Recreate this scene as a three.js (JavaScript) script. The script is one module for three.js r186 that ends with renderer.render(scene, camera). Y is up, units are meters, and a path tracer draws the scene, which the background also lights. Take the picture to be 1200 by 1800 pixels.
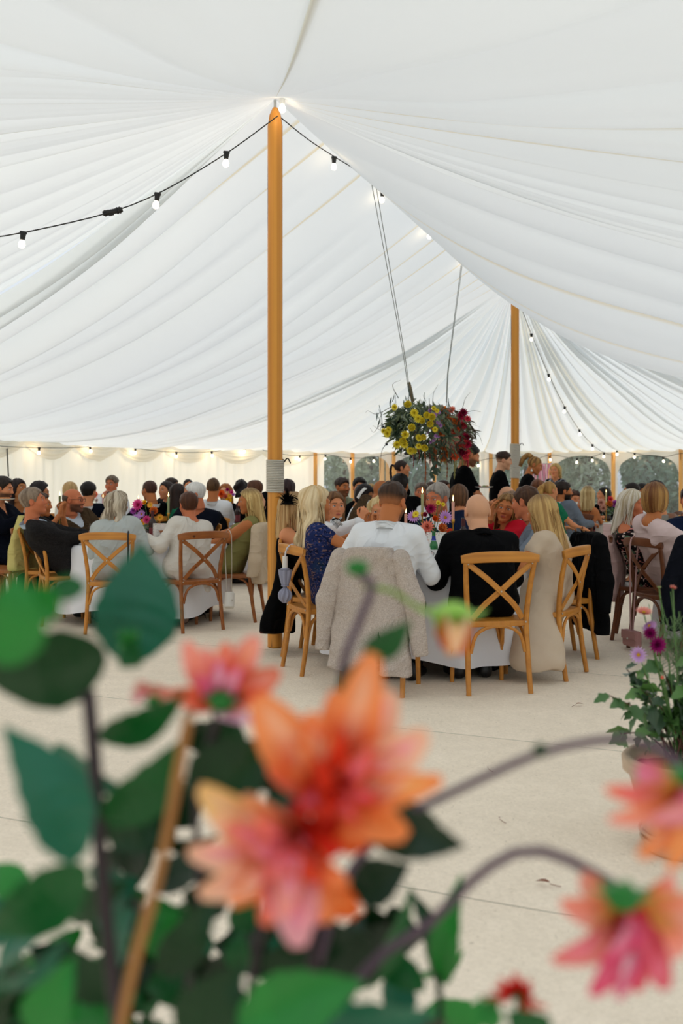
import * as THREE from 'three';
import { mergeGeometries } from 'three/addons/utils/BufferGeometryUtils.js';
import { RoundedBoxGeometry } from 'three/addons/geometries/RoundedBoxGeometry.js';

// ---------------------------------------------------------------- camera, sky, sun, exposure
const scene = new THREE.Scene();
const F = 1750, EYE = 1.33, HORIZON = 850;                      // focal length in pixels of the 1200x1800 frame, eye height, horizon row
const camera = new THREE.PerspectiveCamera(2 * Math.atan(900 / F) * 180 / Math.PI, 1200 / 1800, 0.05, 200);
camera.position.set(0, EYE, 0);
camera.lookAt(0, EYE, -1);
camera.setViewOffset(1200, 1800, 0, 900 - HORIZON, 1200, 1800);
camera.focus = 7.2; camera.userData.fStop = 2.5;
scene.add(camera);

const skyTex = (() => {                                          // bright overcast sky
  const w = 128, h = 64, d = new Float32Array(w * h * 4);
  for (let j = 0; j < h; j++) for (let i = 0; i < w; i++) {
    const up = Math.sin(((j + 0.5) / h - 0.5) * Math.PI), k = (j * w + i) * 4;
    const L = up > 0 ? 1.15 + 0.6 * up : 0.45;
    d[k] = L * 0.91; d[k + 1] = L * 0.985; d[k + 2] = L * 1.07; d[k + 3] = 1;
  }
  const t = new THREE.DataTexture(d, w, h, THREE.RGBAFormat, THREE.FloatType);
  t.mapping = THREE.EquirectangularReflectionMapping; t.magFilter = THREE.LinearFilter; t.needsUpdate = true;
  return t;
})();
scene.background = skyTex;
scene.environment = skyTex;

const sun = new THREE.DirectionalLight(0xfff8f0, 4.0);           // hazy sun beyond the far end of the marquee
sun.position.set(-9, 20, -28); sun.target.position.set(0, 0, -10);
sun.castShadow = true; sun.shadow.radius = 20; sun.shadow.mapSize.set(2048, 2048);
Object.assign(sun.shadow.camera, { left: -25, right: 25, top: 25, bottom: -25, near: 1, far: 80 });
scene.add(sun, sun.target);

const renderer = new THREE.WebGLRenderer({ antialias: true });
renderer.toneMapping = THREE.LinearToneMapping;
renderer.toneMappingExposure = 0.66;
renderer.shadowMap.enabled = true;

// ---------------------------------------------------------------- helpers
const V = (x, y, z) => new THREE.Vector3(x, y, z);
const PI = Math.PI, R = (d) => d * PI / 180;
const clamp = (x, a = 0, b = 1) => Math.min(b, Math.max(a, x));
const lerp = (a, b, t) => a + (b - a) * t;
const sstep = (a, b, x) => { const t = clamp((x - a) / (b - a)); return t * t * (3 - 2 * t); };
function rng(seed) { let s = seed >>> 0; return () => { s = (s + 0x6D2B79F5) | 0; let t = Math.imul(s ^ (s >>> 15), 1 | s); t = (t + Math.imul(t ^ (t >>> 7), 61 | t)) ^ t; return ((t ^ (t >>> 14)) >>> 0) / 4294967296; }; }
const hash3 = (x, y, z) => { let h = Math.imul(x, 374761393) ^ Math.imul(y, 668265263) ^ Math.imul(z, 2147483647 ^ 0x5bd1e995); h = Math.imul(h ^ (h >>> 13), 1274126177); return ((h ^ (h >>> 16)) >>> 0) / 4294967296; };
function noise(x, y, z = 0) {                                    // value noise, -1 to 1
  const i = Math.floor(x), j = Math.floor(y), k = Math.floor(z);
  let u = x - i, v = y - j, w = z - k; u = u * u * (3 - 2 * u); v = v * v * (3 - 2 * v); w = w * w * (3 - 2 * w);
  const a = lerp(lerp(lerp(hash3(i, j, k), hash3(i + 1, j, k), u), lerp(hash3(i, j + 1, k), hash3(i + 1, j + 1, k), u), v),
    lerp(lerp(hash3(i, j, k + 1), hash3(i + 1, j, k + 1), u), lerp(hash3(i, j + 1, k + 1), hash3(i + 1, j + 1, k + 1), u), v), w);
  return a * 2 - 1;
}
function noiseP(x, y, n) {                                       // the same on a torus of n cells
  const X = x * n, Y = y * n, i = Math.floor(X), j = Math.floor(Y), m = (k) => ((k % n) + n) % n; let u = X - i, v = Y - j; u = u * u * (3 - 2 * u); v = v * v * (3 - 2 * v);
  return 2 * lerp(lerp(hash3(m(i), m(j), n), hash3(m(i + 1), m(j), n), u), lerp(hash3(m(i), m(j + 1), n), hash3(m(i + 1), m(j + 1), n), u), v) - 1;
}
const at = (px, py, d) => V((px - 600) / F * d, EYE - (py - HORIZON) / F * d, -d);   // a place d metres down the view
const used = new Map();
function numbered(name) { const n = used.get(name) ?? 0; used.set(name, n + 1); return n ? `${name}_${String(n).padStart(3, '0')}` : name; }
const shaded = (o) => { o.traverse((m) => { if (m.isMesh) { m.castShadow = true; m.receiveShadow = true; } }); return o; };
function thing(name, label, category, p = [0, 0, 0], turn = 0, group) {
  const o = new THREE.Group(); o.name = numbered(name); scene.add(o);
  o.position.set(...(p.isVector3 ? p.toArray() : p)); o.rotation.y = turn;
  o.userData = { label, category }; if (group) o.userData.group = group;
  return o;
}
function part(name, geo, mat, parent, label) {
  const m = new THREE.Mesh(Array.isArray(geo) ? mergeAll(geo) : geo, mat); m.name = name; m.castShadow = m.receiveShadow = true; parent.add(m);
  if (label) m.userData.label = label;
  return m;
}
function struct(name, geo, mat) { const m = part(name, geo, mat, scene); m.userData.kind = 'structure'; return m; }
function dup(src, p, turn, label, group) {
  const r = src.clone(); r.name = numbered(src.name.replace(/_\d{3}$/, '')); r.userData = { ...src.userData }; scene.add(r);
  r.position.set(...(p.isVector3 ? p.toArray() : p)); r.rotation.set(0, turn, 0); if (label) r.userData.label = label; if (group) r.userData.group = group;
  return r;
}
function mergeAll(list) {
  if (list.length === 1) return list[0];
  const flat = list.map((g) => g.index ? g.toNonIndexed() : g), hasC = flat.some((g) => g.attributes.color);
  for (const g of flat) {
    for (const k of Object.keys(g.attributes)) if (!['position', 'normal', 'uv', 'color'].includes(k) || (k === 'color' && !hasC)) g.deleteAttribute(k);
    if (!g.attributes.normal) g.computeVertexNormals();
    const n = g.attributes.position.count;
    if (!g.attributes.uv) g.setAttribute('uv', new THREE.BufferAttribute(new Float32Array(n * 2), 2));
    if (hasC && !g.attributes.color) g.setAttribute('color', new THREE.BufferAttribute(new Float32Array(n * 3).fill(1), 3));
  }
  return mergeGeometries(flat);
}
// a sheet: f(u, v) gives a point; nu x nv cells; uv in the given sizes; colour optional
function sheet(f, nu, nv, su = 1, sv = 1, col) {
  const pos = new Float32Array((nu + 1) * (nv + 1) * 3), uv = new Float32Array((nu + 1) * (nv + 1) * 2), idx = [];
  const c = col && new Float32Array((nu + 1) * (nv + 1) * 3);
  for (let j = 0, k = 0; j <= nv; j++) for (let i = 0; i <= nu; i++, k++) {
    const p = f(i / nu, j / nv); pos[k * 3] = p.x; pos[k * 3 + 1] = p.y; pos[k * 3 + 2] = p.z; uv[k * 2] = i / nu * su; uv[k * 2 + 1] = j / nv * sv;
    if (c) c.set(col(i / nu, j / nv), k * 3);
    if (i < nu && j < nv) idx.push(k, k + 1, k + nu + 1, k + 1, k + nu + 2, k + nu + 1);
  }
  const g = new THREE.BufferGeometry();
  g.setAttribute('position', new THREE.BufferAttribute(pos, 3)); g.setAttribute('uv', new THREE.BufferAttribute(uv, 2));
  if (c) g.setAttribute('color', new THREE.BufferAttribute(c, 3));
  g.setIndex(idx); g.computeVertexNormals(); return g;
}
function tube(pts, r, seg = 12, sides = 6, taper) {              // through points; r a number or a function of 0..1
  const curve = new THREE.CatmullRomCurve3(pts.map((p) => p.isVector3 ? p : V(...p)), false, 'centripetal');
  const g = new THREE.TubeGeometry(curve, seg, 1, sides, false), P = g.attributes.position, c = V(0, 0, 0);
  for (let i = 0; i <= seg; i++) {
    const t = i / seg; curve.getPointAt(t, c); const rr = typeof r === 'function' ? r(t) : r * (taper === undefined ? 1 : lerp(1, taper, t));
    for (let j = 0; j <= sides; j++) { const k = i * (sides + 1) + j; P.setXYZ(k, c.x + (P.getX(k) - c.x) * rr, c.y + (P.getY(k) - c.y) * rr, c.z + (P.getZ(k) - c.z) * rr); }
  }
  return g;
}
const lathe = (pts, n = 24) => new THREE.LatheGeometry(pts.map(([x, y]) => new THREE.Vector2(x, y)), n);
const moved = (g, x, y, z) => g.translate(x, y, z);
const mat = (color, roughness = 0.7, o = {}) => new THREE.MeshPhysicalMaterial({ color, roughness, side: THREE.DoubleSide, ...o });
const lin = (r, g, b) => new THREE.Color().setRGB(r, g, b);
function dataTex(w, h, f, srgb = true) {                         // f(x, y) in 0..1 -> [r, g, b] 0..255
  const d = new Uint8Array(w * h * 4);
  for (let j = 0; j < h; j++) for (let i = 0; i < w; i++) { const c = f(i / w, j / h, i, j), k = (j * w + i) * 4; d[k] = clamp(c[0], 0, 255); d[k + 1] = clamp(c[1], 0, 255); d[k + 2] = clamp(c[2], 0, 255); d[k + 3] = 255; }
  const t = new THREE.DataTexture(d, w, h); t.magFilter = THREE.LinearFilter; t.minFilter = THREE.LinearFilter; t.wrapS = t.wrapT = THREE.RepeatWrapping;
  if (srgb) t.colorSpace = THREE.SRGBColorSpace; t.needsUpdate = true; return t;
}
// ---------------------------------------------------------------- the marquee
const K1 = [-0.54, -8.1], K2 = [2.7, -15.5], SPAN = Math.hypot(K2[0] - K1[0], K2[1] - K1[1]);
const RU = [(K2[0] - K1[0]) / SPAN, (K2[1] - K1[1]) / SPAN], RN = [RU[1], -RU[0]];   // along the ridge, and from it to the curtain wall
const HALF = 7.9, EAVE = 2.1, PEAK = 4.46;
const tent = (a, c, y) => V(K1[0] + RU[0] * a + RN[0] * c, y, K1[1] + RU[1] * a + RN[1] * c);
const ARC = PI * HALF, S1 = SPAN, S2 = SPAN + ARC, S3 = 2 * SPAN + ARC, PERIM = 2 * SPAN + 2 * ARC;   // curtain side, far end, other side, near end
function eaveAt(s, r = HALF) {                                   // s metres along the eave -> [along, across], r metres from the ridge
  s = ((s % PERIM) + PERIM) % PERIM;
  if (s < S1) return [s, r];
  if (s < S2) { const t = (s - S1) / HALF; return [SPAN + r * Math.sin(t), r * Math.cos(t)]; }
  if (s < S3) return [SPAN - (s - S2), -r];
  const t = (s - S3) / HALF; return [-r * Math.sin(t), -r * Math.cos(t)];
}
function roofPoint(s, v, drop = 0) {
  const [a, c] = eaveAt(s), x = clamp((clamp(a / SPAN) - 0.13) / 0.74), o = x * SPAN, mid = Math.sin(PI * x) ** 2;   // pleats gather at the poles
  const p = lerp(2.0, 1.15, sstep(0, 0.75, -a / HALF)) + (c < 0 ? 2.5 : 0.7) * mid, top = PEAK - 0.64 * x * (1 - x);
  const h = EAVE + (top - EAVE) * (0.12 * (1 - v) + 0.88 * (1 - v) ** p);
  return tent(lerp(o, a, v), c * v, h + drop);
}
const S_DOOR = S3 + HALF * 0.2, S_DOOR1 = S3 + HALF * 2.2;      // the open entrance, where the photographer stands
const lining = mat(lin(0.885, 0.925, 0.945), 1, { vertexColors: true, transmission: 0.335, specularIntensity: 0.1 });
const curtainMat = mat(lin(0.94, 0.91, 0.83), 1, { transmission: 0.4, specularIntensity: 0.1 });
{
  const rnd = rng(11), cols = [];                                // pleats: broad hanging folds parted by narrow tucks
  for (let s = 0; s < PERIM;) {
    const w = s > S3 + 4 && s < S3 + 22 ? 0.5 + 1.1 * rnd() : s > S2 ? 0.3 + 0.8 * rnd() : s > S1 ? 0.25 + 0.45 * rnd() : 0.2 + 0.42 * rnd(), e = Math.min(PERIM, s + w), n = Math.max(5, Math.round(w / 0.05));
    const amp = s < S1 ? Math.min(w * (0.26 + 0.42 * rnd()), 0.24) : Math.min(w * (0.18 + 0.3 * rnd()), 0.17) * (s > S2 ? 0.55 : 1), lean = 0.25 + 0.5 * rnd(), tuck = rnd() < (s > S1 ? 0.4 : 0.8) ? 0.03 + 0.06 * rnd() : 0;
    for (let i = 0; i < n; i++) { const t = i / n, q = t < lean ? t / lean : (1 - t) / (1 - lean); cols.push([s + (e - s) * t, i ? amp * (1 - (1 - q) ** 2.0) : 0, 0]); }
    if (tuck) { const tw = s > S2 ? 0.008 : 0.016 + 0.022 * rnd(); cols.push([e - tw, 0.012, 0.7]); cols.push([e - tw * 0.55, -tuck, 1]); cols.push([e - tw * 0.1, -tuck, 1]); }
    s = e;
  }
  cols.push([PERIM, 0, 0]);
  const nv = 44, hem = [0.93, 0.82, 0.63];  // tuck tint: doubled cloth plus fold shading painted in as tan vertex colour
  const g = sheet((u, v) => {
    const [s, d] = cols[Math.round(u * (cols.length - 1))];
    const env = sstep(0, s > S3 ? 0.7 : 0.25, v) * 0.75 + 0.25 * v, edge = 1 - 0.6 * sstep(0.8, 1, v);
    const soft = 0.09 * noise(s * 0.7, v * 3, 7) * Math.sin(PI * v) * (s > S3 ? 0.5 : 1) + 0.015 * noise(s * 5, v * 6, 3) * env;
    return roofPoint(s, v, -d * env * edge + soft);
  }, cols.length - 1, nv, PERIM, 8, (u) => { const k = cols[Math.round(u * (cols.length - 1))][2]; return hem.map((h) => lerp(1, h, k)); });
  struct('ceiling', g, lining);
}
// curtains: gathered cloth hanging from the eave
const S_GLASS0 = S1 + HALF * 0.755, S_GLASS1 = S1 + HALF * 2.7;
function curtain(name, s0, s1, seed) {
  const n = Math.round((s1 - s0) / 0.03);
  struct(name, sheet((u, v) => {
    const s = lerp(s0, s1, u), w = 0.03 * Math.sin(s * 26 + 2.2 * noise(s * 1.7, seed)) * (0.6 + 0.5 * noise(s * 2.1, 5)) + 0.02 * noise(s * 7, v * 1.5, seed);
    return tent(...eaveAt(s, HALF - 0.02 + w), lerp(EAVE + 0.02, 0.0, v));
  }, n, 6, s1 - s0, 2), curtainMat);
}
curtain('wall_left', S_DOOR1 - PERIM, S_GLASS0, 1);
curtain('wall_right', S_GLASS1, S_DOOR, 2);

// swagged valance along the curtain wall, each swag pinned between two gathers
{
  for (let k = -3; k * 1.3 + 0.74 + 1.3 < S_GLASS0 + 0.4; k++) {
    const s0 = 0.74 + 1.3 * k;
    struct(`trim_${k + 4}`, sheet((u, v) => {
      const ss = s0 + 1.3 * u, sag = 4 * u * (1 - u);
      const fold = 0.03 * Math.abs(Math.sin(v * PI * 4.5 + sag * 0.6)) * (0.25 + 0.75 * sag) + 0.02 * noise(ss * 3, v * 4, 2);
      const y = EAVE + 0.02 - lerp(0.03, 0.13 + 0.24 * sag, v) + 0.012 * noise(ss * 5, v * 5, 8);
      return tent(...eaveAt(ss, HALF - 0.07 - fold - 0.07 * Math.sin(PI * v) * (0.3 + 0.7 * sag)), y);
    }, 26, 18, 1.3, 0.5), curtainMat);
  }
}
// floor: pale matting laid in strips, and the lawn outside
{
  const tex = dataTex(1024, 1024, (x, y) => {
    const n = noiseP(x, y, 180) * 4 + noiseP(x, y, 430) * 5 + noiseP(x, y, 6) * 3 + noiseP(x, y, 30) * 3;
    const sp = noiseP(x, y, 260) > 0.88 ? -26 : 0;
    return [245 + n + sp, 230 + n + sp, 209 + n + sp];
  });
  const fm = mat(0xffffff, 0.93, { map: tex, specularIntensity: 0.25, bumpMap: dataTex(512, 512, (x, y) => { const b = 128 + 90 * noiseP(x, y, 240); return [b, b, b]; }, false), bumpScale: 0.003 });
  const floor = new THREE.Group(); floor.name = 'floor'; floor.userData.kind = 'structure'; scene.add(floor);
  // strips 2 m wide laid across the ridge; each has a slightly raised hem where it meets the next
  const cuts = []; for (let a = -HALF - 4.2; a < SPAN + HALF + 0.2; a += 2.0) cuts.push(a);
  cuts.forEach((a, i) => {
    const b = Math.min(a + 2.0, SPAN + HALF + 0.2), half = 9.4;
    const strip = sheet((u, v) => {
      const aa = lerp(a + 0.002, b - 0.002, u), cc = lerp(-half, half, v), e = Math.min(u, 1 - u) * (b - a), p = tent(aa, cc, 0);
      p.y = -0.006 * (1 - sstep(0, 0.012, e)) + 0.004 * Math.max(0, noise(p.x * 0.8, p.z * 0.8, 3)); return p;
    }, 24, 24, 1, 1);
    const P = strip.attributes.position, UV = strip.attributes.uv;
    for (let k = 0; k < P.count; k++) UV.setXY(k, P.getX(k) / 2.3, P.getZ(k) / 2.3);
    part('matting_strip', strip, fm, floor);
  });
  const lawn = new THREE.PlaneGeometry(140, 140).rotateX(-PI / 2).translate(0, -0.03, -20);
  struct('lawn', lawn, mat(lin(0.09, 0.16, 0.05), 1));
}
// ---------------------------------------------------------------- wood
function woodTex(base, dark, seed, knots = 5) {
  const rnd = rng(seed), ks = Array.from({ length: knots }, () => [rnd(), rnd(), 0.02 + 0.02 * rnd()]);
  return dataTex(128, 1024, (x, y) => {
    let bend = 0, kn = 0;
    for (const [kx, ky, kr] of ks) { const dx = Math.min(Math.abs(x - kx), 1 - Math.abs(x - kx)), dy = (y - ky) * 2.5, d = Math.hypot(dx, dy); bend += 0.08 * Math.exp(-d * d / (9 * kr * kr)) * Math.sign(x - kx); kn = Math.max(kn, 1 - sstep(kr * 0.5, kr, d)); }
    const n = noise((x + bend) * 26, y * 3, seed) * 0.5 + noise((x + bend) * 70, y * 9, seed + 1) * 0.3 + noise(x * 5, y * 14, seed + 2) * 0.3;
    const k = clamp(0.3 + 0.5 * n), c = base.map((b, i) => lerp(b, dark[i], k));
    return c.map((v, i) => lerp(v, [70, 32, 12][i], kn * 0.85));
  });
}
const pine = mat(0xffffff, 0.5, { map: woodTex([234, 164, 64], [178, 102, 26], 3, 8) });
const paleWood = mat(0xffffff, 0.6, { map: woodTex([224, 172, 100], [190, 132, 66], 8, 4) });
const ropeMat = mat(lin(0.62, 0.58, 0.5), 0.95, { bumpMap: dataTex(64, 64, (x, y) => { const b = 128 + 120 * Math.sin((x * 6 + y * 6) * 2 * PI); return [b, b, b]; }, false), bumpScale: 0.002 });
const blackRubber = mat(0x0d0d0e, 0.5), steel = mat(0xb8b8b4, 0.35, { metalness: 0.9 });

// ---------------------------------------------------------------- king poles with their rope lashings
function kingPole(K, r, ropeY0, ropeY1, turns, label) {
  const o = thing('king_pole', label, 'tent pole', [K[0], 0, K[1]], 0.3);
  part('pole', lathe([[0.001, 0], [r, 0], [r, 0.01], [r, PEAK - 0.22], [r * 0.75, PEAK - 0.13], [r * 0.35, PEAK - 0.075], [0.001, PEAK - 0.07]], 10), pine, o);
  part('pole_pin', lathe([[0.001, PEAK - 0.09], [0.012, PEAK - 0.09], [0.012, PEAK - 0.01], [0.001, PEAK - 0.005]], 8), steel, o);
  const pts = []; const N = turns * 16;
  for (let i = 0; i <= N; i++) { const a = i / 16 * 2 * PI; pts.push(V(Math.cos(a) * (r + 0.007), lerp(ropeY0, ropeY1, i / N), Math.sin(a) * (r + 0.007))); }
  const rw = part('rope_lashing', tube(pts, (ropeY1 - ropeY0) / turns * 0.54, N, 6), ropeMat, o, 'pale rope wound in tight coils');
  part('rope_end', tube([[r + 0.005, ropeY1 - 0.02, 0.03], [r + 0.03, ropeY1 + 0.01, 0.05], [r + 0.05, ropeY1 - 0.03, 0.07]], 0.006, 8, 5), blackRubber, o);
  return o;
}
kingPole(K1, 0.061, EYE - 15 / 1750 * 8.1, EYE + 42 / 1750 * 8.1, 19, 'tall pine tent pole with rope lashing standing between the two front round tables');
kingPole(K2, 0.064, EYE + 10 / 1750 * 15.5, EYE + 70 / 1750 * 15.5, 26, 'tall pine tent pole at the far end beside the waiting staff');

// ---------------------------------------------------------------- far end: timber posts and arched clear panels
const glassMat = new THREE.MeshPhysicalMaterial({ color: lin(0.93, 0.95, 0.97), roughness: 0.16, transmission: 0.93, thickness: 0, ior: 1.45, side: THREE.DoubleSide });
const whitePvc = mat(lin(0.85, 0.85, 0.83), 0.6, { transmission: 0.3 });
const sOf = (px) => {                                            // eave place seen at a column of the far end
  let lo = S1, hi = S1 + HALF * 2.6; const col = (s) => { const p = tent(...eaveAt(s), 0); return 600 + F * p.x / -p.z; };
  for (let i = 0; i < 40; i++) { const m = (lo + hi) / 2; if (col(m) < px) lo = m; else hi = m; } return lo;
};
const postCols = [551, 617, 690, 762, 862, 966, 1079, 1199, 1335];
const postS = postCols.map(sOf); postS.push(S_GLASS1 - 0.02);
postS.forEach((s, i) => {
  const p = tent(...eaveAt(s, HALF - 0.1), 0), o = thing('perimeter_post', `pale timber eave post, ${['first', 'second', 'third', 'fourth', 'fifth', 'sixth', 'seventh', 'eighth', 'ninth', 'tenth'][i]} of the far row from the curtain`, 'post', p, 0.2 * i, 'timber posts between the clear panels');
  part('post', lathe([[0.001, 0], [0.042, 0], [0.045, 0.02], [0.045, EAVE - 0.03], [0.035, EAVE], [0.001, EAVE]], 10), paleWood, o);
});
for (let i = 0; i + 1 < postS.length; i++) {
  const s0 = postS[i], s1 = postS[i + 1], w = s1 - s0, win = new THREE.Group(); win.name = `window_${i + 1}`; win.userData.kind = 'structure'; scene.add(win);
  const arch = (u) => EAVE - 0.12 - 0.4 * (1 - Math.sqrt(Math.max(0, 1 - Math.abs(2 * u - 1) ** 2.1)));   // top of the clear part
  const P = (u, y, off = 0) => tent(...eaveAt(lerp(s0, s1, u), HALF + off), y);
  const edge = 0.05;
  part('window_frame', [
    sheet((u, v) => P(u, lerp(EAVE + 0.04, arch(clamp((u - edge) / (1 - 2 * edge))), v), 0.01 * Math.sin(v * 3)), 40, 4, w, 0.5),
    sheet((u, v) => P(u, lerp(0.42, 0, v)), 20, 2, w, 0.4),
    sheet((u, v) => P(u * edge, lerp(EAVE - 0.5, 0.4, v)), 2, 4, 0.1, 1.5), sheet((u, v) => P(1 - u * edge, lerp(EAVE - 0.5, 0.4, v)), 2, 4, 0.1, 1.5),
    tube(Array.from({ length: 17 }, (_, k) => P(lerp(edge, 1 - edge, k / 16), arch(k / 16), -0.005)), 0.008, 32, 5),
  ], whitePvc, win);
  part('pane', sheet((u, v) => { const uu = lerp(edge, 1 - edge, u); return P(uu, lerp(arch(u), 0.4, v), 0.02 + 0.018 * noise(uu * 4 + i * 9, v * 5, 2) + 0.01 * noise(uu * 12 + v * 9 + i * 5, v * 4, 4)); }, 24, 24, w, 1.6), glassMat, win);
}
struct('trim_30', sheet((u, v) => tent(...eaveAt(lerp(S_GLASS0, S_GLASS1, u), HALF - 0.04 - 0.012 * Math.abs(Math.sin(u * 150))), EAVE + 0.03 - 0.1 * v - 0.008 * noise(u * 60, v, 1)), 240, 3, 10, 0.2), curtainMat);
{ // the white door flap beside a post, and three bare posts of the porch outside
  const sD = sOf(852);
  struct('door_1', sheet((u, v) => tent(...eaveAt(sD - 0.14 + 0.22 * u, HALF - 0.16 - 0.02 * Math.sin(u * 9)), lerp(EAVE - 0.05, 0.05, v)), 10, 6, 0.3, 2), whitePvc);
  [671, 682, 694].forEach((px, i) => {
    const p = at(px, HORIZON, 25.5 + i * 0.7); p.y = 0;
    const o = thing('porch_post', ['bare timber post outside the clear panel, first of three close together', 'bare timber post outside the clear panel, middle one of three', 'bare timber post outside the clear panel, last of three by the braided waitress'][i], 'post', p, 0, 'bare posts outside the clear panels');
    part('post', lathe([[0.001, -0.05], [0.07, -0.05], [0.07, 2.25 - 0.1 * i], [0.001, 2.26 - 0.1 * i]], 10), paleWood, o);
  });
}
// ---------------------------------------------------------------- festoon lights
const bulbGlow = new THREE.MeshPhysicalMaterial({ color: 0xffffff, roughness: 0.35, emissive: lin(1, 0.88, 0.66), emissiveIntensity: 7 });
const socketGeo = mergeAll([lathe([[0.001, 0.004], [0.02, 0.004], [0.022, -0.006], [0.02, -0.03], [0.017, -0.05], [0.015, -0.055], [0.001, -0.055]], 12).toNonIndexed(), new RoundedBoxGeometry(0.05, 0.022, 0.026, 1, 0.006)]);
const bulbGeo = lathe([[0.001, -0.053], [0.014, -0.055], [0.018, -0.064], [0.0245, -0.078], [0.026, -0.09], [0.0235, -0.102], [0.016, -0.112], [0.001, -0.116]], 16);
const warm = 0xffd9a0;
function festoon(label, cable, bulbs, lamp, r = 0.005) {          // cable points and bulbs in world space; bulbs hang below the cable
  const o = thing('festoon_string', label, 'string lights', [0, 0, 0], 0, 'festoon strings');
  part('cable', tube(cable, r, cable.length * 8, 5), blackRubber, o);
  bulbs.forEach((p, i) => {
    const s = part('lamp_holder', socketGeo, blackRubber, o); s.position.copy(p); s.rotation.z = 0.16 * Math.sin(i * 2.4 + p.x * 3);
    part('bulb', bulbGeo, bulbGlow, s);
    if (lamp) { const l = new THREE.PointLight(warm, lamp); l.position.set(0, -0.085, 0); l.castShadow = true; l.shadow.radius = 1; s.add(l); }
  });
  return o;
}
const d1 = (x) => lerp(7.2, 7.95, clamp(x / 488));
{
  const c = [[488, 204], [400, 268], [276, 341], [198, 372], [41, 409], [0, 416]].map(([x, y]) => at(x, y, d1(x)));
  c.push(V(-4.6, 2.62, -6.6), tent(...eaveAt(PERIM - 0.4, HALF - 0.1), EAVE - 0.02));
  const o = festoon('festoon cable drooping from the near pole top toward the curtain wall, with a plug joint', c, [[398, 268], [277, 341], [41, 409]].map(([x, y]) => at(x, y, d1(x))), 0.07);
  const j = part('plug_joint', [
    lathe([[0.001, -0.075], [0.018, -0.075], [0.022, -0.06], [0.022, -0.028], [0.02, -0.026], [0.02, 0.026], [0.022, 0.028], [0.022, 0.06], [0.018, 0.075], [0.001, 0.075]], 12),
    lathe([[0.001, -0.062], [0.025, -0.062], [0.025, -0.054], [0.001, -0.054]], 12), lathe([[0.001, 0.03], [0.026, 0.03], [0.026, 0.042], [0.001, 0.042]], 12), lathe([[0.001, 0.05], [0.026, 0.05], [0.026, 0.06], [0.001, 0.06]], 12),
    moved(new RoundedBoxGeometry(0.03, 0.04, 0.02, 1, 0.005), 0.012, -0.015, 0),
  ], blackRubber, o);
  j.position.copy(at(198, 372, d1(198))); j.rotation.z = -1.36;
  const tp = at(496, 190, 7.92), ob = thing('pole_top_bulb', 'single glowing bulb tied at the very top of the near pole', 'light bulb', tp);
  const hs = part('lamp_holder', socketGeo, mat(0xeeeeea, 0.6), ob); hs.position.y = 0.09; hs.scale.setScalar(1.1); part('bulb', bulbGeo, bulbGlow, hs);
  const l = new THREE.PointLight(warm, 0.05); l.position.y = -0.085; hs.add(l);
  part('cord', tube([[0, 0.09, 0], [-0.01, 0.16, 0.01], [-0.04, 0.2, -0.02], [-0.06, 0.12, -0.1]], 0.006, 10, 5), mat(0xe9dfc8, 0.8), ob);
}
{ // along the ridge from pole to pole
  const tOf = (px) => { const q = (px - 600) / F; return (K1[0] + q * K1[1]) / (-(K2[0] - K1[0]) - q * (K2[1] - K1[1])); };
  const pt = (px, py) => { const t = tOf(px); return at(px, py, -(K1[1] + (K2[1] - K1[1]) * t) - 0.05); };
  const c = [[490, 204], [540, 244], [587, 275], [630, 302], [672, 336], [740, 392], [815, 446], [893, 505]].map((p) => pt(...p));
  festoon('festoon cable running under the ridge between both tall poles', c, [[587, 277], [672, 337], [752, 403], [826, 457]].map((p) => pt(...p)), 0.05);
}
{ // from the far pole down to the far eave
  const sE = postS[6], on = (v) => roofPoint(sE, v).add(V(0, -0.13 - 0.12 * Math.sin(PI * v), 0)), c = Array.from({ length: 12 }, (_, i) => on(lerp(0.02, 0.99, i / 11)));
  festoon('festoon cable hanging from the far pole down to the eave of the clear panels', c, [0.12, 0.26, 0.41, 0.56, 0.71, 0.86].map(on), 0.05);
}
{ // round the eave
  const sw = (px) => { let lo = -8, hi = S1 + HALF * 2.5; const col = (s) => { const p = tent(...eaveAt(s, HALF - 0.25), 0); return p.z > -1 ? -1e5 : 600 + F * p.x / -p.z; }; for (let i = 0; i < 44; i++) { const m = (lo + hi) / 2; if (col(m) < px) lo = m; else hi = m; } return lo; };
  const pt = (px, py, q = 0.25) => { const p = tent(...eaveAt(sw(px), HALF - q), 0); return at(px, py, -p.z); };
  const c1 = [[-90, 772], [0, 784], [69, 787], [120, 787], [158, 785], [200, 780], [238, 788], [310, 795], [372, 794], [430, 786], [470, 793], [500, 799], [527, 801], [551, 800]].map((p) => pt(...p));
  festoon('festoon cable strung along the eave in front of the swagged curtain', c1, [[69, 787], [158, 785], [238, 788], [310, 795], [372, 794], [430, 787], [527, 801]].map((p) => pt(...p)), 0.22, 0.006);
  const c2 = [[551, 800], [572, 799], [617, 805], [655, 804], [690, 798], [730, 808], [762, 806], [830, 812], [862, 806], [900, 806], [940, 807], [966, 800], [1012, 806], [1039, 803], [1079, 791], [1115, 797], [1166, 803], [1199, 797], [1290, 806]].map((p) => pt(...p));
  festoon('festoon cable strung along the eave above the clear panels', c2, [[572, 800], [616, 805], [656, 804], [832, 812], [840, 812], [966, 802], [1014, 806], [1040, 803], [1084, 792], [1115, 797], [1165, 804]].map((p) => pt(...p)), 0.08, 0.006);
}
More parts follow.
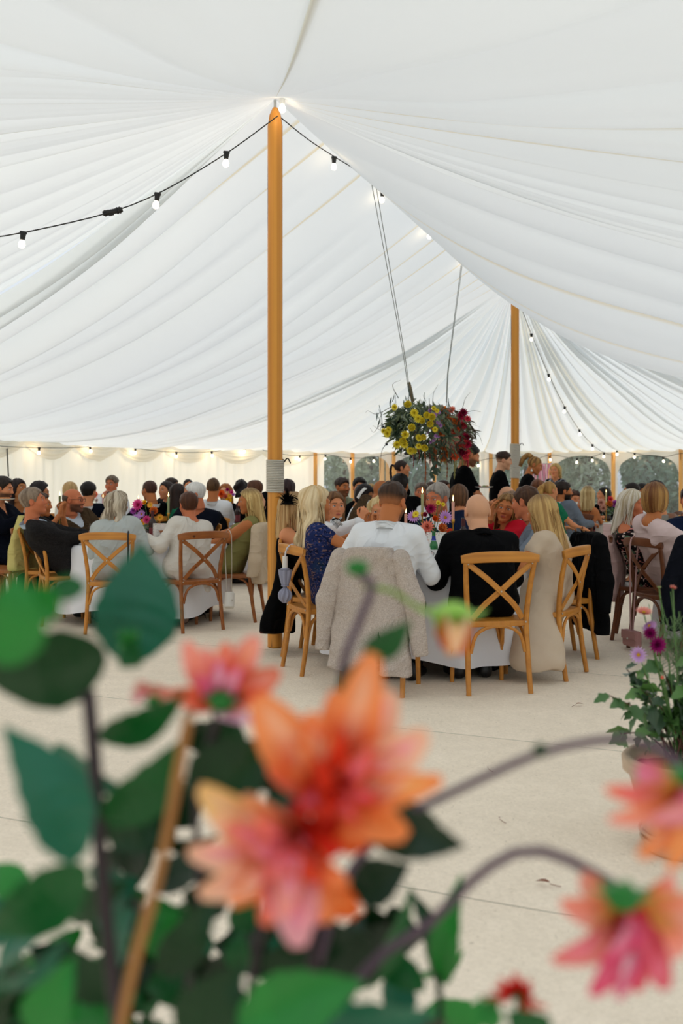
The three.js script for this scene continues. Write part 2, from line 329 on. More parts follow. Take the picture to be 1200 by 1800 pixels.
// grey electrical cable and box on the curtain
{
  const p = at(13, 800, 15.9), o = thing('cable_box', 'grey cable running down the curtain to a small socket box behind the seated guests', 'cable');
  part('cable', tube([at(12, 772, 16.3), at(13, 800, 16.2), at(15, 838, 16.2)], 0.012, 12, 6), mat(0x55554f, 0.6), o);
  const b = part('box', new RoundedBoxGeometry(0.09, 0.07, 0.06, 2, 0.012), mat(0xb9b6ac, 0.6), o); b.position.copy(at(15, 844, 16.2));
  part('conduit', tube([at(15, 846, 16.2), V(at(15, 846, 16.2).x, 0.0, -16.2)], 0.012, 3, 6), mat(0xb9b6ac, 0.6), o);
}
// ---------------------------------------------------------------- trees and hedge outside the clear panels
{
  const rnd = rng(77);
  const leafMats = [lin(0.26, 0.36, 0.25), lin(0.34, 0.43, 0.3), lin(0.22, 0.33, 0.25), lin(0.42, 0.48, 0.36)].map((c) => mat(c, 0.7, { transmission: 0.3, vertexColors: true }));
  function crown(seed, n, rx, ry, rz, leaf) {
    const r = rng(seed), pos = [], col = [], q = new THREE.Quaternion(), a = V(0, 0, 0), c = V(0, 0, 0);
    for (let i = 0; i < n; i++) {
      const th = r() * 2 * PI, ph = Math.acos(2 * r() - 1), rr = 0.55 + 0.45 * Math.cbrt(r()) + 0.12 * noise(th * 2, ph * 3, seed);
      c.set(Math.sin(ph) * Math.cos(th) * rx * rr, Math.cos(ph) * ry * rr, Math.sin(ph) * Math.sin(th) * rz * rr);
      q.setFromEuler(new THREE.Euler(r() * 6.3, r() * 6.3, r() * 6.3)); const L = leaf * (0.6 + 0.8 * r()), w = L * 0.32, t = 0.7 + 0.6 * r();
      const pts = [[0, -L], [w, 0], [0, L], [-w, 0]].map(([x, y]) => a.clone().set(x, y, x * x / w * 0.4).applyQuaternion(q).add(c));
      for (const k of [0, 1, 2, 0, 2, 3]) { pos.push(pts[k].x, pts[k].y, pts[k].z); col.push(t, t, t); }
    }
    const g = new THREE.BufferGeometry(); g.setAttribute('position', new THREE.Float32BufferAttribute(pos, 3)); g.setAttribute('color', new THREE.Float32BufferAttribute(col, 3)); g.computeVertexNormals(); return g;
  }
  const bark = mat(0x4a3b2c, 0.95);
  const crowns = [crown(1, 2600, 0.78, 2.3, 0.78, 0.14), crown(2, 2600, 0.76, 2.5, 0.76, 0.12), crown(3, 2400, 0.8, 2.1, 0.8, 0.17)];
  const spots = [[500, 31, 0], [606, 31, 1], [713, 31, 2], [820, 31, 0], [926, 31, 1], [1032, 31, 2], [1138, 31, 0], [1244, 31, 1], [480, 39, 1], [650, 39, 2], [820, 39, 0], [990, 39, 1], [1160, 39, 2], [1330, 39, 0]];
  const kinds = ['dense leafy tree', 'tall narrow leafy tree', 'loose pale leafy tree'], by = ['the curtain end', 'the first arched panel', 'the porch posts', 'the hanging flowers', 'the far tent pole', 'the blonde in floral dress', 'the dark-haired diner in grey', 'the outermost panel'];
  spots.forEach(([px, d, k], i) => {
    const p = at(px, HORIZON, d); p.y = -0.03; const h = k === 1 ? 3.0 : 2.5;
    const o = thing('leafy_tree', i < 8 ? `${kinds[k]} outside the clear panels behind ${by[i]}` : `taller tree further out, ${['first', 'second', 'third', 'fourth', 'fifth', 'last'][i - 8]} of the back row counted from the curtain`, 'tree', p, i * 1.3, 'trees outside the clear panels');
    const tk = part('trunk', tube([[0, 0, 0], [0.05, 1, 0.04], [-0.04, h, 0]], (t) => lerp(0.16, 0.07, t), 8, 7), bark, o);
    const c = part('crown', crowns[k], leafMats[(i * 7) % 4], o); c.position.y = h * (i < 8 ? 0.86 : 1.5); c.scale.setScalar(i < 8 ? 1 : 1.95);
    if (i >= 8) tk.scale.y = 1.4;
  });
}
// ---------------------------------------------------------------- cross-back chairs
const oakA = mat(0xffffff, 0.42, { map: woodTex([208, 140, 52], [164, 98, 28], 21, 2) });
const oakB = mat(0xffffff, 0.42, { map: woodTex([166, 98, 40], [118, 62, 22], 22, 2) });
const oakC = mat(0xffffff, 0.45, { map: woodTex([122, 68, 34], [82, 42, 20], 23, 2) });
const boltMat = mat(0xc9c5ba, 0.3, { metalness: 1 });
function bar(pts, w, t, seg = 14, nrm) {                          // a flat bent strip: w wide, t thick across nrm(t)
  const curve = new THREE.CatmullRomCurve3(pts.map((p) => V(...p))), pos = [], idx = [], uv = [];
  for (let i = 0; i <= seg; i++) {
    const u = i / seg, p = curve.getPointAt(u), T = curve.getTangentAt(u), N = (nrm ? nrm(u) : V(0, 0, 1)).clone().projectOnPlane(T).normalize(), B = T.clone().cross(N);
    const ww = typeof w === 'function' ? w(u) : w, prof = [[-1, -0.6], [-0.8, -1], [0.8, -1], [1, -0.6], [1, 0.6], [0.8, 1], [-0.8, 1], [-1, 0.6]];
    prof.forEach(([a, b], k) => { const q = p.clone().addScaledVector(B, a * ww / 2).addScaledVector(N, b * t / 2); pos.push(q.x, q.y, q.z); uv.push(k / 8, u * 0.5); });
    if (i < seg) for (let k = 0; k < 8; k++) { const a = i * 8 + k, b = i * 8 + (k + 1) % 8; idx.push(a, b, a + 8, b, b + 8, a + 8); }
  }
  for (const e of [0, seg * 8]) for (let k = 1; k < 7; k++) idx.push(e, e + k, e + k + 1);
  const g = new THREE.BufferGeometry(); g.setAttribute('position', new THREE.Float32BufferAttribute(pos, 3)); g.setAttribute('uv', new THREE.Float32BufferAttribute(uv, 2)); g.setIndex(idx); g.computeVertexNormals(); return g;
}
// chair faces +z; its origin is on the floor under the middle of the seat
const CH = 0.89, POST = (s) => [[s * 0.205, 0, -0.25], [s * 0.2, 0.22, -0.215], [s * 0.195, 0.46, -0.195], [s * 0.21, 0.66, -0.215], [s * 0.228, 0.84, -0.255]];
const chairGeo = (() => {
  const seat = new THREE.Shape(); seat.moveTo(-0.19, -0.2); seat.quadraticCurveTo(0, -0.225, 0.19, -0.2); seat.quadraticCurveTo(0.225, -0.02, 0.215, 0.14); seat.quadraticCurveTo(0.2, 0.215, 0.12, 0.22); seat.lineTo(-0.12, 0.22); seat.quadraticCurveTo(-0.2, 0.215, -0.215, 0.14); seat.quadraticCurveTo(-0.225, -0.02, -0.19, -0.2);
  const sg = new THREE.ExtrudeGeometry(seat, { depth: 0.022, bevelEnabled: true, bevelSize: 0.01, bevelThickness: 0.008, bevelSegments: 2, curveSegments: 10 }).rotateX(-PI / 2);
  sg.scale(1, 1, -1); { const ix = sg.index; if (!ix) { const P = sg.attributes; for (const a of Object.values(P)) { const n = a.itemSize; for (let i = 0; i < a.count; i += 3) for (let c = 0; c < n; c++) { const t = a.array[(i + 1) * n + c]; a.array[(i + 1) * n + c] = a.array[(i + 2) * n + c]; a.array[(i + 2) * n + c] = t; } } } sg.computeVertexNormals(); }
  moved(sg, 0, 0.43, 0);
  const SUV = sg.attributes.uv, SP = sg.attributes.position; for (let i = 0; i < SUV.count; i++) SUV.setXY(i, SP.getX(i) * 2, SP.getZ(i) * 0.8);
  const back = (s) => tube(POST(s), (t) => lerp(0.0165, 0.019, Math.sin(t * PI)), 14, 7);
  const front = (s) => tube([[s * 0.175, 0, 0.2], [s * 0.172, 0.22, 0.19], [s * 0.168, 0.44, 0.175]], (t) => lerp(0.0155, 0.02, t), 4, 8);
  const rail = bar([[-0.255, 0.855, -0.25], [-0.15, 0.868, -0.285], [0, 0.872, -0.297], [0.15, 0.868, -0.285], [0.255, 0.855, -0.25]], (u) => 0.068 - 0.02 * Math.abs(2 * u - 1) ** 6, 0.026, 16, (u) => V(-0.6 * (2 * u - 1), 0, 1));
  const xb = (s) => bar([[s * 0.215, 0.83, -0.25], [s * 0.1, 0.74, -0.265 - s * 0.008], [0, 0.652, -0.262 - s * 0.008], [-s * 0.1, 0.56, -0.235 - s * 0.008], [-s * 0.165, 0.475, -0.2]], 0.036, 0.011, 12);
  const arch = (a, b, y, h) => tube([[...a], [lerp(a[0], b[0], 0.1), y + h * 0.7, lerp(a[2], b[2], 0.1)], [lerp(a[0], b[0], 0.32), y + h * 0.97, lerp(a[2], b[2], 0.32)], [lerp(a[0], b[0], 0.68), y + h * 0.97, lerp(a[2], b[2], 0.68)], [lerp(a[0], b[0], 0.9), y + h * 0.7, lerp(a[2], b[2], 0.9)], [...b]], 0.0115, 14, 6);
  const arches = [arch([-0.18, 0.26, -0.215], [0.18, 0.26, -0.215], 0.26, 0.165), arch([-0.16, 0.26, 0.185], [0.16, 0.26, 0.185], 0.26, 0.165), arch([-0.19, 0.26, -0.2], [-0.165, 0.26, 0.175], 0.26, 0.165), arch([0.19, 0.26, -0.2], [0.165, 0.26, 0.175], 0.26, 0.165)];
  const bolt = moved(new THREE.SphereGeometry(0.007, 6, 4).scale(1, 1, 0.6), 0, 0, 0), bolts = [[0.212, 0.826, -0.262], [-0.212, 0.826, -0.262], [0, 0.652, -0.276], [0.185, 0.45, -0.218], [-0.185, 0.45, -0.218]];
  return { seat: sg, back: [back(-1), back(1)], front: [front(-1), front(1)], rail, xb: [xb(-1), xb(1)], arches, bolt, bolts };
})();
function chairIn(m, name, label, p, turn, group) {
  const o = thing('cross_back_chair', label, 'chair', p, turn, group), g = chairGeo;
  part('seat', g.seat, m, o); part('top_rail', g.rail, m, o);
  for (const b of g.back) part('rear_leg', b, m, o); for (const b of g.front) part('front_leg', b, m, o);
  for (const b of g.xb) part('cross_brace', b, m, o); for (const b of g.arches) part('bent_arch', b, m, o);
  for (const b of g.bolts) part('bolt', g.bolt, boltMat, o).position.set(...b);
  return o;
}
const chairProto = {};
function chair(kind, x, z, turn, label, group) {
  if (!chairProto[kind]) return chairProto[kind] = chairIn({ honey: oakA, amber: oakB, dark: oakC }[kind], kind, label, [x, 0, z], turn, group);
  const o = dup(chairProto[kind], [x, 0, z], turn, label); delete o.userData.group; if (group) o.userData.group = group; return o;
}
// ---------------------------------------------------------------- round tables under cloths
const linen = mat(lin(0.8, 0.8, 0.83), 0.85, { specularIntensity: 0.2 });
const linenWarm = mat(lin(0.62, 0.58, 0.52), 0.85, { specularIntensity: 0.2 });
const TT = 0.752;
function roundTable(x, z, r, tableLabel, clothLabel, seed, cm = linen, drop = 0.62) {
  const o = thing('round_table', tableLabel, 'table', [x, 0, z], seed, 'round tables under cloths');
  part('table_top', lathe([[0.001, 0.715], [r - 0.02, 0.715], [r - 0.01, 0.725], [r - 0.01, 0.737], [r - 0.018, 0.743], [0.001, 0.743]], 40), oakB, o);
  for (let k = 0; k < 4; k++) { const a = k * PI / 2; part('leg', tube([[Math.cos(a) * r * 0.55, 0, Math.sin(a) * r * 0.55], [Math.cos(a) * r * 0.5, 0.715, Math.sin(a) * r * 0.5]], 0.018, 4, 8), steel, o); }
  const c = new THREE.Group(); c.name = numbered('tablecloth');
  const g = sheet((u, v) => {
    const a = u * 2 * PI, rr = r + 0.006;
    if (v < 0.3) { const q = v / 0.3 * rr; return V(q * Math.cos(a), TT - 0.003 + (v > 0.27 ? -0.002 : 0), q * Math.sin(a)); }
    const w = (v - 0.3) / 0.7, fold = (0.5 + 0.5 * Math.sin(a * 9 + 1.7 * noise(Math.cos(a) * 2, Math.sin(a) * 2, seed * 9))) * 0.1 + 0.035 * noise(Math.cos(a) * 3.5, Math.sin(a) * 3.5, seed * 5), k = rr + 0.012 * Math.sqrt(Math.min(1, w * 8)) + fold * w ** 0.8;
    const dropHere = drop * (1 + 0.06 * Math.cos(4 * a + seed)); return V(k * Math.cos(a), TT - 0.004 - Math.max(0, w) * dropHere, k * Math.sin(a));
  }, 120, 24, 4, 2);
  const m = new THREE.Mesh(g, cm); m.name = c.name; scene.add(m); m.position.set(x, 0, z); m.userData = { label: clothLabel, category: 'tablecloth' };
  return o;
}
const T = { near: [0.7, -7.5], left: [-1.93, -9.88], back: [-3.35, -13.6], mid: [-1.55, -13.9], behind: [1.0, -11.6], far: [4.0, -15.2], side: [3.45, -8.2], edge: [-4.6, -11.6] };
roundTable(...T.near, 0.78, 'round table in front of the black-suited man and his neighbour in beige', 'white tablecloth with a drinks-laden top between the white shirt and black suit', 1);
roundTable(...T.left, 0.78, 'round table encircled by the grey-bobbed woman and the man in charcoal', 'white tablecloth beside the pale jacket of the grey-bobbed woman', 2);
roundTable(...T.back, 0.78, 'round table where the drinking man in a gold tie sits', 'white tablecloth in front of the drinking man in gold tie', 3);
roundTable(...T.mid, 0.78, 'round table before the white-shirted man near the curtain', 'white tablecloth beyond the white-shirted man whose chair wears a black jacket', 4);
roundTable(...T.behind, 0.78, 'round table underneath the hanging flower cloud', 'white tablecloth below the hanging flower cloud', 5);
roundTable(...T.far, 0.8, 'round table next to the bare-backed woman at the far pole', 'taupe tablecloth beside the bare-backed woman', 6, linenWarm);
roundTable(...T.side, 0.78, 'round table beyond the woman in the pale pink cardigan', 'white tablecloth beyond the pale pink cardigan', 7);
// ---------------------------------------------------------------- figures: smooth fields of tapered capsules, meshed with surface nets
class Field {
  constructor(lo, hi, cell) {
    this.lo = lo; this.c = cell; this.n = [0, 1, 2].map((k) => Math.ceil((hi.getComponent(k) - lo.getComponent(k)) / cell) + 1);
    this.f = new Float32Array(this.n[0] * this.n[1] * this.n[2]).fill(1);
  }
  each(lo, hi, fn) {
    const { c, n, f } = this, L = this.lo, i0 = Math.max(0, Math.floor((lo.x - L.x) / c)), i1 = Math.min(n[0] - 1, Math.ceil((hi.x - L.x) / c)), j0 = Math.max(0, Math.floor((lo.y - L.y) / c)), j1 = Math.min(n[1] - 1, Math.ceil((hi.y - L.y) / c)), k0 = Math.max(0, Math.floor((lo.z - L.z) / c)), k1 = Math.min(n[2] - 1, Math.ceil((hi.z - L.z) / c));
    for (let k = k0; k <= k1; k++) for (let j = j0; j <= j1; j++) { let a = (k * n[1] + j) * n[0] + i0; for (let i = i0; i <= i1; i++, a++) f[a] = fn(L.x + i * c, L.y + j * c, L.z + k * c, f[a]); }
  }
  cone(a, b, ra, rb, k = 0.03) {                                  // tapered capsule, joined smoothly over k
    const m = Math.max(ra, rb) + k + 2 * this.c, bx = b.x - a.x, by = b.y - a.y, bz = b.z - a.z, l2 = bx * bx + by * by + bz * bz || 1e-9;
    this.each(V(Math.min(a.x, b.x) - m, Math.min(a.y, b.y) - m, Math.min(a.z, b.z) - m), V(Math.max(a.x, b.x) + m, Math.max(a.y, b.y) + m, Math.max(a.z, b.z) + m), (x, y, z, f) => {
      const px = x - a.x, py = y - a.y, pz = z - a.z; let h = (px * bx + py * by + pz * bz) / l2; h = h < 0 ? 0 : h > 1 ? 1 : h;
      const dx = px - bx * h, dy = py - by * h, dz = pz - bz * h, d = Math.sqrt(dx * dx + dy * dy + dz * dz) - (ra + (rb - ra) * h);
      const e = k - Math.abs(f - d); return (f < d ? f : d) - (e > 0 ? e * e / (4 * k) : 0);
    });
    return this;
  }
  ball(p, r, k = 0.02) { return this.cone(p, p, r, r, k); }
  oval(p, rx, ry, rz, k = 0.02, cut = false) {
    const m = Math.max(rx, ry, rz) + k + 2 * this.c;
    this.each(V(p.x - m, p.y - m, p.z - m), V(p.x + m, p.y + m, p.z + m), (x, y, z, f) => {
      const a = (x - p.x) / rx, b = (y - p.y) / ry, c = (z - p.z) / rz, q = Math.sqrt(a * a + b * b + c * c), w = Math.sqrt((a / rx) ** 2 + (b / ry) ** 2 + (c / rz) ** 2), d = w > 0 ? q * (q - 1) / w : -Math.min(rx, ry, rz);
      if (cut) { const e = k - Math.abs(f + d); return Math.max(f, -d) + (e > 0 ? e * e / (4 * k) : 0); }
      const e = k - Math.abs(f - d); return (f < d ? f : d) - (e > 0 ? e * e / (4 * k) : 0);
    });
    return this;
  }
  all(fn) { return this.each(this.lo, V(1e3, 1e3, 1e3), fn), this; }
  band(fn, slack = 0.012) {                                       // like all(), but works out far cells only once per block
    const { f, c, lo } = this, [nx, ny, nz] = this.n, B = 4, lim = B * c * 0.9 + slack;
    for (let k = 0; k < nz; k += B) for (let j = 0; j < ny; j += B) for (let i = 0; i < nx; i += B) {
      const m = fn(lo.x + (i + 1.5) * c, lo.y + (j + 1.5) * c, lo.z + (k + 1.5) * c), far = Math.abs(m) > lim;
      for (let K = k; K < Math.min(nz, k + B); K++) for (let J = j; J < Math.min(ny, j + B); J++) for (let I = i, a = (K * ny + J) * nx + i; I < Math.min(nx, i + B); I++, a++) f[a] = far ? m : fn(lo.x + I * c, lo.y + J * c, lo.z + K * c);
    }
    return this;
  }
  mesh(color) {                                                   // color(x, y, z) -> [r, g, b]
    const { f, c, lo } = this, [nx, ny, nz] = this.n, far = 5 * c, id = new Int32Array(f.length).fill(-1), pos = [], idx = [], sx = 1, sy = nx, sz = nx * ny, off = [0, sx, sy, sx + sy, sz, sx + sz, sy + sz, sx + sy + sz];
    for (let k = 0; k < nz - 1; k++) for (let j = 0; j < ny - 1; j++) for (let i = 0; i < nx - 1; i++) {
      const a = k * sz + j * sy + i; if (f[a] > far || f[a] < -far) continue; let m = 0; for (let q = 0; q < 8; q++) if (f[a + off[q]] < 0) m |= 1 << q;
      if (m === 0 || m === 255) continue;
      let X = 0, Y = 0, Z = 0, n = 0;
      for (let q = 0; q < 8; q++) for (let b = 1; b < 8; b <<= 1) if (!(q & b)) {
        const r = q | b; if (((m >> q) & 1) === ((m >> r) & 1)) continue;
        const t = f[a + off[q]] / (f[a + off[q]] - f[a + off[r]]);
        X += (q & 1) + (b === 1 ? t : 0); Y += ((q >> 1) & 1) + (b === 2 ? t : 0); Z += ((q >> 2) & 1) + (b === 4 ? t : 0); n++;
      }
      id[a] = pos.length / 3; pos.push(lo.x + (i + X / n) * c, lo.y + (j + Y / n) * c, lo.z + (k + Z / n) * c);
    }
    for (let k = 1; k < nz - 1; k++) for (let j = 1; j < ny - 1; j++) for (let i = 1; i < nx - 1; i++) {
      const a = k * sz + j * sy + i, s = f[a] < 0; if (f[a] > far || f[a] < -far) continue;
      for (const [d, u, v] of [[sx, sy, sz], [sy, sz, sx], [sz, sx, sy]]) {
        if (s === (f[a + d] < 0)) continue;
        const p = id[a], q = id[a - u], r = id[a - u - v], w = id[a - v];
        if (p < 0 || q < 0 || r < 0 || w < 0) continue;
        if (s) idx.push(p, q, r, p, r, w); else idx.push(p, r, q, p, w, r);
      }
    }
    const g = new THREE.BufferGeometry(), N = pos.length / 3, nor = new Float32Array(pos.length);
    const val = (x, y, z) => { x = clamp((x - lo.x) / c, 0, nx - 1.001); y = clamp((y - lo.y) / c, 0, ny - 1.001); z = clamp((z - lo.z) / c, 0, nz - 1.001); const i = x | 0, j = y | 0, k = z | 0, a = k * sz + j * sy + i, u = x - i, v = y - j, w = z - k; return lerp(lerp(lerp(f[a], f[a + 1], u), lerp(f[a + sy], f[a + sy + 1], u), v), lerp(lerp(f[a + sz], f[a + sz + 1], u), lerp(f[a + sz + sy], f[a + sz + sy + 1], u), v), w); };
    for (let i = 0; i < N; i++) { const x = pos[i * 3], y = pos[i * 3 + 1], z = pos[i * 3 + 2], e = c; let a = val(x + e, y, z) - val(x - e, y, z), b = val(x, y + e, z) - val(x, y - e, z), d = val(x, y, z + e) - val(x, y, z - e); const l = Math.hypot(a, b, d) || 1; nor[i * 3] = a / l; nor[i * 3 + 1] = b / l; nor[i * 3 + 2] = d / l; }
    g.setAttribute('position', new THREE.Float32BufferAttribute(pos, 3)); g.setAttribute('normal', new THREE.BufferAttribute(nor, 3)); g.setIndex(idx);
    const uv = new Float32Array(N * 2); for (let i = 0; i < N; i++) { uv[i * 2] = this.cyl === undefined ? pos[i * 3] : Math.atan2(pos[i * 3], this.cyl - pos[i * 3 + 2] + 1e-6) * 0.17; uv[i * 2 + 1] = pos[i * 3 + 1]; } g.setAttribute('uv', new THREE.BufferAttribute(uv, 2));
    if (color) { const col = new Float32Array(N * 3); for (let i = 0; i < N; i++) col.set(color(pos[i * 3], pos[i * 3 + 1], pos[i * 3 + 2]), i * 3); g.setAttribute('color', new THREE.BufferAttribute(col, 3)); }
    return g;
  }
}
const hex = (h) => { const c = new THREE.Color(h); return [c.r, c.g, c.b]; };
const mix3 = (a, b, t) => [lerp(a[0], b[0], t), lerp(a[1], b[1], t), lerp(a[2], b[2], t)];
const skinMat = new THREE.MeshPhysicalMaterial({ color: 0xffffff, vertexColors: true, roughness: 0.55, specularIntensity: 0.4 });
const hairMat = new THREE.MeshPhysicalMaterial({ color: 0xffffff, vertexColors: true, roughness: 0.5, specularIntensity: 0.5 });
const clothMats = new Map();
const foldTex = (() => { const t = dataTex(256, 256, (x, y) => { const a = x + 0.05 * noiseP(x, y, 5), b = y + 0.05 * noiseP(y, x, 4), q = 1 - Math.abs(noiseP(a, b, 5)), w = 1 - Math.abs(noiseP((a + b * 0.6 + 1) % 1, (b + 1) % 1, 9)), v = 255 * (0.62 * q ** 2.2 + 0.38 * w ** 2.5); return [v, v, v]; }, false); t.repeat.set(2.4, 1.7); return t; })();
function cloth(c, rough = 0.88, o = {}) { const key = c + JSON.stringify(Object.keys(o)) + (o.key ?? ''); if (!clothMats.has(key)) { const { key: _k, ...p } = o; clothMats.set(key, mat(c, rough, { specularIntensity: 0.15, bumpMap: foldTex, bumpScale: 0.013, ...p })); } return clothMats.get(key); }

// ---- head: origin between the ears, chin at -0.118, crown at +0.118, face towards +z
const SKIN = { pale: hex('#e2a985'), fair: hex('#d88f64'), tan: hex('#c07646'), ruddy: hex('#cb7852'), olive: hex('#b87a4c') };
function headGeo({ sex, cell, skin, hair, brow, stubble = 0, beard = 0, shaved = 0, lip }) {
  const f = new Field(V(-0.105, -0.15, -0.135), V(0.105, 0.14, 0.135), cell), m = sex === 'm', j = m ? 1 : 0.9;
  f.oval(V(0, 0.03, -0.018), 0.076, 0.088, 0.098, 0.02).oval(V(0, -0.03, 0.032), 0.062 * (m ? 1 : 0.96), 0.085, 0.062, 0.03);
  for (const s of [-1, 1]) { f.cone(V(s * 0.046 * j, -0.055, -0.005), V(s * 0.012, -0.1, 0.066), 0.024, 0.017, 0.025); f.ball(V(s * 0.042, -0.022, 0.056), 0.026, 0.03); f.cone(V(s * 0.045, 0.03, 0.068), V(0, 0.026, 0.086), 0.01, 0.011, 0.02); }
  f.ball(V(0, -0.1, 0.072), 0.017 * j, 0.02);
  for (const s of [-1, 1]) f.oval(V(s * 0.031, 0.008, 0.103), 0.019, 0.013, 0.02, 0.014, true);
  f.cone(V(0, 0.018, 0.089), V(0, -0.026, 0.107), 0.008, m ? 0.0125 : 0.0105, 0.012);
  for (const s of [-1, 1]) { f.ball(V(s * 0.012, -0.03, 0.099), 0.0085, 0.008); f.ball(V(s * 0.031, 0.008, 0.0765), 0.0135, 0.004); }
  f.cone(V(-0.02, -0.0585, 0.0885), V(0.02, -0.0585, 0.0885), 0.006, 0.006, 0.006).cone(V(-0.015, -0.068, 0.089), V(0.015, -0.068, 0.089), 0.0075, 0.0075, 0.005);
  for (const s of [-1, 1]) { f.oval(V(s * 0.08, 0.0, -0.012), 0.011, 0.033, 0.02, 0.01); f.oval(V(s * 0.089, 0.003, -0.006), 0.006, 0.019, 0.01, 0.006, true); }
  f.cone(V(0, -0.07, -0.03), V(0, -0.2, -0.045), m ? 0.062 : 0.052, m ? 0.064 : 0.054, 0.025);
  const lipC = lip ?? mix3(skin, hex('#b04a48'), m ? 0.45 : 0.75), browC = brow ?? hair;
  return f.mesh((x, y, z) => {
    let c = mix3(skin, hex('#c9604a'), 0.12 * Math.exp(-((Math.abs(x) - 0.045) ** 2 + (y + 0.025) ** 2) / 0.0006) * (z > 0.03 ? 1 : 0) + (z > 0.097 ? 0.1 : 0) + (Math.abs(x) > 0.078 ? 0.18 : 0));
    const ax = Math.abs(x), eye = Math.hypot(ax - 0.031, y - 0.008, z - 0.0765);
    if (z > 0.03 && beard) { const b = sstep(-0.02, -0.05, y) * (z < 0.085 || y < -0.075 || y > -0.052 ? 1 : 0.2) * (Math.hypot(x / 0.022, (y + 0.062) / 0.012) < 1 ? 0 : 1); c = mix3(c, hair, b * beard); }
    if (beard && z <= 0.03) c = mix3(c, hair, beard * sstep(-0.02, -0.045, y) * sstep(-0.02, 0.0, z) * (y > -0.115 ? 1 : 0));
    if (stubble) c = mix3(c, mix3(hair, hex('#5a4238'), 0.5), stubble * sstep(-0.02, -0.05, y) * sstep(-0.02, 0.01, z) * (y > -0.112 ? 1 : 0.3));
    if (shaved) c = mix3(c, mix3(skin, hair, 0.4), shaved * sstep(0.0, 0.03, y * 0.9 - z * 0.45 + 0.055) * (ax > 0.076 ? 0 : 1));
    if (Math.hypot(x / 0.021, (y + 0.0625) / 0.0105) < 1 && z > 0.075) c = lipC;
    if (Math.abs(y + 0.0628) < 0.0016 && ax < 0.02 && z > 0.075) c = mix3(lipC, [0.05, 0.01, 0.01], 0.6);
    if (eye < 0.0142 && z > 0.076) { const r = Math.hypot(ax - 0.031, y - 0.008); c = Math.abs(y - 0.007) > 0.0048 ? mix3(skin, [0.1, 0.04, 0.03], y > 0.008 ? (m ? 0.5 : 0.85) : 0.35) : r < 0.0062 ? [0.035, 0.025, 0.02] : [0.62, 0.6, 0.57]; }
    const by = 0.0335 - 0.25 * Math.max(0, ax - 0.04); if (z > 0.05 && ax > 0.013 && ax < 0.053 && Math.abs(y - by) < (m ? 0.0052 : 0.0036)) c = mix3(c, browC, m ? 0.8 : 0.75);
    return c;
  });
}
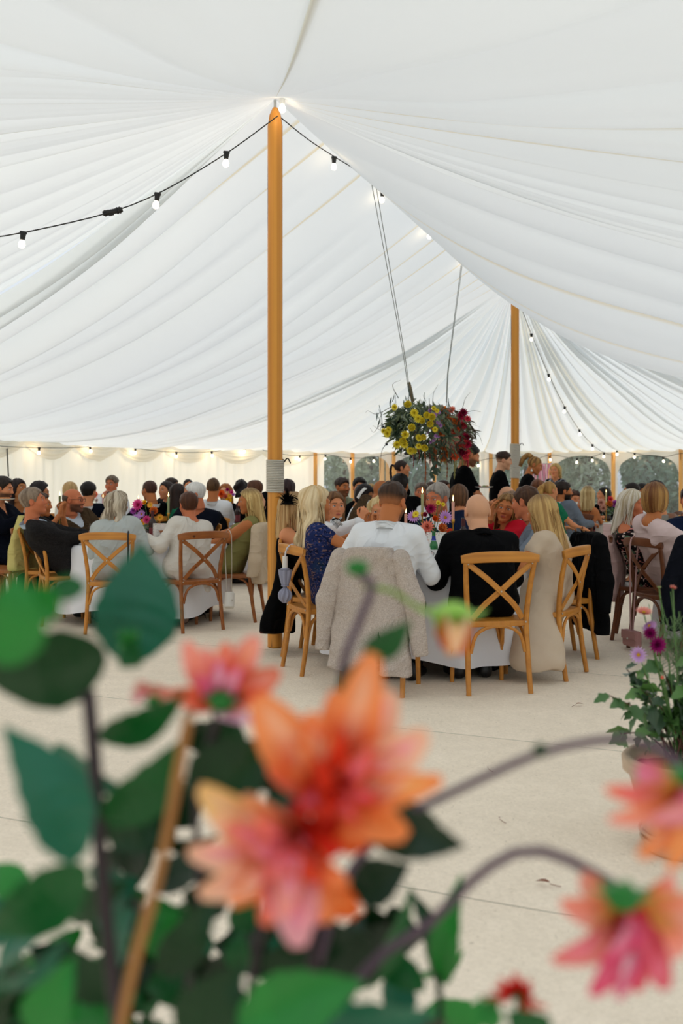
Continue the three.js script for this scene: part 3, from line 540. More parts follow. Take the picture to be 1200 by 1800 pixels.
// ---- hair, in the head's frame; down = direction the hair hangs in that frame
function hairGeo(type, base, hi, cell, o = {}) {
  const long = { long: 0.30, longer: 0.40, shoulder: 0.17, wavy: 0.33, curly: 0.2 }[type] ?? 0, seed = o.seed ?? 1, bottom = o.len ?? long;
  const f = new Field(V(-0.16, -0.15 - bottom, -0.2), V(0.16, 0.165, 0.15), cell), wav = type === 'wavy' ? 1 : type === 'curly' ? 1.6 : 0;
  const n1 = V(0, -0.5, 0.866), part_ = o.part ?? 0.02;
  const oval = (x, y, z, a, b, c) => { const X = x / a, Y = y / b, Z = z / c, q = Math.sqrt(X * X + Y * Y + Z * Z), w = Math.sqrt((X / a) ** 2 + (Y / b) ** 2 + (Z / c) ** 2); return w > 0 ? q * (q - 1) / w : -0.07; };
  const smin = (a, b, k) => { const e = k - Math.abs(a - b); return Math.min(a, b) - (e > 0 ? e * e / (4 * k) : 0); };
  const cap = (x, y, z, ax, ay, az, bx, by, bz, r, r2) => { const X = bx - ax, Y = by - ay, Z = bz - az, h = clamp(((x - ax) * X + (y - ay) * Y + (z - az) * Z) / (X * X + Y * Y + Z * Z)); return Math.hypot(x - ax - X * h, y - ay - Y * h, z - az - Z * h) - lerp(r, r2, h); };
  f.band((x, y, z) => {
    const ang = Math.atan2(x, -z - 0.01);
    let d, st;
    if (type === 'short' || type === 'receding' || type === 'fade' || type === 'tuft') {
      const th = type === 'fade' ? lerp(0.003, 0.022, sstep(0.005, 0.07, y)) : type === 'tuft' ? 0.009 : lerp(0.008, o.top ?? 0.02, sstep(-0.01, 0.08, y));
      d = oval(x, y - 0.03, z + 0.018, 0.076 + th * 0.85, 0.088 + th, 0.098 + th);
      const nap = type === 'fade' ? -0.03 : -0.06, c = (y * n1.y + z * n1.z) - (type === 'receding' ? -0.012 + 0.03 * sstep(0.02, 0.05, Math.abs(x)) : type === 'tuft' ? -0.04 : 0.024) - 0.006 * noise(x * 60, y * 60, seed);
      d = Math.max(d, c, nap - y - 0.25 * Math.max(0, z));
      if (type === 'tuft') d = Math.max(d, y - 0.035 + 0.25 * z);
      if (z > -0.03 && Math.abs(x) > 0.05) d = Math.max(d, -(y + 0.02 - Math.max(0, 0.03 - z) * 0.2));
      d = Math.max(d, 0.85 - Math.hypot((Math.abs(x) - 0.085) / 0.03, (y + 0.002) / 0.04, (z + 0.006) / 0.03) > 0 ? 0.02 * (0.85 - Math.hypot((Math.abs(x) - 0.085) / 0.03, (y + 0.002) / 0.04, (z + 0.006) / 0.03)) : -1);
      st = 0.0028 * noise(x * 130, y * 60, z * 60 + seed) + 0.004 * noise(x * 45, y * 30, z * 30 + seed) * (y > 0.05 ? 1.3 : 0.5);
    } else {
      const vol = type === 'bob' ? 0.03 : type === 'slick' || type === 'bun' ? 0.006 : wav ? 0.026 : 0.018;
      d = oval(x, y - 0.03, z + 0.018, 0.076 + vol, 0.088 + vol * 0.9, 0.098 + vol);
      if (type === 'bob') { d = smin(d, oval(x, y + 0.035, z + 0.028, 0.1, 0.09, 0.098), 0.03); d = Math.max(d, -(y + 0.112 + 0.01 * noise(ang * 5, 1, seed)) - 0.2 * (z + 0.03)); }
      if (bottom) {
        const sp = o.spread ?? 0.05;
        for (const s of [-1, 1]) {
          d = smin(d, cap(x, y, z, s * 0.05, 0.02, -0.05, s * (sp + 0.01), -0.1 - bottom, -0.115 + (o.back ?? 0), 0.055, o.tip ?? 0.028), 0.03);
          if (o.front?.[s < 0 ? 0 : 1]) d = smin(d, cap(x, y, z, s * 0.075, 0.0, 0.0, s * 0.1, -0.1 - o.front[s < 0 ? 0 : 1], 0.045, 0.03, 0.018), 0.025);
          else d = smin(d, cap(x, y, z, s * 0.072, 0.01, -0.03, s * 0.085, -0.12 - bottom * 0.4, -0.075, 0.03, 0.02), 0.025);
        }
        d = smin(d, cap(x, y, z, 0, 0.02, -0.07, 0, -0.1 - bottom * 1.02, -0.12 + (o.back ?? 0), 0.055, 0.03), 0.03);
      }
      const fw = o.fringe ? 0.034 : 0.021, c = (y * n1.y + z * n1.z) - fw - (y < -0.0 ? 0.25 * Math.min(0.08, -y) : 0);
      const faceHole = oval(x, y + 0.03, z - 0.075, 0.058, 0.098, 0.07);
      d = Math.max(d, Math.min(c, 0.02 - z > 0 ? c : c));
      if (y < -0.02 || type === 'bob') d = Math.max(d, -faceHole);
      if (type === 'slick' || type === 'bun') d = Math.max(d, -0.055 - y - 0.5 * (z + 0.02));
      const rip = wav ? 0.9 : 0.25;
      st = 0.0032 * Math.sin(ang * (wav ? 22 : 34) + 5 * noise(y * 5, ang, seed) + wav * 2.2 * Math.sin(y * 34 + ang * 2)) + 0.006 * noise(ang * 3.5, y * (wav ? 12 : 4), seed) * (1 + rip) + wav * 0.006 * Math.sin(y * 38 + ang * 3);
      if (!bottom && type !== 'bob') st *= 0.4;
    }
    return d + st;
  });
  if (type === 'bun') f.ball(V(0, 0.075, -0.13), 0.036, 0.01);
  const g = f.mesh((x, y, z) => {
    const ang = Math.atan2(x, -z - 0.01), k = clamp(0.5 + 0.55 * noise(ang * 9 + seed, y * 2.2, seed) + 0.4 * noise(ang * 24, y * 5, seed + 3)), root = o.root ? sstep(0.06, 0.12, y) * 0.6 : 0;
    const c = mix3(mix3(base, hi, k * (o.hi ?? 0.8)), o.root ?? base, root);
    return type === 'fade' && o.skin ? mix3(c, o.skin, 0.62 * sstep(0.045, -0.02, y)) : c;
  });
  return g;
}
// loose locks laid over a long head of hair
function locks(n, len, base, hi, seed, wavy) {
  const r = rng(seed), out = [];
  for (let i = 0; i < n; i++) {
    const a = (r() - 0.5) * 4.4, L = len * (0.75 + 0.35 * r()), rr = 0.095 + 0.012 * r(), ph = r() * 6, w = wavy ? 0.012 + 0.012 * r() : 0.003, pts = [];
    for (let k = 0; k <= 7; k++) {
      const t = k / 7, y = 0.115 - t * (0.215 + L), sp = t < 0.3 ? Math.sin(t / 0.3 * PI / 2) : 1, q = rr * sp * (t > 0.4 ? 1 + 0.12 * (t - 0.4) : 1);
      pts.push(V(Math.sin(a) * q * (0.88 - 0.15 * t) + w * Math.sin(t * 13 + ph), y, -0.02 - Math.cos(a) * q * 1.08 + w * 0.6 * Math.cos(t * 11 + ph) - 0.02 * t));
    }
    const g = tube(pts, (t) => 0.0036 * Math.sin(PI * clamp(0.08 + 0.9 * t)) + 0.0005, 18, 4), c = mix3(base, hi, r());
    const N = g.attributes.position.count, col = new Float32Array(N * 3); for (let k = 0; k < N; k++) col.set(c, k * 3); g.setAttribute('color', new THREE.BufferAttribute(col, 3)); out.push(g);
  }
  return out;
}
// ---- hand: wrist at the origin, fingers along +y, palm towards +z, thumb on the side given
const handCache = new Map();
function handGeo(curl, side, cell) {
  const key = [curl, side, cell].join(); if (handCache.has(key)) return handCache.get(key);
  const f = new Field(V(-0.09, -0.05, -0.06), V(0.09, 0.21, 0.11), cell), w = V(0, 0, 0), len = [0.072, 0.082, 0.076, 0.058];
  for (let i = 0; i < 4; i++) {
    const x = side * (0.03 - 0.02 * i), k = V(x, 0.088 - 0.006 * Math.abs(i - 1), 0);
    f.cone(V(x * 0.6, 0.01, 0), k, 0.017, 0.0115, 0.012);
    let p = k.clone(), a = curl * 0.55 + 0.06 * i * curl; const spread = x * 0.9;
    [0.46, 0.3, 0.24].forEach((q, s) => { const L = len[i] * q * 1.05, e = p.clone().add(V(spread * L * 1.4, Math.cos(a) * L, Math.sin(a) * L)); f.cone(p, e, 0.0096 - 0.0009 * s, 0.0088 - 0.001 * s, 0.003); p = e; a += curl * (s ? 0.6 : 0.85); });
  }
  f.cone(w, V(0, -0.04, 0), 0.025, 0.026, 0.015);
  const t0 = V(side * 0.02, 0.02, 0.006), t1 = V(side * 0.048, 0.05, 0.018 + 0.012 * curl), t2 = V(side * 0.055, 0.082, 0.028 + 0.016 * curl), t3 = V(side * (0.055 - 0.012 * curl), 0.106, 0.034 + 0.024 * curl);
  f.cone(t0, t1, 0.018, 0.0125, 0.012).cone(t1, t2, 0.0115, 0.0105, 0.004).cone(t2, t3, 0.0105, 0.0085, 0.004);
  const g = f.mesh(); handCache.set(key, g); return g;
}
const Y = V(0, 1, 0);
function basis(y, zHint) { const Yv = y.clone().normalize(), X = Yv.clone().cross(zHint).normalize(), Z = X.clone().cross(Yv); return new THREE.Matrix4().makeBasis(X, Yv, Z); }
const shoeGeo = (() => { const f = new Field(V(-0.07, -0.02, -0.12), V(0.07, 0.14, 0.22), 0.018); f.cone(V(0, 0.045, -0.05), V(0, 0.035, 0.14), 0.045, 0.034, 0.03).cone(V(0, 0.04, -0.05), V(0, 0.09, -0.05), 0.042, 0.042, 0.03); f.all((x, y, z, d) => Math.max(d, -y)); return f.mesh(); })();
const heelGeo = (() => { const f = new Field(V(-0.06, -0.02, -0.12), V(0.06, 0.14, 0.2), 0.011); f.cone(V(0, 0.07, -0.05), V(0, 0.02, 0.08), 0.026, 0.022, 0.02).cone(V(0, 0.02, 0.08), V(0, 0.018, 0.14), 0.022, 0.014, 0.02).cone(V(0, 0.06, -0.075), V(0, 0.0, -0.085), 0.01, 0.006, 0.01); f.all((x, y, z, d) => Math.max(d, -y)); return f.mesh(); })();

// ---- a whole person. Local frame: origin on the floor, facing +z, +x is the person's own left
function person(o) {
  const g = thing('person', o.label, 'person', [o.seat ? o.seat[0] : o.at[0], 0, o.seat ? o.seat[1] : o.at[1]], o.seat ? o.seat[2] : o.at[2]);
  const turn = g.rotation.y, toLocal = (p) => V((p.x - g.position.x) * Math.cos(turn) - (p.z - g.position.z) * Math.sin(turn), p.y, (p.x - g.position.x) * Math.sin(turn) + (p.z - g.position.z) * Math.cos(turn));
  const m = o.sex === 'm', near = o.d < 9.3, mid = o.d < 11.6, cell = near ? 0.016 : mid ? 0.025 : 0.034, w = o.w ?? (m ? 1.04 : 0.92), hs = (o.hs ?? (m ? 1.0 : 0.95));
  const top = toLocal(at(o.head[0], o.head[1], o.d)), H = top.clone().add(V(0, -0.124 * hs, 0));
  const fy = R(o.face) - turn, pitch = R(o.pitch ?? 0), roll = R(o.roll ?? 0), hq = new THREE.Quaternion().setFromEuler(new THREE.Euler(pitch, fy, roll, 'YXZ'));
  const P = o.seat ? V(0, 0.46 + 0.1 * w, 0.055 + (o.back ?? 0)) : V(0, (top.y) * 0.535, 0);
  if (!o.seat) { P.x = 0; }
  const hb = V(0, -0.165, -0.04).multiplyScalar(hs).applyQuaternion(new THREE.Quaternion().slerp(hq, 0.6)), N = H.clone().add(hb);
  const up = N.clone().sub(P), L = up.length(); up.normalize(); const k = clamp(L / 0.5, 0.85, 1.15);
  let fwd = V(0, 0, 1).addScaledVector(up, -up.z).normalize(); if (o.twist) fwd.applyAxisAngle(up, R(o.twist)); const lf = up.clone().cross(fwd);
  const on = (h, x, z) => P.clone().addScaledVector(up, h * L).addScaledVector(lf, x).addScaledVector(fwd, z - 0.03 * Math.sin(PI * clamp(h)) + (o.hunch ? -0.05 * Math.sin(PI * clamp(h)) : 0));
  const sw = (m ? 0.178 : 0.148) * w * 1.0, S = [-1, 1].map((s) => on(0.885, s * sw, -0.005));
  // arms
  const ua = 0.28 * (m ? 1 : 0.93), fa = 0.25 * (m ? 1 : 0.93), arms = [-1, 1].map((s, i) => {
    const spec = (o.arms ?? [])[i] ?? (o.seat ? [s * 0.14, 0.79, 0.33] : [s * 0.24, P.y - 0.12, 0.06]);
    const A = S[i], W = spec.length && spec.isVector3 ? toLocal(spec) : V(...spec), dir = W.clone().sub(A), D = Math.min(dir.length(), (ua + fa) * 0.985); dir.normalize();
    const a = clamp((ua * ua + D * D - fa * fa) / (2 * ua * D), -1, 1), hint = V(s * 0.75, -1, -0.45).addScaledVector(dir, -V(s * 0.75, -1, -0.45).dot(dir)).normalize();
    const E = A.clone().addScaledVector(dir, ua * a).addScaledVector(hint, ua * Math.sqrt(1 - a * a));
    return { A, E, W: A.clone().addScaledVector(dir, D), s };
  });
  // legs
  const legs = [-1, 1].map((s) => {
    const hip = P.clone().addScaledVector(lf, s * 0.085 * w).add(V(0, -0.02, 0));
    if (o.seat) { const spread = o.knees ?? 0.11, kn = V(s * spread, 0.5, P.z + 0.36), an = V(s * (spread - 0.01), 0.095, kn.z - (o.tuck ?? 0.06)); return { hip, kn, an, s }; }
    const kn = hip.clone().add(V(s * 0.01, -P.y * 0.46, 0.02 + (o.stride ?? 0) * s)), an = V(s * 0.1, 0.09, -0.02 + (o.stride ?? 0) * 2 * s); return { hip, kn, an, s };
  });
  const bone = (F_, e, set) => {                                  // e: how much thicker than the body
    const t = set.torso, f = F_;
    if (t) {
      for (const s of [-1, 1]) {
        f.cone(on(0.02, s * 0.075 * w, -0.01), on(0.36, s * 0.055 * w, 0.0), 0.112 * w + e, (m ? 0.104 : 0.09) * w + e, 0.05);
        f.cone(on(0.36, s * 0.055 * w, 0.0), on(0.7, s * 0.075 * w, 0.0), (m ? 0.104 : 0.09) * w + e, (m ? 0.108 : 0.094) * w + e, 0.05);
        f.cone(on(0.7, s * 0.075 * w, 0.0), on(0.86, s * sw * 0.72, -0.01), (m ? 0.1 : 0.086) * w + e, 0.066 + e, 0.05);
        if (!m) f.ball(on(0.64, s * 0.068, 0.095), 0.062 + e * 0.8, 0.04);
        if (o.belly) f.ball(on(0.3, s * 0.03, 0.07), 0.1 * o.belly + e, 0.05);
      }
      if (t !== 'low') for (const s of [-1, 1]) f.cone(on(0.99, s * 0.02, -0.03), on(0.89, s * sw * 0.9, -0.01), 0.045 + e * 0.6, 0.048 + e, 0.04);
    }
    if (set.neck) f.cone(on(0.93, 0, -0.02), H.clone().add(V(0, -0.06, -0.035).applyQuaternion(hq)), (m ? 0.063 : 0.054) + e, (m ? 0.061 : 0.05) + e, 0.03);
    for (const [i, a] of arms.entries()) {
      const fat = (o.armFat ?? 1) * (m ? 1 : 0.9), n = set.arm === undefined ? 2 : set.arm;   // 0 none, below 1 part of the upper arm, 1..2 part of the forearm
      if (n > 0) f.cone(a.A, a.A.clone().lerp(a.E, Math.min(1, n)), 0.052 * fat + e, lerp(0.05, 0.04, Math.min(1, n)) * fat + e * (n < 1 ? 1.15 : 1), 0.03);
      if (n > 1) f.cone(a.E, a.E.clone().lerp(a.W, Math.min(1, n - 1)), 0.041 * fat + e, lerp(0.04, 0.0265, Math.min(1, n - 1)) + e, 0.025);
    }
    for (const q of legs) {
      const n = set.leg === undefined ? 2 : set.leg;
      if (n > 0) f.cone(q.hip, q.hip.clone().lerp(q.kn, Math.min(1, n)), 0.088 * w + e, lerp(0.085, 0.06, Math.min(1, n)) * w + e, 0.05);
      if (n > 1) f.cone(q.kn, q.kn.clone().lerp(q.an, Math.min(1, n - 1)), 0.056 * w + e, lerp(0.055, 0.04, n - 1) + e, 0.03);
    }
    if (set.foot) for (const q of legs) f.cone(q.an.clone(), q.an.clone().add(V(0, -0.05, 0.12)), 0.035, 0.026, 0.03);
  };
  const pts = [H, N, P, ...S, ...arms.flatMap((a) => [a.E, a.W]), ...legs.flatMap((q) => [q.kn, q.an])], box = new THREE.Box3().setFromPoints(pts).expandByVector(V(0.27, 0.14, 0.26)); box.min.y = Math.max(-0.05, box.min.y);
  const field = (c = cell) => new Field(box.min, box.max, c), skin = SKIN[o.skin ?? 'fair'], hairC = hex(o.hair?.[1] ?? '#3a2a20');
  // body: one skin mesh with head and hands
  const hcell = (o.hcell ?? (near ? 0.0042 : mid ? 0.006 : 0.0085)) * 1.32, bf = field(cell * (near ? 1 : 1.15)); bone(bf, 0, { torso: 1, neck: 1, foot: 1 });
  const body = bf.mesh((x, y, z) => skin), hd = headGeo({ sex: o.sex, cell: hcell, skin, hair: hairC, stubble: o.stubble, beard: o.beard, shaved: o.shaved, brow: o.brow && hex(o.brow), lip: o.lip && hex(o.lip) });
  hd.applyMatrix4(new THREE.Matrix4().compose(H, hq, V(hs, hs, hs).multiplyScalar(1.02)));
  const pieces = [body, hd];
  arms.forEach((a, i) => {
    const hp = (o.hands ?? [])[i] ?? {}, fore = a.W.clone().sub(a.E).normalize(), dir = hp.dir ? V(...hp.dir) : fore.clone().add(V(0, o.seat ? 0.0 : -0.1, 0.25)).normalize(), palm = hp.palm ? V(...hp.palm) : o.seat ? V(-a.s * 0.35, -1, 0) : V(-a.s, 0, -0.2);
    const h = handGeo(hp.curl ?? 0.7, a.s < 0 ? 1 : -1, near ? 0.006 : 0.0095).clone(), sc = m ? 1 : 0.9;
    h.applyMatrix4(basis(dir, palm).scale(V(sc, sc, sc)).setPosition(a.W.clone().addScaledVector(dir, 0.01)));
    const n = h.attributes.position.count, c = new Float32Array(n * 3); for (let q = 0; q < n; q++) c.set(skin, q * 3); h.setAttribute('color', new THREE.BufferAttribute(c, 3)); pieces.push(h);
  });
  part('body', pieces, skinMat, g);
  // hair
  if (o.hair?.[0]) {
    const [type, b, h2, opt = {}] = o.hair, hg = hairGeo(type, hex(b), hex(h2 ?? b), Math.max(near && /long|wavy|bob|curly|shoulder/.test(type) ? 0.0064 : hcell * 1.25, 0.006), { seed: o.seed ?? Math.round(o.head[0]), skin, ...opt }), parts = [hg];
    if (opt.locks) parts.push(...locks(Math.round(opt.locks * 1.5), (opt.len ?? 0.3), hex(b), hex(h2), o.head[0], type === 'wavy'));
    if (opt.tail) parts.push(paint(tube(opt.tail.map((p) => V(...p)), (t) => opt.tailR * (0.55 + 0.6 * Math.sin(PI * clamp(0.15 + 0.75 * t))) * (opt.braid ? 0.85 + 0.25 * Math.abs(Math.sin(t * 22)) : 1), 40, 8), hex(b), hex(h2)));
    const mesh = part('hair', parts, hairMat, g); mesh.position.copy(H); mesh.quaternion.copy(hq); mesh.scale.setScalar(hs * 1.02);
  }
  // garments
  for (const c of o.wear ?? []) {
    const e = c.e ?? 0.014, f = Object.assign(field(c.cell ? Math.max(0.0125, c.cell * 1.2) : cell * 0.92), { cyl: P.z + 0.05 });
    if (c.type === 'top') {
      bone(f, e, { torso: c.low ? 'low' : 1, arm: c.arm ?? 1.97, leg: c.skirt ?? 0.12 });
      if (c.tail) for (const s of [-1, 1]) f.cone(on(0.1, s * 0.1 * w, -0.05), V(s * 0.13, c.tail, -0.1 + (o.back ?? 0)), 0.06, 0.03, 0.05);
    } else if (c.type === 'dress') {
      bone(f, e, { torso: c.low ? 'low' : 1, arm: c.arm ?? 0, leg: 1 });
      const hem = c.hem ?? 0.45; if (o.seat) { const z1 = P.z + 0.42; for (const s of [-1, 1]) { f.cone(legs[0].hip.clone().setX(s * 0.06), V(s * 0.1, 0.5, z1), 0.1 + e, 0.075 + e, 0.06); f.cone(V(s * 0.1, 0.5, z1), V(s * (0.1 + (c.flare ?? 0.03)), hem, z1 - 0.02), 0.07 + e, 0.07 + (c.flare ?? 0.03), 0.08); } f.cone(V(0, 0.52, P.z), V(0, 0.5, z1), 0.1, 0.08, 0.08); if (hem < 0.4) f.cone(V(0, 0.5, z1), V(0, hem, z1), 0.08, 0.1, 0.08); }
      else for (const s of [-1, 1]) f.cone(legs[0].hip.clone().setX(s * 0.07), V(s * 0.1, hem, 0), 0.1 + e, 0.11 + (c.flare ?? 0.03), 0.08);
      if (c.side) f.cone(V(c.side * 0.1, 0.5, 0.02), V(c.side * 0.34, hem + 0.06, -0.04), 0.14, 0.13, 0.1).cone(V(c.side * 0.05, 0.5, 0.0), V(c.side * 0.28, hem + 0.04, -0.16), 0.13, 0.11, 0.1);
    } else if (c.type === 'trousers') bone(f, e, { torso: 0, arm: 0, leg: 1.97 });
    else if (c.type === 'vest') bone(f, e, { torso: 1, arm: 0.12, leg: 0.1 });
    const wr = c.wrinkle ?? 0.004, sc = c.wscale ?? 9;
    f.all((x, y, z, d) => {
      if (d > 0.09) return d;
      if (d > -0.03 && d < 0.04) d += wr * (noise(x * sc, y * sc * 1.6, z * sc) + 0.5 * noise(x * sc * 2.6 + 7, y * sc * 2.2, z * sc * 2.6));
      const q = V(x, y, z).sub(P), hgt = q.dot(up) / L, fz = q.dot(fwd), lx = q.dot(lf);
      if (c.neck !== undefined) d = Math.max(d, (hgt - c.neck - (c.vee && fz > 0 ? -c.vee * clamp(1 - Math.abs(lx) / 0.09) : 0) + (c.scoop ? c.scoop * clamp(1 - Math.abs(lx) / (c.scoopW ?? 0.13)) * (fz < 0 ? 1 : 0) : 0)) * L);
      else d = Math.max(d, c.vee ? Math.min((hgt - 1.0 + c.vee * clamp(1 - Math.abs(lx) / 0.085)) * L, fz - 0.01, 0.085 - Math.abs(lx)) : -1, (m ? 0.071 : 0.064) + (o.collar ? -0.008 : 0) - Math.hypot(lx, fz + 0.035) - Math.max(0, 1.0 - hgt) * 1.6, (hgt - 1.09) * L);
      if (c.cutHem !== undefined && y < 0.55) d = Math.max(d, c.cutHem - y);
      if (c.hem !== undefined) d = Math.max(d, c.hem - y + 0.012 * Math.sin(x * 40) * (c.hem < 0.3 ? 1 : 0.3));
      if (!o.seat && c.type === 'top') d = Math.max(d, P.y - (c.len ?? 0.1) - y > 0 && Math.abs(lx) < 0.2 * w ? P.y - (c.len ?? 0.1) - y : d);
      return d;
    });
    const mesh = part(c.name, f.mesh(), c.mat, g, c.label);
    if (c.straps) for (const s of [-1, 1]) part('strap', tube([on(0.62, s * 0.085, 0.15), on(0.85, s * 0.1, 0.075), on(0.96, s * 0.1, -0.03), on(0.86, s * 0.085, -0.125), on(0.62, s * 0.07, -0.12)], 0.0045, 20, 5), c.mat, mesh);
  }
  if (o.collar) {                                                 // shirt collar above a jacket or at the top of a shirt
    const pts = []; for (let i = 0; i <= 24; i++) { const a = i / 24 * 2 * PI; pts.push(on(0.99 - 0.035 * Math.cos(a), Math.sin(a) * 0.078 * (m ? 1 : 0.88), -0.038 + Math.cos(a) * 0.076)); }
    const cg = bar(pts.map((p) => p.toArray()), 0.05, 0.007, 40, (u) => { const a = u * 2 * PI; return lf.clone().multiplyScalar(Math.sin(a)).addScaledVector(fwd, Math.cos(a)); });
    part('collar', cg, o.collar, g);
  }
  if (o.lapel) { const pts = []; for (let i = 0; i <= 20; i++) { const a = (0.16 + 0.68 * i / 20) * 2 * PI; pts.push(on(1.0 - 0.035 * Math.cos(a), Math.sin(a) * 0.084, -0.034 + Math.cos(a) * 0.084).toArray()); } part('jacket_collar', bar(pts, 0.05, 0.012, 36, (u) => { const a = (0.16 + 0.68 * u) * 2 * PI; return lf.clone().multiplyScalar(Math.sin(a)).addScaledVector(fwd, Math.cos(a)).addScaledVector(up, 0.5); }), o.lapel, g); }
  if (o.glasses) { const q = new THREE.Group(); q.name = 'glasses'; q.position.copy(H); q.quaternion.copy(hq); q.scale.setScalar(hs * 1.02); g.add(q); const fr = []; for (const s of [-1, 1]) fr.push(new THREE.TorusGeometry(0.02, 0.0022, 6, 18).scale(1.1, 0.85, 1).translate(s * 0.031, 0.006, 0.101), tube([[s * 0.053, 0.01, 0.098], [s * 0.078, 0.012, 0.05], [s * 0.083, 0.012, -0.01]], 0.002, 8, 4)); fr.push(tube([[-0.01, 0.01, 0.103], [0.01, 0.01, 0.103]], 0.002, 2, 4)); part('frame', fr, o.glasses, q); }
  for (const q of legs) { const s = part('shoe', o.heels ? heelGeo : shoeGeo, o.shoes ?? blackShoe, g); s.position.set(q.an.x, 0.0, q.an.z); s.rotation.y = q.s * 0.12; }
  return Object.assign(g, { joints: { H, N, P, hq, hs, arms, on, lf, up, fwd } });
}
const blackShoe = mat(0x100e0d, 0.4), nudeShoe = mat(0xb98668, 0.5);
function paint(g, a, b) { const n = g.attributes.position.count, c = new Float32Array(n * 3), P = g.attributes.position; for (let i = 0; i < n; i++) c.set(mix3(a, b, clamp(0.5 + 0.6 * noise(P.getX(i) * 90, P.getY(i) * 20, P.getZ(i) * 90))), i * 3); g.setAttribute('color', new THREE.BufferAttribute(c, 3)); return g; }
// ---------------------------------------------------------------- cloths
const weave = (base, dark, n = 220, chk = 0) => dataTex(256, 256, (x, y, i, j) => { const t = 0.5 + 0.35 * noise(i * 0.9, j * 0.25, 1) + 0.35 * noise(i * 0.25, j * 0.9, 2) + (chk && (i % chk < 2 || j % chk < 2) ? 0.55 : 0); return base.map((b, k) => lerp(b, dark[k], clamp(t))); });
const rep = (t, k) => { t.repeat.set(k, k); return t; };
const lace = rep(dataTex(256, 256, (x, y) => {
  const a = noiseP(x, y, 14), b = noiseP(x, y, 32), vein = Math.abs(a) < 0.16 || Math.abs(b) < 0.1, petal = a > 0.25;
  return petal ? [34, 46, 92] : vein ? [44, 58, 110] : b > 0.22 ? [132, 104, 100] : [18, 26, 58];
}), 5);
const floralDark = rep(dataTex(256, 256, (x, y) => { const a = noiseP(x, y, 26), b = noiseP(x, y, 7), c = noiseP(x, y, 11); return b > 0.62 ? [92, 128, 100] : a > 0.36 ? (c > 0.1 ? [216, 196, 186] : [190, 120, 116]) : [30, 22, 24]; }), 3.4);
const floralRed = rep(dataTex(256, 256, (x, y) => { const a = noiseP(x, y, 12), b = noiseP(x, y, 24); return a > 0.35 ? [168, 52, 66] : b > 0.45 ? [200, 110, 110] : [34, 18, 26]; }), 3);
const floralNavy = rep(dataTex(256, 256, (x, y) => { const a = noiseP(x, y, 22); return a > 0.35 ? [200, 205, 210] : [24, 26, 36]; }), 4);
const tweed = rep(weave([98, 78, 54], [44, 33, 24]), 4), linenCheck = rep(weave([208, 195, 184], [166, 152, 142], 0, 0), 3), greyWeave = rep(weave([48, 46, 46], [24, 23, 24]), 4);
const C = {
  black: cloth(0x08080a), charcoal: cloth(0xffffff, 0.9, { map: greyWeave, key: 'gw' }), navy: cloth(0x0a0e1a), navySuit: cloth(0x131e38), white: cloth(0xe9ebee, 0.8), cream: cloth(0xd8d2c8), greyBlue: cloth(0xb6bcba), stone: cloth(0xcdb9a2, 0.88, { bumpScale: 0.005, key: 'st' }), olive: cloth(0x86814f),
  tweed: cloth(0xffffff, 0.92, { map: tweed, key: 'tw' }), brown: cloth(0x4a3c2e), lace: cloth(0xffffff, 0.8, { map: lace, key: 'la', bumpMap: lace, bumpScale: 0.002 }), floralDark: cloth(0xffffff, 0.8, { map: floralDark, key: 'fd' }), floralRed: cloth(0xffffff, 0.8, { map: floralRed, key: 'fr' }), floralNavy: cloth(0xffffff, 0.8, { map: floralNavy, key: 'fn' }),
  pink: cloth(0xdcc3c0), red: cloth(0xc0182a), green: cloth(0x1f6f50), teal: cloth(0x1c5a58), grey: cloth(0x8a8781), sage: cloth(0x8f977c), lilac: cloth(0x9a98ad), slate: cloth(0x6f7884), linen: cloth(0xffffff, 0.9, { map: linenCheck, key: 'lc',  }), yellow: cloth(0xc9bd78), rose: cloth(0xbfa09a), beigeJ: cloth(0xc9b59b), jeans: cloth(0x0f1015),
};
const top = (m, o = {}) => ({ type: 'top', name: 'shirt', mat: m, ...o }), jacket = (m, o = {}) => ({ type: 'top', name: 'jacket', mat: m, e: 0.024, arm: 1.9, skirt: 0.2, ...o }), pants = (m) => ({ type: 'trousers', name: 'trousers', mat: m, e: 0.016 });
const suit = (m, o) => [jacket(m, o), pants(m)];
// seats: round a table, d metres from its middle
const seatAt = (t, deg, d = 0.9) => { const a = R(deg), x = T[t][0] + Math.cos(a) * d, z = T[t][1] + Math.sin(a) * d; return [x, z, Math.atan2(T[t][0] - x, T[t][1] - z)]; };
const faceTo = (x, z, fx, fz) => [x, z, Math.atan2(fx, fz)];
const seats = {
  suit: faceTo(0.95, -6.515, -0.19, -0.98), beige: faceTo(1.41, -7.0, -0.84, -0.54), linen: faceTo(0.275, -6.48, 0.36, -0.93), lace: faceTo(-0.12, -7.145, 0.926, -0.378), coat: faceTo(-0.155, -7.77, 0.95, 0.3), pinkArm: seatAt('near', 227), curly: seatAt('near', 256, 0.95), navy: seatAt('near', 284, 0.95), redTop: seatAt('near', 314, 0.95), lean: seatAt('near', 349, 0.97),
  cardigan: faceTo(-1.39, -9.14, -0.6, -0.8), bobGrey: faceTo(-2.03, -9.0, 0.1, -0.99), charcoal: faceTo(-2.65, -9.55, 0.9, -0.42), olive: faceTo(-1.04, -9.76, -0.98, -0.15), clasp: seatAt('left', 192, 1.0), bald: seatAt('left', 217, 0.95), whiteHair: seatAt('left', 288, 0.93),
  pink: faceTo(2.62, -7.94, 0.95, -0.3), floral: faceTo(2.6, -8.56, 0.94, 0.35), navyCoat: faceTo(2.78, -7.3, 0.6, -0.8), sideFar: seatAt('side', 262, 0.95),
  bare: faceTo(3.5, -14.45, 0.55, -0.83),
};
let nc = 0;
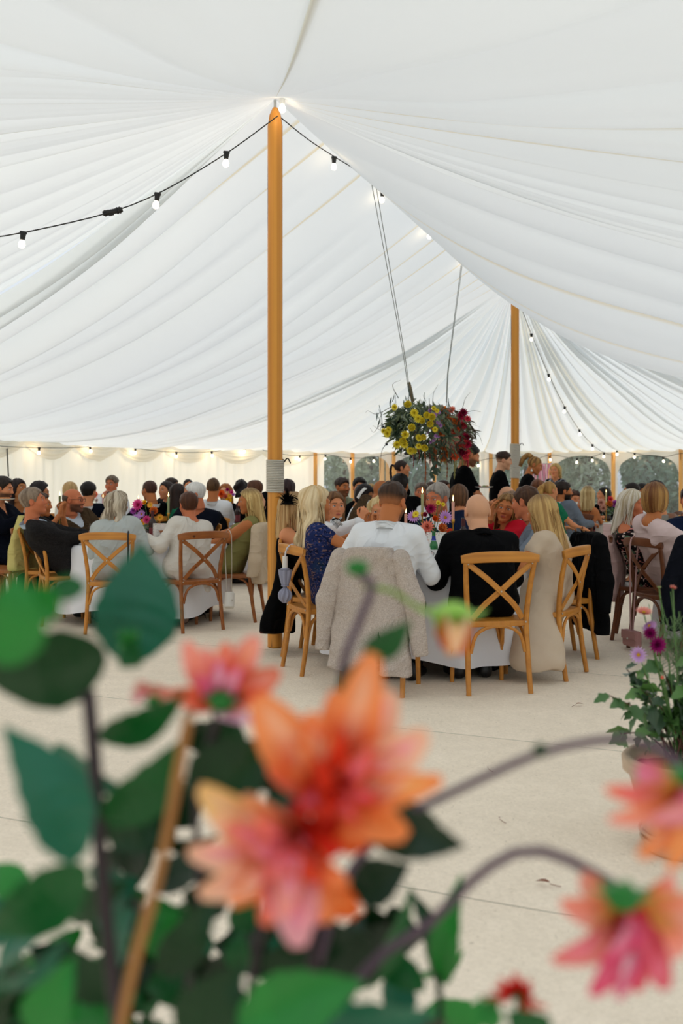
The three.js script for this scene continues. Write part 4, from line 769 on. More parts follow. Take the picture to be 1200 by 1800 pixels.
function seated(kind, s, chairLabel, spec) { const c = chair(kind, s[0], s[1], s[2], chairLabel, spec?.chairGroup); if (spec) person({ seat: s, ...spec }); return c; }
const onTable = (s, f = 0.4, y = 0.79, x = 0.13) => [s * x, y, f];

// ---- the front table
seated('honey', seats.suit, 'honey cross-back chair under the man in the black suit', {
  label: 'man with shaved head in a black suit seen from behind at the front table', sex: 'm', d: 6.72, head: [838, 868], face: 187, skin: 'pale', hair: ['', '#a08068'], shaved: 0.35, w: 1.1, wear: suit(C.black, { wrinkle: 0.005 }), lapel: C.black, arms: [onTable(-1, 0.42), onTable(1, 0.4)] });
seated('honey', seats.beige, 'honey cross-back chair under the woman in the beige dress', {
  label: 'woman in a long beige cap-sleeved dress with straight blonde hair, seen from behind', sex: 'f', d: 7.02, head: [950, 872], face: 222, pitch: 10, skin: 'tan', back: -0.11, hair: ['long', '#9a7344', '#dcb878', { len: 0.25, locks: 110, root: hex('#6b4a2c'), spread: 0.06, back: -0.02 }], w: 1.02, armFat: 1.12, heels: true,
  wear: [{ type: 'dress', name: 'dress', mat: C.stone, e: 0.014, hem: 0.09, arm: 0.34, flare: 0.05, side: 1, wrinkle: 0.006, cell: 0.011 }], arms: [[-0.16, 0.78, 0.3], [0.34, 0.8, 0.27]] });
seated('honey', seats.linen, 'honey cross-back chair draped with the pale linen check jacket', {
  label: 'man with dark faded hair in a white shirt, back turned, at the front table', sex: 'm', d: 6.62, head: [690, 851], face: 152, pitch: 14, skin: 'tan', hair: ['fade', '#2a1c14', '#4a3222', { top: 0.026 }], stubble: 0.6, w: 1.06, wear: [top(C.white, { e: 0.017, arm: 1.9, wrinkle: 0.0075, wscale: 7, cell: 0.0095 }), pants(C.black)], collar: C.white, arms: [onTable(-1, 0.34), [0.24, 0.77, 0.26]] });
seated('honey', seats.lace, 'honey cross-back chair with a folded lilac umbrella hung on its back', {
  label: 'woman with wavy platinum hair in a royal blue lace dress at the front table', sex: 'f', d: 7.2, head: [557, 859], face: 112, skin: 'tan', hair: ['wavy', '#c9a878', '#f0dcb4', { len: 0.2, locks: 130, spread: 0.075, tip: 0.04 }], w: 0.95, heels: true, shoes: nudeShoe,
  wear: [{ type: 'dress', name: 'lace_dress', mat: C.lace, e: 0.013, hem: 0.42, arm: 0.3, cell: 0.0095, wrinkle: 0.002 }, ], arms: [[-0.2, 1.0, 0.3], [0.06, 1.0, 0.36]], hands: [{ dir: [0.1, 0.7, 0.5], palm: [0.6, 0, -0.4], curl: 1.2 }, { dir: [-0.1, 0.7, 0.4], curl: 1.1, palm: [-0.6, 0, -0.4] }] });
seated('honey', seats.coat, 'honey cross-back chair wearing a long black coat, beside the tall pole', {
  label: 'woman with fair hair, black feather fascinator and black strappy dress by the tall pole', sex: 'f', d: 7.85, head: [518, 867], face: 82, skin: 'fair', hair: ['long', '#a98050', '#dcbc88', { len: 0.13, locks: 90, root: hex('#7a5834') }], w: 0.95,
  wear: [{ type: 'dress', name: 'dress', mat: C.black, e: 0.012, hem: 0.42, low: true, neck: 0.66, straps: true }] });
seated('honey', seats.pinkArm, 'honey cross-back chair beyond the blue lace dress', {
  label: 'woman in a white blazer drinking, half hidden behind platinum hair', sex: 'f', d: 8.35, head: [588, 866], face: 20, skin: 'fair', hair: ['shoulder', '#5a3c26', '#8a6038'], wear: [jacket(C.white), pants(C.white)], arms: [[-0.1, 1.03, 0.24], [0.14, 0.79, 0.33]], hands: [{ dir: [0.25, 1, 0.05], palm: [0.4, 0, -0.6], curl: 1.0 }] });
seated('honey', seats.curly, 'honey cross-back chair across the front table, behind the white shirt', {
  label: 'woman with curly cream-blonde hair peeping past the white shirt', sex: 'f', d: 8.55, head: [667, 877], face: 355, skin: 'fair', hair: ['curly', '#c8a468', '#f2dfae', { len: 0.12 }], wear: [top(C.cream)] });
seated('honey', seats.navy, 'honey cross-back chair across the front table, behind the menu card', {
  label: 'grey-haired man in a navy suit looking down across the front table', sex: 'm', d: 8.55, head: [768, 852], face: 318, pitch: 6, skin: 'ruddy', hair: ['short', '#77706a', '#b6aca0', { top: 0.024 }], hcell: 0.0036, w: 1.08, belly: 1.1, wear: [jacket(C.navySuit, { vee: 0.36 }), top(C.white, { e: 0.014, arm: 0.1 }), pants(C.navySuit)], collar: C.white });
seated('honey', seats.redTop, 'honey cross-back chair under the woman in the red top', {
  label: 'woman with streaked brown hair and red top resting her head on one hand', sex: 'f', d: 8.42, head: [889, 869], face: 342, roll: -12, pitch: 4, skin: 'tan', hair: ['long', '#4c3220', '#b08448', { len: 0.16, front: [0.2, 0.24], locks: 60, spread: 0.1 }], hcell: 0.0034, wear: [top(C.red, { neck: 0.97, arm: 1.6 })], arms: [[-0.06, 1.06, 0.14], onTable(1, 0.3)], hands: [{ dir: [0.1, 1, -0.1], palm: [0.8, 0, -0.3], curl: 0.6 }] });
seated('honey', seats.lean, 'honey cross-back chair with a black coat on its back, next to the beige dress', {
  label: 'brown-haired man in a slate shirt leaning in beside the woman in beige', sex: 'm', d: 8.0, head: [922, 856], face: 235, pitch: 8, skin: 'ruddy', hair: ['short', '#3c2618', '#5a3a24', { top: 0.014 }], wear: [top(C.slate, { e: 0.018 }), pants(C.jeans)], collar: C.slate, arms: [[0.05, 0.8, 0.4], [0.2, 0.8, 0.36]] });

// ---- the second table, towards the curtain
seated('amber', seats.cardigan, 'amber cross-back chair under the person in the cream cardigan', {
  label: 'person with cropped brown hair in a cream cardigan, back turned, elbow on the table', sex: 'f', d: 9.32, head: [331, 867], face: 205, pitch: 4, skin: 'ruddy', hair: ['short', '#3a2014', '#5c3620', { top: 0.022 }], w: 1.1, wear: [top(C.cream, { e: 0.02, tail: 0.36, skirt: 0.3, wrinkle: 0.0065, name: 'cardigan', cell: 0.01 }), pants(C.black)], shoes: mat(0xb99a88, 0.6), arms: [[-0.12, 0.8, 0.38], [0.3, 0.83, 0.28]] });
seated('honey', seats.bobGrey, 'honey cross-back chair with a black bag strap over its corner', {
  label: 'woman with tousled silver-blonde bob and pale blue-grey jacket seen from behind', sex: 'f', d: 9.2, head: [207, 866], face: 160, skin: 'fair', hair: ['curly', '#7c6a54', '#e0d4be', { len: 0.03, locks: 60, spread: 0.07 }], w: 1.14, wear: [jacket(C.greyBlue, { wrinkle: 0.006, name: 'jacket' }), pants(C.floralNavy)] });
seated('honey', seats.charcoal, 'honey cross-back chair under the man in charcoal lounging back', {
  label: 'grey-haired man in a charcoal jacket lounging back in profile', sex: 'm', d: 9.35, head: [60, 859], face: 98, pitch: -10, skin: 'ruddy', hair: ['short', '#5c4a3c', '#a5917c', { top: 0.024 }], w: 1.12, belly: 1.15, wear: [jacket(C.charcoal, { vee: 0.3 }), top(cloth(0xb9cbe0), { e: 0.014, arm: 0.1 }), pants(C.black)], collar: cloth(0xb9cbe0), arms: [[-0.06, 0.8, 0.34], [0.06, 0.8, 0.36]] });
seated('amber', seats.olive, 'amber cross-back chair with a beige linen jacket over one corner', {
  label: 'woman in a sleeveless olive dress with very long blonde hair', sex: 'f', d: 9.72, head: [437, 860], face: 282, pitch: 6, skin: 'tan', hair: ['long', '#a07840', '#efd492', { len: 0.30, locks: 120, root: hex('#4c3420'), spread: 0.07, front: [0, 0.28] }], armFat: 1.25, wear: [{ type: 'dress', name: 'dress', mat: C.olive, e: 0.014, hem: 0.42 }], heels: true, arms: [[-0.12, 0.8, 0.36], [0.12, 0.72, 0.3]] });
seated('honey', seats.clasp, 'honey cross-back chair behind the man in charcoal', {
  label: 'person behind the charcoal jacket with bare forearms raised and hands clasped', sex: 'f', d: 10.05, head: [72, 867], face: 95, skin: 'tan', hair: ['long', '#3a2a20', '#5c4432', { len: 0.2 }], hcell: 0.005, wear: [top(C.black, { arm: 0.3 })], arms: [at(106, 903, 9.88), at(111, 903, 9.98)], hands: [{ dir: [0.1, 1, 0.05], palm: [0.5, 0, 0.5], curl: 0.9 }, { dir: [-0.1, 1, 0.05], palm: [-0.7, 0, 0.2], curl: 0.9 }] });
seated('honey', seats.bald, 'honey cross-back chair under the bearded man in brown tweed', {
  label: 'bald bearded man with glasses in a brown tweed jacket', sex: 'm', d: 10.35, head: [130, 859], face: 78, skin: 'ruddy', hair: ['tuft', '#4a382c', '#6a5444'], beard: 0.85, hcell: 0.004, w: 1.08, glasses: blackRubber, wear: [jacket(C.tweed, { vee: 0.36 }), top(cloth(0xc4ccd6), { e: 0.014, arm: 0.1 }), pants(C.brown)], collar: cloth(0xc4ccd6) });
seated('honey', seats.whiteHair, 'honey cross-back chair across the second table, facing the cream cardigan', {
  label: 'white-haired man in a dark suit beyond the cream cardigan', sex: 'm', d: 10.85, head: [341, 851], face: 285, pitch: 8, skin: 'ruddy', hair: ['short', '#cfccc6', '#f2f0ea', { top: 0.028 }], w: 1.1, wear: suit(C.navy, { vee: 0.36 }), collar: C.white });

// ---- the table at the frame's side: pale pink cardigan and her neighbours
seated('dark', seats.pink, 'dark walnut cross-back chair under the woman in the pale pink cardigan', {
  label: 'woman with a glossy copper-blonde bob in a pale pink cardigan, back turned', sex: 'f', d: 7.8, head: [1150, 852], face: 165, skin: 'tan', hair: ['bob', '#6a3e1e', '#d8a860', { root: hex('#5a2c16'), locks: 0 }], w: 1.05, wear: [top(C.pink, { e: 0.02, name: 'cardigan', skirt: 0.25, wrinkle: 0.005, cell: 0.01, arm: 1.7, tail: 0.62 }), pants(C.black)], arms: [[-0.25, 0.83, 0.3], [0.16, 0.8, 0.36]] });
seated('dark', seats.floral, 'dark walnut cross-back chair wearing a dusty rose jacket', {
  label: 'woman with long silver hair in a dark floral dress leaning in to talk', sex: 'f', d: 8.45, head: [1112, 862], face: 58, pitch: 8, skin: 'ruddy', hair: ['long', '#b4a280', '#eee8dc', { len: 0.2, front: [0.22, 0.1], locks: 70, spread: 0.06 }], hcell: 0.0036, w: 1.0, wear: [{ type: 'dress', name: 'floral_dress', mat: C.floralDark, e: 0.016, hem: 0.2, arm: 1.5, flare: 0.05, neck: 0.96, cell: 0.011 }], arms: [[-0.18, 0.78, 0.26], [0.16, 0.8, 0.3]] });
seated('dark', seats.navyCoat, 'dark walnut cross-back chair under the hung navy jacket');
seated('dark', seats.sideFar, 'dark walnut cross-back chair beyond the pink cardigan', {
  label: 'man in a navy suit raising one open hand past the pink cardigan', sex: 'm', d: 9.2, head: [1213, 856], face: 335, skin: 'ruddy', hair: ['short', '#2a2020', '#4a3a34'], wear: suit(C.navySuit), arms: [[-0.22, 0.92, 0.3], onTable(1, 0.3)], hands: [{ dir: [0, 1, 0.1], palm: [0.2, 0, 1], curl: 0.15 }] });

// ---- further guests
const far = (kind, s, cl, spec) => seated(kind, s, cl, spec);
far('honey', faceTo(-3.2, -12.7, -0.15, -1), 'honey cross-back chair under the dark-haired man in navy near the curtain', { label: 'dark-haired man in a navy suit, back turned, facing the drinker', sex: 'm', d: 12.6, head: [156, 849], face: 168, skin: 'fair', hair: ['short', '#14100e', '#221a16', { top: 0.028 }], wear: suit(C.navy), collar: C.white });
far('honey', faceTo(-3.4, -14.5, 0.05, 1), 'honey cross-back chair at the curtain side, under the drinker', { label: 'man in a white shirt and gold tie drinking from a glass', sex: 'm', d: 14.3, head: [196, 837], face: 350, skin: 'ruddy', hair: ['fade', '#5a4a3c', '#8a7a68', { top: 0.006 }], shaved: 0.5, hcell: 0.005, wear: [top(C.white), pants(C.charcoal)], collar: C.white, arms: [[-0.05, 1.12, 0.2], onTable(1, 0.3)], hands: [{ dir: [0.5, 0.6, 0.3], palm: [0.5, 0, -0.5], curl: 1.1 }] });
far('honey', faceTo(-3.95, -14.1, 0.9, 0.4), 'honey cross-back chair at the curtain behind the bald man', { label: 'blonde guest showing only hair above the bald bearded man', sex: 'f', d: 14, head: [123, 849], face: 200, skin: 'fair', hair: ['bob', '#a98454', '#d9b880'], wear: [top(C.cream)] });
far('amber', faceTo(-3.85, -12.65, 0.6, -0.8), 'amber cross-back chair behind the charcoal-jacketed man', { label: 'woman with a black bob and glasses above the charcoal jacket', sex: 'f', d: 12.4, head: [71, 848], face: 105, pitch: 8, skin: 'fair', hair: ['bob', '#120e10', '#2a2022'], glasses: blackRubber, wear: [top(C.black)] });
far('amber', faceTo(-3.72, -11.75, 0.5, 0.85), 'amber cross-back chair under the dark-haired woman in ivory', { label: 'woman with long dark fringed hair in an ivory jacket looking up', sex: 'f', d: 11.5, head: [33, 842], face: 62, pitch: -10, skin: 'olive', hair: ['long', '#1a1212', '#332424', { fringe: 1, len: 0.16 }], hcell: 0.0045, wear: [jacket(C.cream, { vee: 0.3 })] });
far('amber', faceTo(-3.72, -10.85, 0.85, 0.3), 'amber cross-back chair under the bearded man in a dark suit at the edge', { label: 'bearded dark-haired man in a navy suit with a white buttonhole flower', sex: 'm', d: 10.9, head: [6, 840], face: 85, pitch: 8, skin: 'fair', hair: ['short', '#1c1410', '#33261e', { top: 0.024 }], stubble: 0.9, hcell: 0.0045, wear: suit(C.navy, { vee: 0.3 }), collar: C.white, arms: [[0.02, 0.98, 0.3], [0.12, 1.0, 0.3]] });
far('amber', faceTo(-3.45, -10.25, -0.9, -0.3), 'amber cross-back chair covered by a pale yellow shawl');
far('honey', faceTo(-2.6, -13.1, -0.8, -0.6), 'honey cross-back chair under the bespectacled man in black', { label: 'brown-haired man with glasses and black suit, turned away beyond the pink dahlias', sex: 'm', d: 13, head: [262, 846], face: 228, pitch: 8, skin: 'tan', hair: ['short', '#35201a', '#5c3626', { top: 0.014 }], glasses: steel, wear: suit(C.black), collar: C.white });
far('honey', faceTo(-2.5, -14.05, -0.9, 0.3), 'honey cross-back chair under the woman covering her cheek', { label: 'bare-shouldered dark-haired woman hiding her cheek behind one hand', sex: 'f', d: 13.7, head: [291, 847], face: 320, skin: 'fair', hair: ['long', '#1c1212', '#3a2822', { len: 0.2 }], wear: [{ type: 'dress', name: 'dress', mat: C.black, hem: 0.42, low: true, neck: 0.6 }], arms: [[-0.03, 1.06, 0.16], onTable(1, 0.25)], hands: [{ dir: [0.1, 1, -0.05], palm: [0.2, 0, -1], curl: 0.2 }] });
far('honey', faceTo(-2.45, -14.75, 0.8, 0.6), 'honey cross-back chair by the curtain under the man in profile', { label: 'dark-haired man in profile near the curtain, above the hand-hidden cheek', sex: 'm', d: 14.8, head: [303, 842], face: 75, skin: 'fair', hair: ['short', '#241812', '#3c2a20', { top: 0.026 }], wear: suit(C.charcoal) });
far('honey', faceTo(-2.3, -13.25, 0.8, -0.6), 'honey cross-back chair under the dark-haired woman in green', { label: 'dark-haired woman in a bottle green dress next to the white-haired man', sex: 'f', d: 13.1, head: [314, 851], face: 140, skin: 'fair', hair: ['long', '#1c1412', '#38241c', { len: 0.14 }], wear: [top(C.green, { arm: 0.4 })] });
far('honey', faceTo(-2.3, -15.5, 0.6, 0.8), 'honey cross-back chair tucked against the curtain under the black-haired guest', { label: 'guest with centre-parted black hair just showing above the white hair', sex: 'f', d: 15.6, head: [331, 842], face: 20, skin: 'fair', hair: ['slick', '#120e0e', '#221a1a'], wear: [top(C.black)] });
far('honey', faceTo(-1.66, -13.05, 0.1, -1), 'honey cross-back chair with a black jacket on its back, near the curtain', { label: 'brown-haired man in a white shirt, back turned, before a vase of coral blooms', sex: 'm', d: 12.9, head: [375, 841], face: 178, skin: 'tan', hair: ['short', '#3c2616', '#85603a', { top: 0.012 }], w: 1.05, wear: [top(C.white, { e: 0.02 }), pants(C.black)], collar: C.white });
far('honey', faceTo(-1.85, -15.0, 0.3, 1), 'honey cross-back chair under the red-haired woman', { label: 'red-haired woman behind the vase of coral blooms', sex: 'f', d: 15, head: [396, 851], face: 345, skin: 'pale', hair: ['long', '#8a4a22', '#c07a3c', { len: 0.15 }], wear: [top(C.black)] });
far('honey', faceTo(-1.1, -15.3, -0.3, 1), 'honey cross-back chair under the curly black-haired guest', { label: 'guest with curly black hair by the curtain', sex: 'f', d: 15.2, head: [423, 845], face: 200, skin: 'olive', hair: ['curly', '#0e0a0c', '#1e1618', { len: 0.02 }], wear: [top(C.black)] });
far('honey', faceTo(-0.95, -13.2, -0.9, -0.4), 'honey cross-back chair under the man with receding auburn hair', { label: 'man with receding auburn hair in a dark suit beside the pole', sex: 'm', d: 12.7, head: [446, 846], face: 265, pitch: 14, skin: 'pale', hair: ['receding', '#4a2a1c', '#6e4630'], w: 1.08, wear: suit(C.black) });
far('honey', faceTo(-0.75, -13.9, -0.95, 0.1), 'honey cross-back chair hidden behind the near pole', { label: 'dark-haired guest in navy almost hidden behind the near pole', sex: 'f', d: 13.6, head: [502, 843], face: 270, skin: 'fair', hair: ['shoulder', '#22161a', '#40282a'], wear: [top(C.navy)] });

// the table below the flower cloud
far('honey', faceTo(0.12, -10.75, 0.9, -0.4), 'honey cross-back chair under the bearded man in brown leaning over', { label: 'shaven-headed bearded man in a brown suit leaning over his table', sex: 'm', d: 10.5, head: [672, 845], face: 125, pitch: 18, skin: 'tan', hair: ['', '#2e2019'], shaved: 0.6, beard: 1, w: 1.12, back: -0.08, wear: suit(C.tweed), collar: C.white });
far('honey', faceTo(0.1, -11.75, 0.95, 0.05), 'honey cross-back chair under the woman with the white headband', { label: 'black-haired woman wearing a broad white headband', sex: 'f', d: 11.7, head: [641, 854], face: 70, pitch: 20, skin: 'olive', hair: ['bob', '#120c0e', '#241a1c'], wear: [top(C.white)] });
far('honey', faceTo(0.0, -13.6, 0.6, 0.8), 'honey cross-back chair under the crop-haired man in sage', { label: 'crop-haired man in a sage shirt before the first arched panel', sex: 'm', d: 13.5, head: [602, 841], face: 40, skin: 'tan', hair: ['fade', '#2a1c16', '#44302a', { top: 0.018 }], stubble: 0.7, hcell: 0.005, wear: [top(C.sage, { vee: 0.2 })], collar: C.sage });
far('honey', faceTo(0.32, -13.2, 0.5, 0.85), 'honey cross-back chair under the moustached man', { label: 'moustached man in a black shirt beside the sage shirt', sex: 'm', d: 12.9, head: [632, 841], face: 5, skin: 'fair', hair: ['short', '#100c0c', '#1e1614', { top: 0.026 }], beard: 0.75, hcell: 0.005, wear: [top(C.black)] });
far('honey', faceTo(0.55, -14.3, 0.3, 0.95), 'honey cross-back chair under the fair-haired guest behind the headband', { label: 'fair-haired guest with a topknot behind the white headband', sex: 'f', d: 14.2, head: [652, 850], face: 190, skin: 'fair', hair: ['bun', '#a07c48', '#d0a868'], wear: [top(C.cream)] });
far('honey', faceTo(0.68, -10.75, 0.3, -0.95), 'honey cross-back chair under the man in the black waistcoat', { label: 'black-haired man in a black waistcoat over white sleeves', sex: 'm', d: 11, head: [704, 834], face: 160, skin: 'tan', hair: ['short', '#0e0a0a', '#1c1616', { top: 0.022 }], w: 1.05, wear: [top(C.white, { e: 0.014 }), { type: 'vest', name: 'waistcoat', mat: C.black, e: 0.024 }, pants(C.black)], collar: C.white, arms: [onTable(-1, 0.36), [0.36, 0.85, 0.2]].reverse().map((a, i) => i ? [0.16, 0.8, 0.36] : [-0.36, 0.86, 0.26]) });
far('honey', faceTo(1.02, -12.55, 0, 1), 'honey cross-back chair under the grey man facing the waistcoat', { label: 'grey-haired man half hidden under the hanging tassels', sex: 'm', d: 12.5, head: [741, 849], face: 350, skin: 'ruddy', hair: ['short', '#5a4a40', '#94867a'], hcell: 0.005, wear: suit(C.charcoal) });
far('honey', faceTo(1.34, -10.75, -0.3, -0.95), 'honey cross-back chair under the woman in the scarlet dress', { label: 'woman with a brown bob in a scarlet dress, back turned', sex: 'f', d: 10.7, head: [806, 854], face: 185, skin: 'fair', hair: ['bob', '#2c1c16', '#7a5436'], wear: [{ type: 'dress', name: 'dress', mat: C.red, hem: 0.42, arm: 0.4, e: 0.016 }] });
far('honey', faceTo(1.5, -12.5, -0.5, 0.9), 'honey cross-back chair under the brown-haired guest by the waiter', { label: 'brown-haired guest in white looking towards the waiter with plates', sex: 'f', d: 12.7, head: [781, 844], face: 60, skin: 'fair', hair: ['slick', '#2e1c14', '#553424'], wear: [top(C.white)] });
far('honey', faceTo(1.2, -13.5, -0.1, 1), 'honey cross-back chair behind the grey man', { label: 'guest whose brown crown shows behind the grey man', sex: 'm', d: 13.5, head: [757, 848], face: 190, skin: 'fair', hair: ['short', '#33221a', '#4c3628'], wear: suit(C.charcoal) });
far('honey', faceTo(1.9, -11.45, -0.95, -0.1), 'honey cross-back chair under the bald man behind the red top', { label: 'bald man showing behind the woman in the red top', sex: 'm', d: 11.4, head: [889, 855], face: 215, pitch: 8, skin: 'pale', hair: ['tuft', '#8a705c', '#a08874'], wear: suit(C.grey) });

// far end, around the taupe table
far('dark', seats.bare, 'dark cross-back chair with a black strap, under the bare-backed woman', { label: 'bare-backed blonde woman in a dark red floral slip dress', sex: 'f', d: 14.35, head: [1033, 855], face: 160, skin: 'tan', hair: ['shoulder', '#9a7440', '#f0d8a0', { root: hex('#5a4024'), len: 0.12 }], wear: [{ type: 'dress', name: 'dress', mat: C.floralRed, hem: 0.3, low: true, neck: 0.56, scoop: 0.25, straps: true }] });
far('dark', faceTo(3.3, -15.7, 0.9, 0.3), 'dark cross-back chair under the woman reading a white card', { label: 'woman with curly brown hair reading a tall white card', sex: 'f', d: 15.6, head: [1010, 864], face: 10, pitch: 10, skin: 'fair', hair: ['curly', '#2e1a14', '#5a3626', { len: 0.08 }], wear: [{ type: 'dress', name: 'dress', mat: C.black, hem: 0.42, low: true, neck: 0.6 }], arms: [[-0.1, 0.95, 0.28], [0.1, 0.98, 0.28]] });
far('dark', faceTo(4.3, -16.1, -0.2, 1), 'dark cross-back chair at the far side of the taupe table', { label: 'dark-haired woman in profile behind the purple flowers', sex: 'f', d: 16.1, head: [1060, 857], face: 275, skin: 'fair', hair: ['long', '#140e0e', '#2a1e1c', { len: 0.14 }], wear: [top(C.black)] });
far('dark', faceTo(4.5, -14.5, -0.6, -0.8), 'dark cross-back chair under the white shirt at the taupe table', { label: 'dark-haired guest in a white shirt beyond the silver-haired woman', sex: 'm', d: 14.6, head: [1108, 850], face: 250, skin: 'tan', hair: ['short', '#140e0c', '#241a16'], w: 1.05, wear: [top(C.white)] });
far('dark', faceTo(4.95, -15.4, -0.95, -0.1), 'dark cross-back chair behind the white shirt at the taupe table', { label: 'black-haired guest whose crown shows behind the white shirt', sex: 'f', d: 15.4, head: [1126, 849], face: 260, skin: 'tan', hair: ['slick', '#0e0a0a', '#1e1616'], wear: [top(C.black)] });
far('dark', faceTo(4.15, -12.9, -0.9, -0.2), 'dark cross-back chair under the smiling dark-haired woman', { label: 'smiling woman with long dark hair in a grey dress, in profile', sex: 'f', d: 12.9, head: [1151, 845], face: 285, pitch: -4, skin: 'fair', hair: ['long', '#160e12', '#2e2024', { len: 0.22 }], hcell: 0.005, wear: [{ type: 'dress', name: 'dress', mat: C.grey, hem: 0.42, low: true, neck: 0.72 }] });
far('dark', faceTo(2.42, -12.4, 0.6, -0.8), 'dark cross-back chair under the auburn-haired man', { label: 'auburn-haired man in a white shirt below the ponytailed waitress', sex: 'm', d: 12.5, head: [946, 845], face: 150, skin: 'fair', hair: ['short', '#5a3018', '#8a5430', { top: 0.024 }], wear: [top(C.white)], collar: C.white });
far('dark', faceTo(2.55, -11.85, 0.8, -0.6), 'dark cross-back chair under the woman in emerald', { label: 'woman with a blonde ponytail in an emerald dress', sex: 'f', d: 11.95, head: [966, 846], face: 120, skin: 'fair', hair: ['slick', '#8a6234', '#cfa058', { tail: [[0, 0.06, -0.1], [0, 0.03, -0.15], [0.01, -0.1, -0.15], [0, -0.22, -0.13]], tailR: 0.036 }], wear: [{ type: 'dress', name: 'dress', mat: C.green, hem: 0.35, arm: 0.5 }] });
far('dark', faceTo(2.98, -13.2, 0.85, -0.5), 'dark cross-back chair under the man with the full dark beard', { label: 'man with a full dark beard and grey suit in profile', sex: 'm', d: 13.3, head: [991, 848], face: 92, skin: 'tan', hair: ['short', '#1c120e', '#33221a', { top: 0.024 }], beard: 1, hcell: 0.005, wear: suit(C.slate), collar: C.white });

// ---- staff and guests on their feet
const tee = (m, o = {}) => [{ type: 'top', name: 'tshirt', mat: m, e: 0.018, arm: 0.78, len: 0.12, ...o }, pants(C.jeans)];
const stand = (o) => person(o);
const pos = (px, d, turn) => { const p = at(px, 850, d); return [p.x, p.z, R(turn)]; };
stand({ label: 'standing waitress with slicked hair and a thin black braid, in profile', sex: 'f', d: 14, at: pos(704, 14, 90), head: [707, 809], face: 88, skin: 'fair', hcell: 0.005, hair: ['slick', '#1c1210', '#38241e', { tail: [[0, 0.03, -0.11], [0, 0.05, -0.15], [0, -0.02, -0.17], [0, -0.15, -0.16], [0, -0.26, -0.15], [0, -0.36, -0.15]], tailR: 0.017, braid: 1 }], wear: tee(C.black) });
stand({ label: 'standing waiter in a black t-shirt carrying plates, partly behind the flower cloud', sex: 'm', d: 12.3, at: pos(812, 12.3, 95), head: [827, 783], face: 92, pitch: 22, skin: 'fair', hcell: 0.005, hair: ['fade', '#140e0c', '#2a1e18', { top: 0.022 }], stubble: 0.7, wear: tee(C.black), arms: [[-0.22, 1.0, 0.34], [0.12, 1.02, 0.42]], hands: [{ dir: [0.1, 0.1, 1], palm: [0, 1, 0], curl: 0.4 }, { dir: [0, 0.1, 1], palm: [0, 1, 0], curl: 0.4 }] });
stand({ label: 'young standing waiter in a black t-shirt with a small chest logo', sex: 'm', d: 14.4, at: pos(878, 14.4, 88), head: [886, 795], face: 80, pitch: 8, skin: 'pale', w: 0.95, hcell: 0.005, hair: ['fade', '#22160f', '#42291c', { top: 0.03 }], wear: tee(C.black), arms: [[-0.2, 0.98, 0.26], [0.18, 0.98, 0.3]] });
stand({ label: 'standing waitress with a high blonde ponytail and pearl earring, head bowed', sex: 'f', d: 13.6, at: pos(925, 13.6, 85), head: [940, 803], face: 75, pitch: 22, skin: 'tan', hcell: 0.005, hair: ['slick', '#5a3c22', '#c09050', { tail: [[0, 0.09, -0.06], [0, 0.1, -0.14], [0, 0.02, -0.19], [0.01, -0.09, -0.19]], tailR: 0.032 }], wear: tee(C.black, { arm: 0.55 }), arms: [[-0.26, 0.95, 0.16], [0.2, 0.95, 0.25]] });
stand({ label: 'standing blonde woman in a navy floral dress by the pink streamers', sex: 'f', d: 17.2, at: pos(975, 17.2, -25), head: [975, 815], face: 330, skin: 'fair', hcell: 0.005, hair: ['shoulder', '#a27c44', '#e8c884', { front: [0.1, 0.12], len: 0.1 }], wear: [{ type: 'dress', name: 'dress', mat: C.floralNavy, hem: 0.6, arm: 0.5 }] });
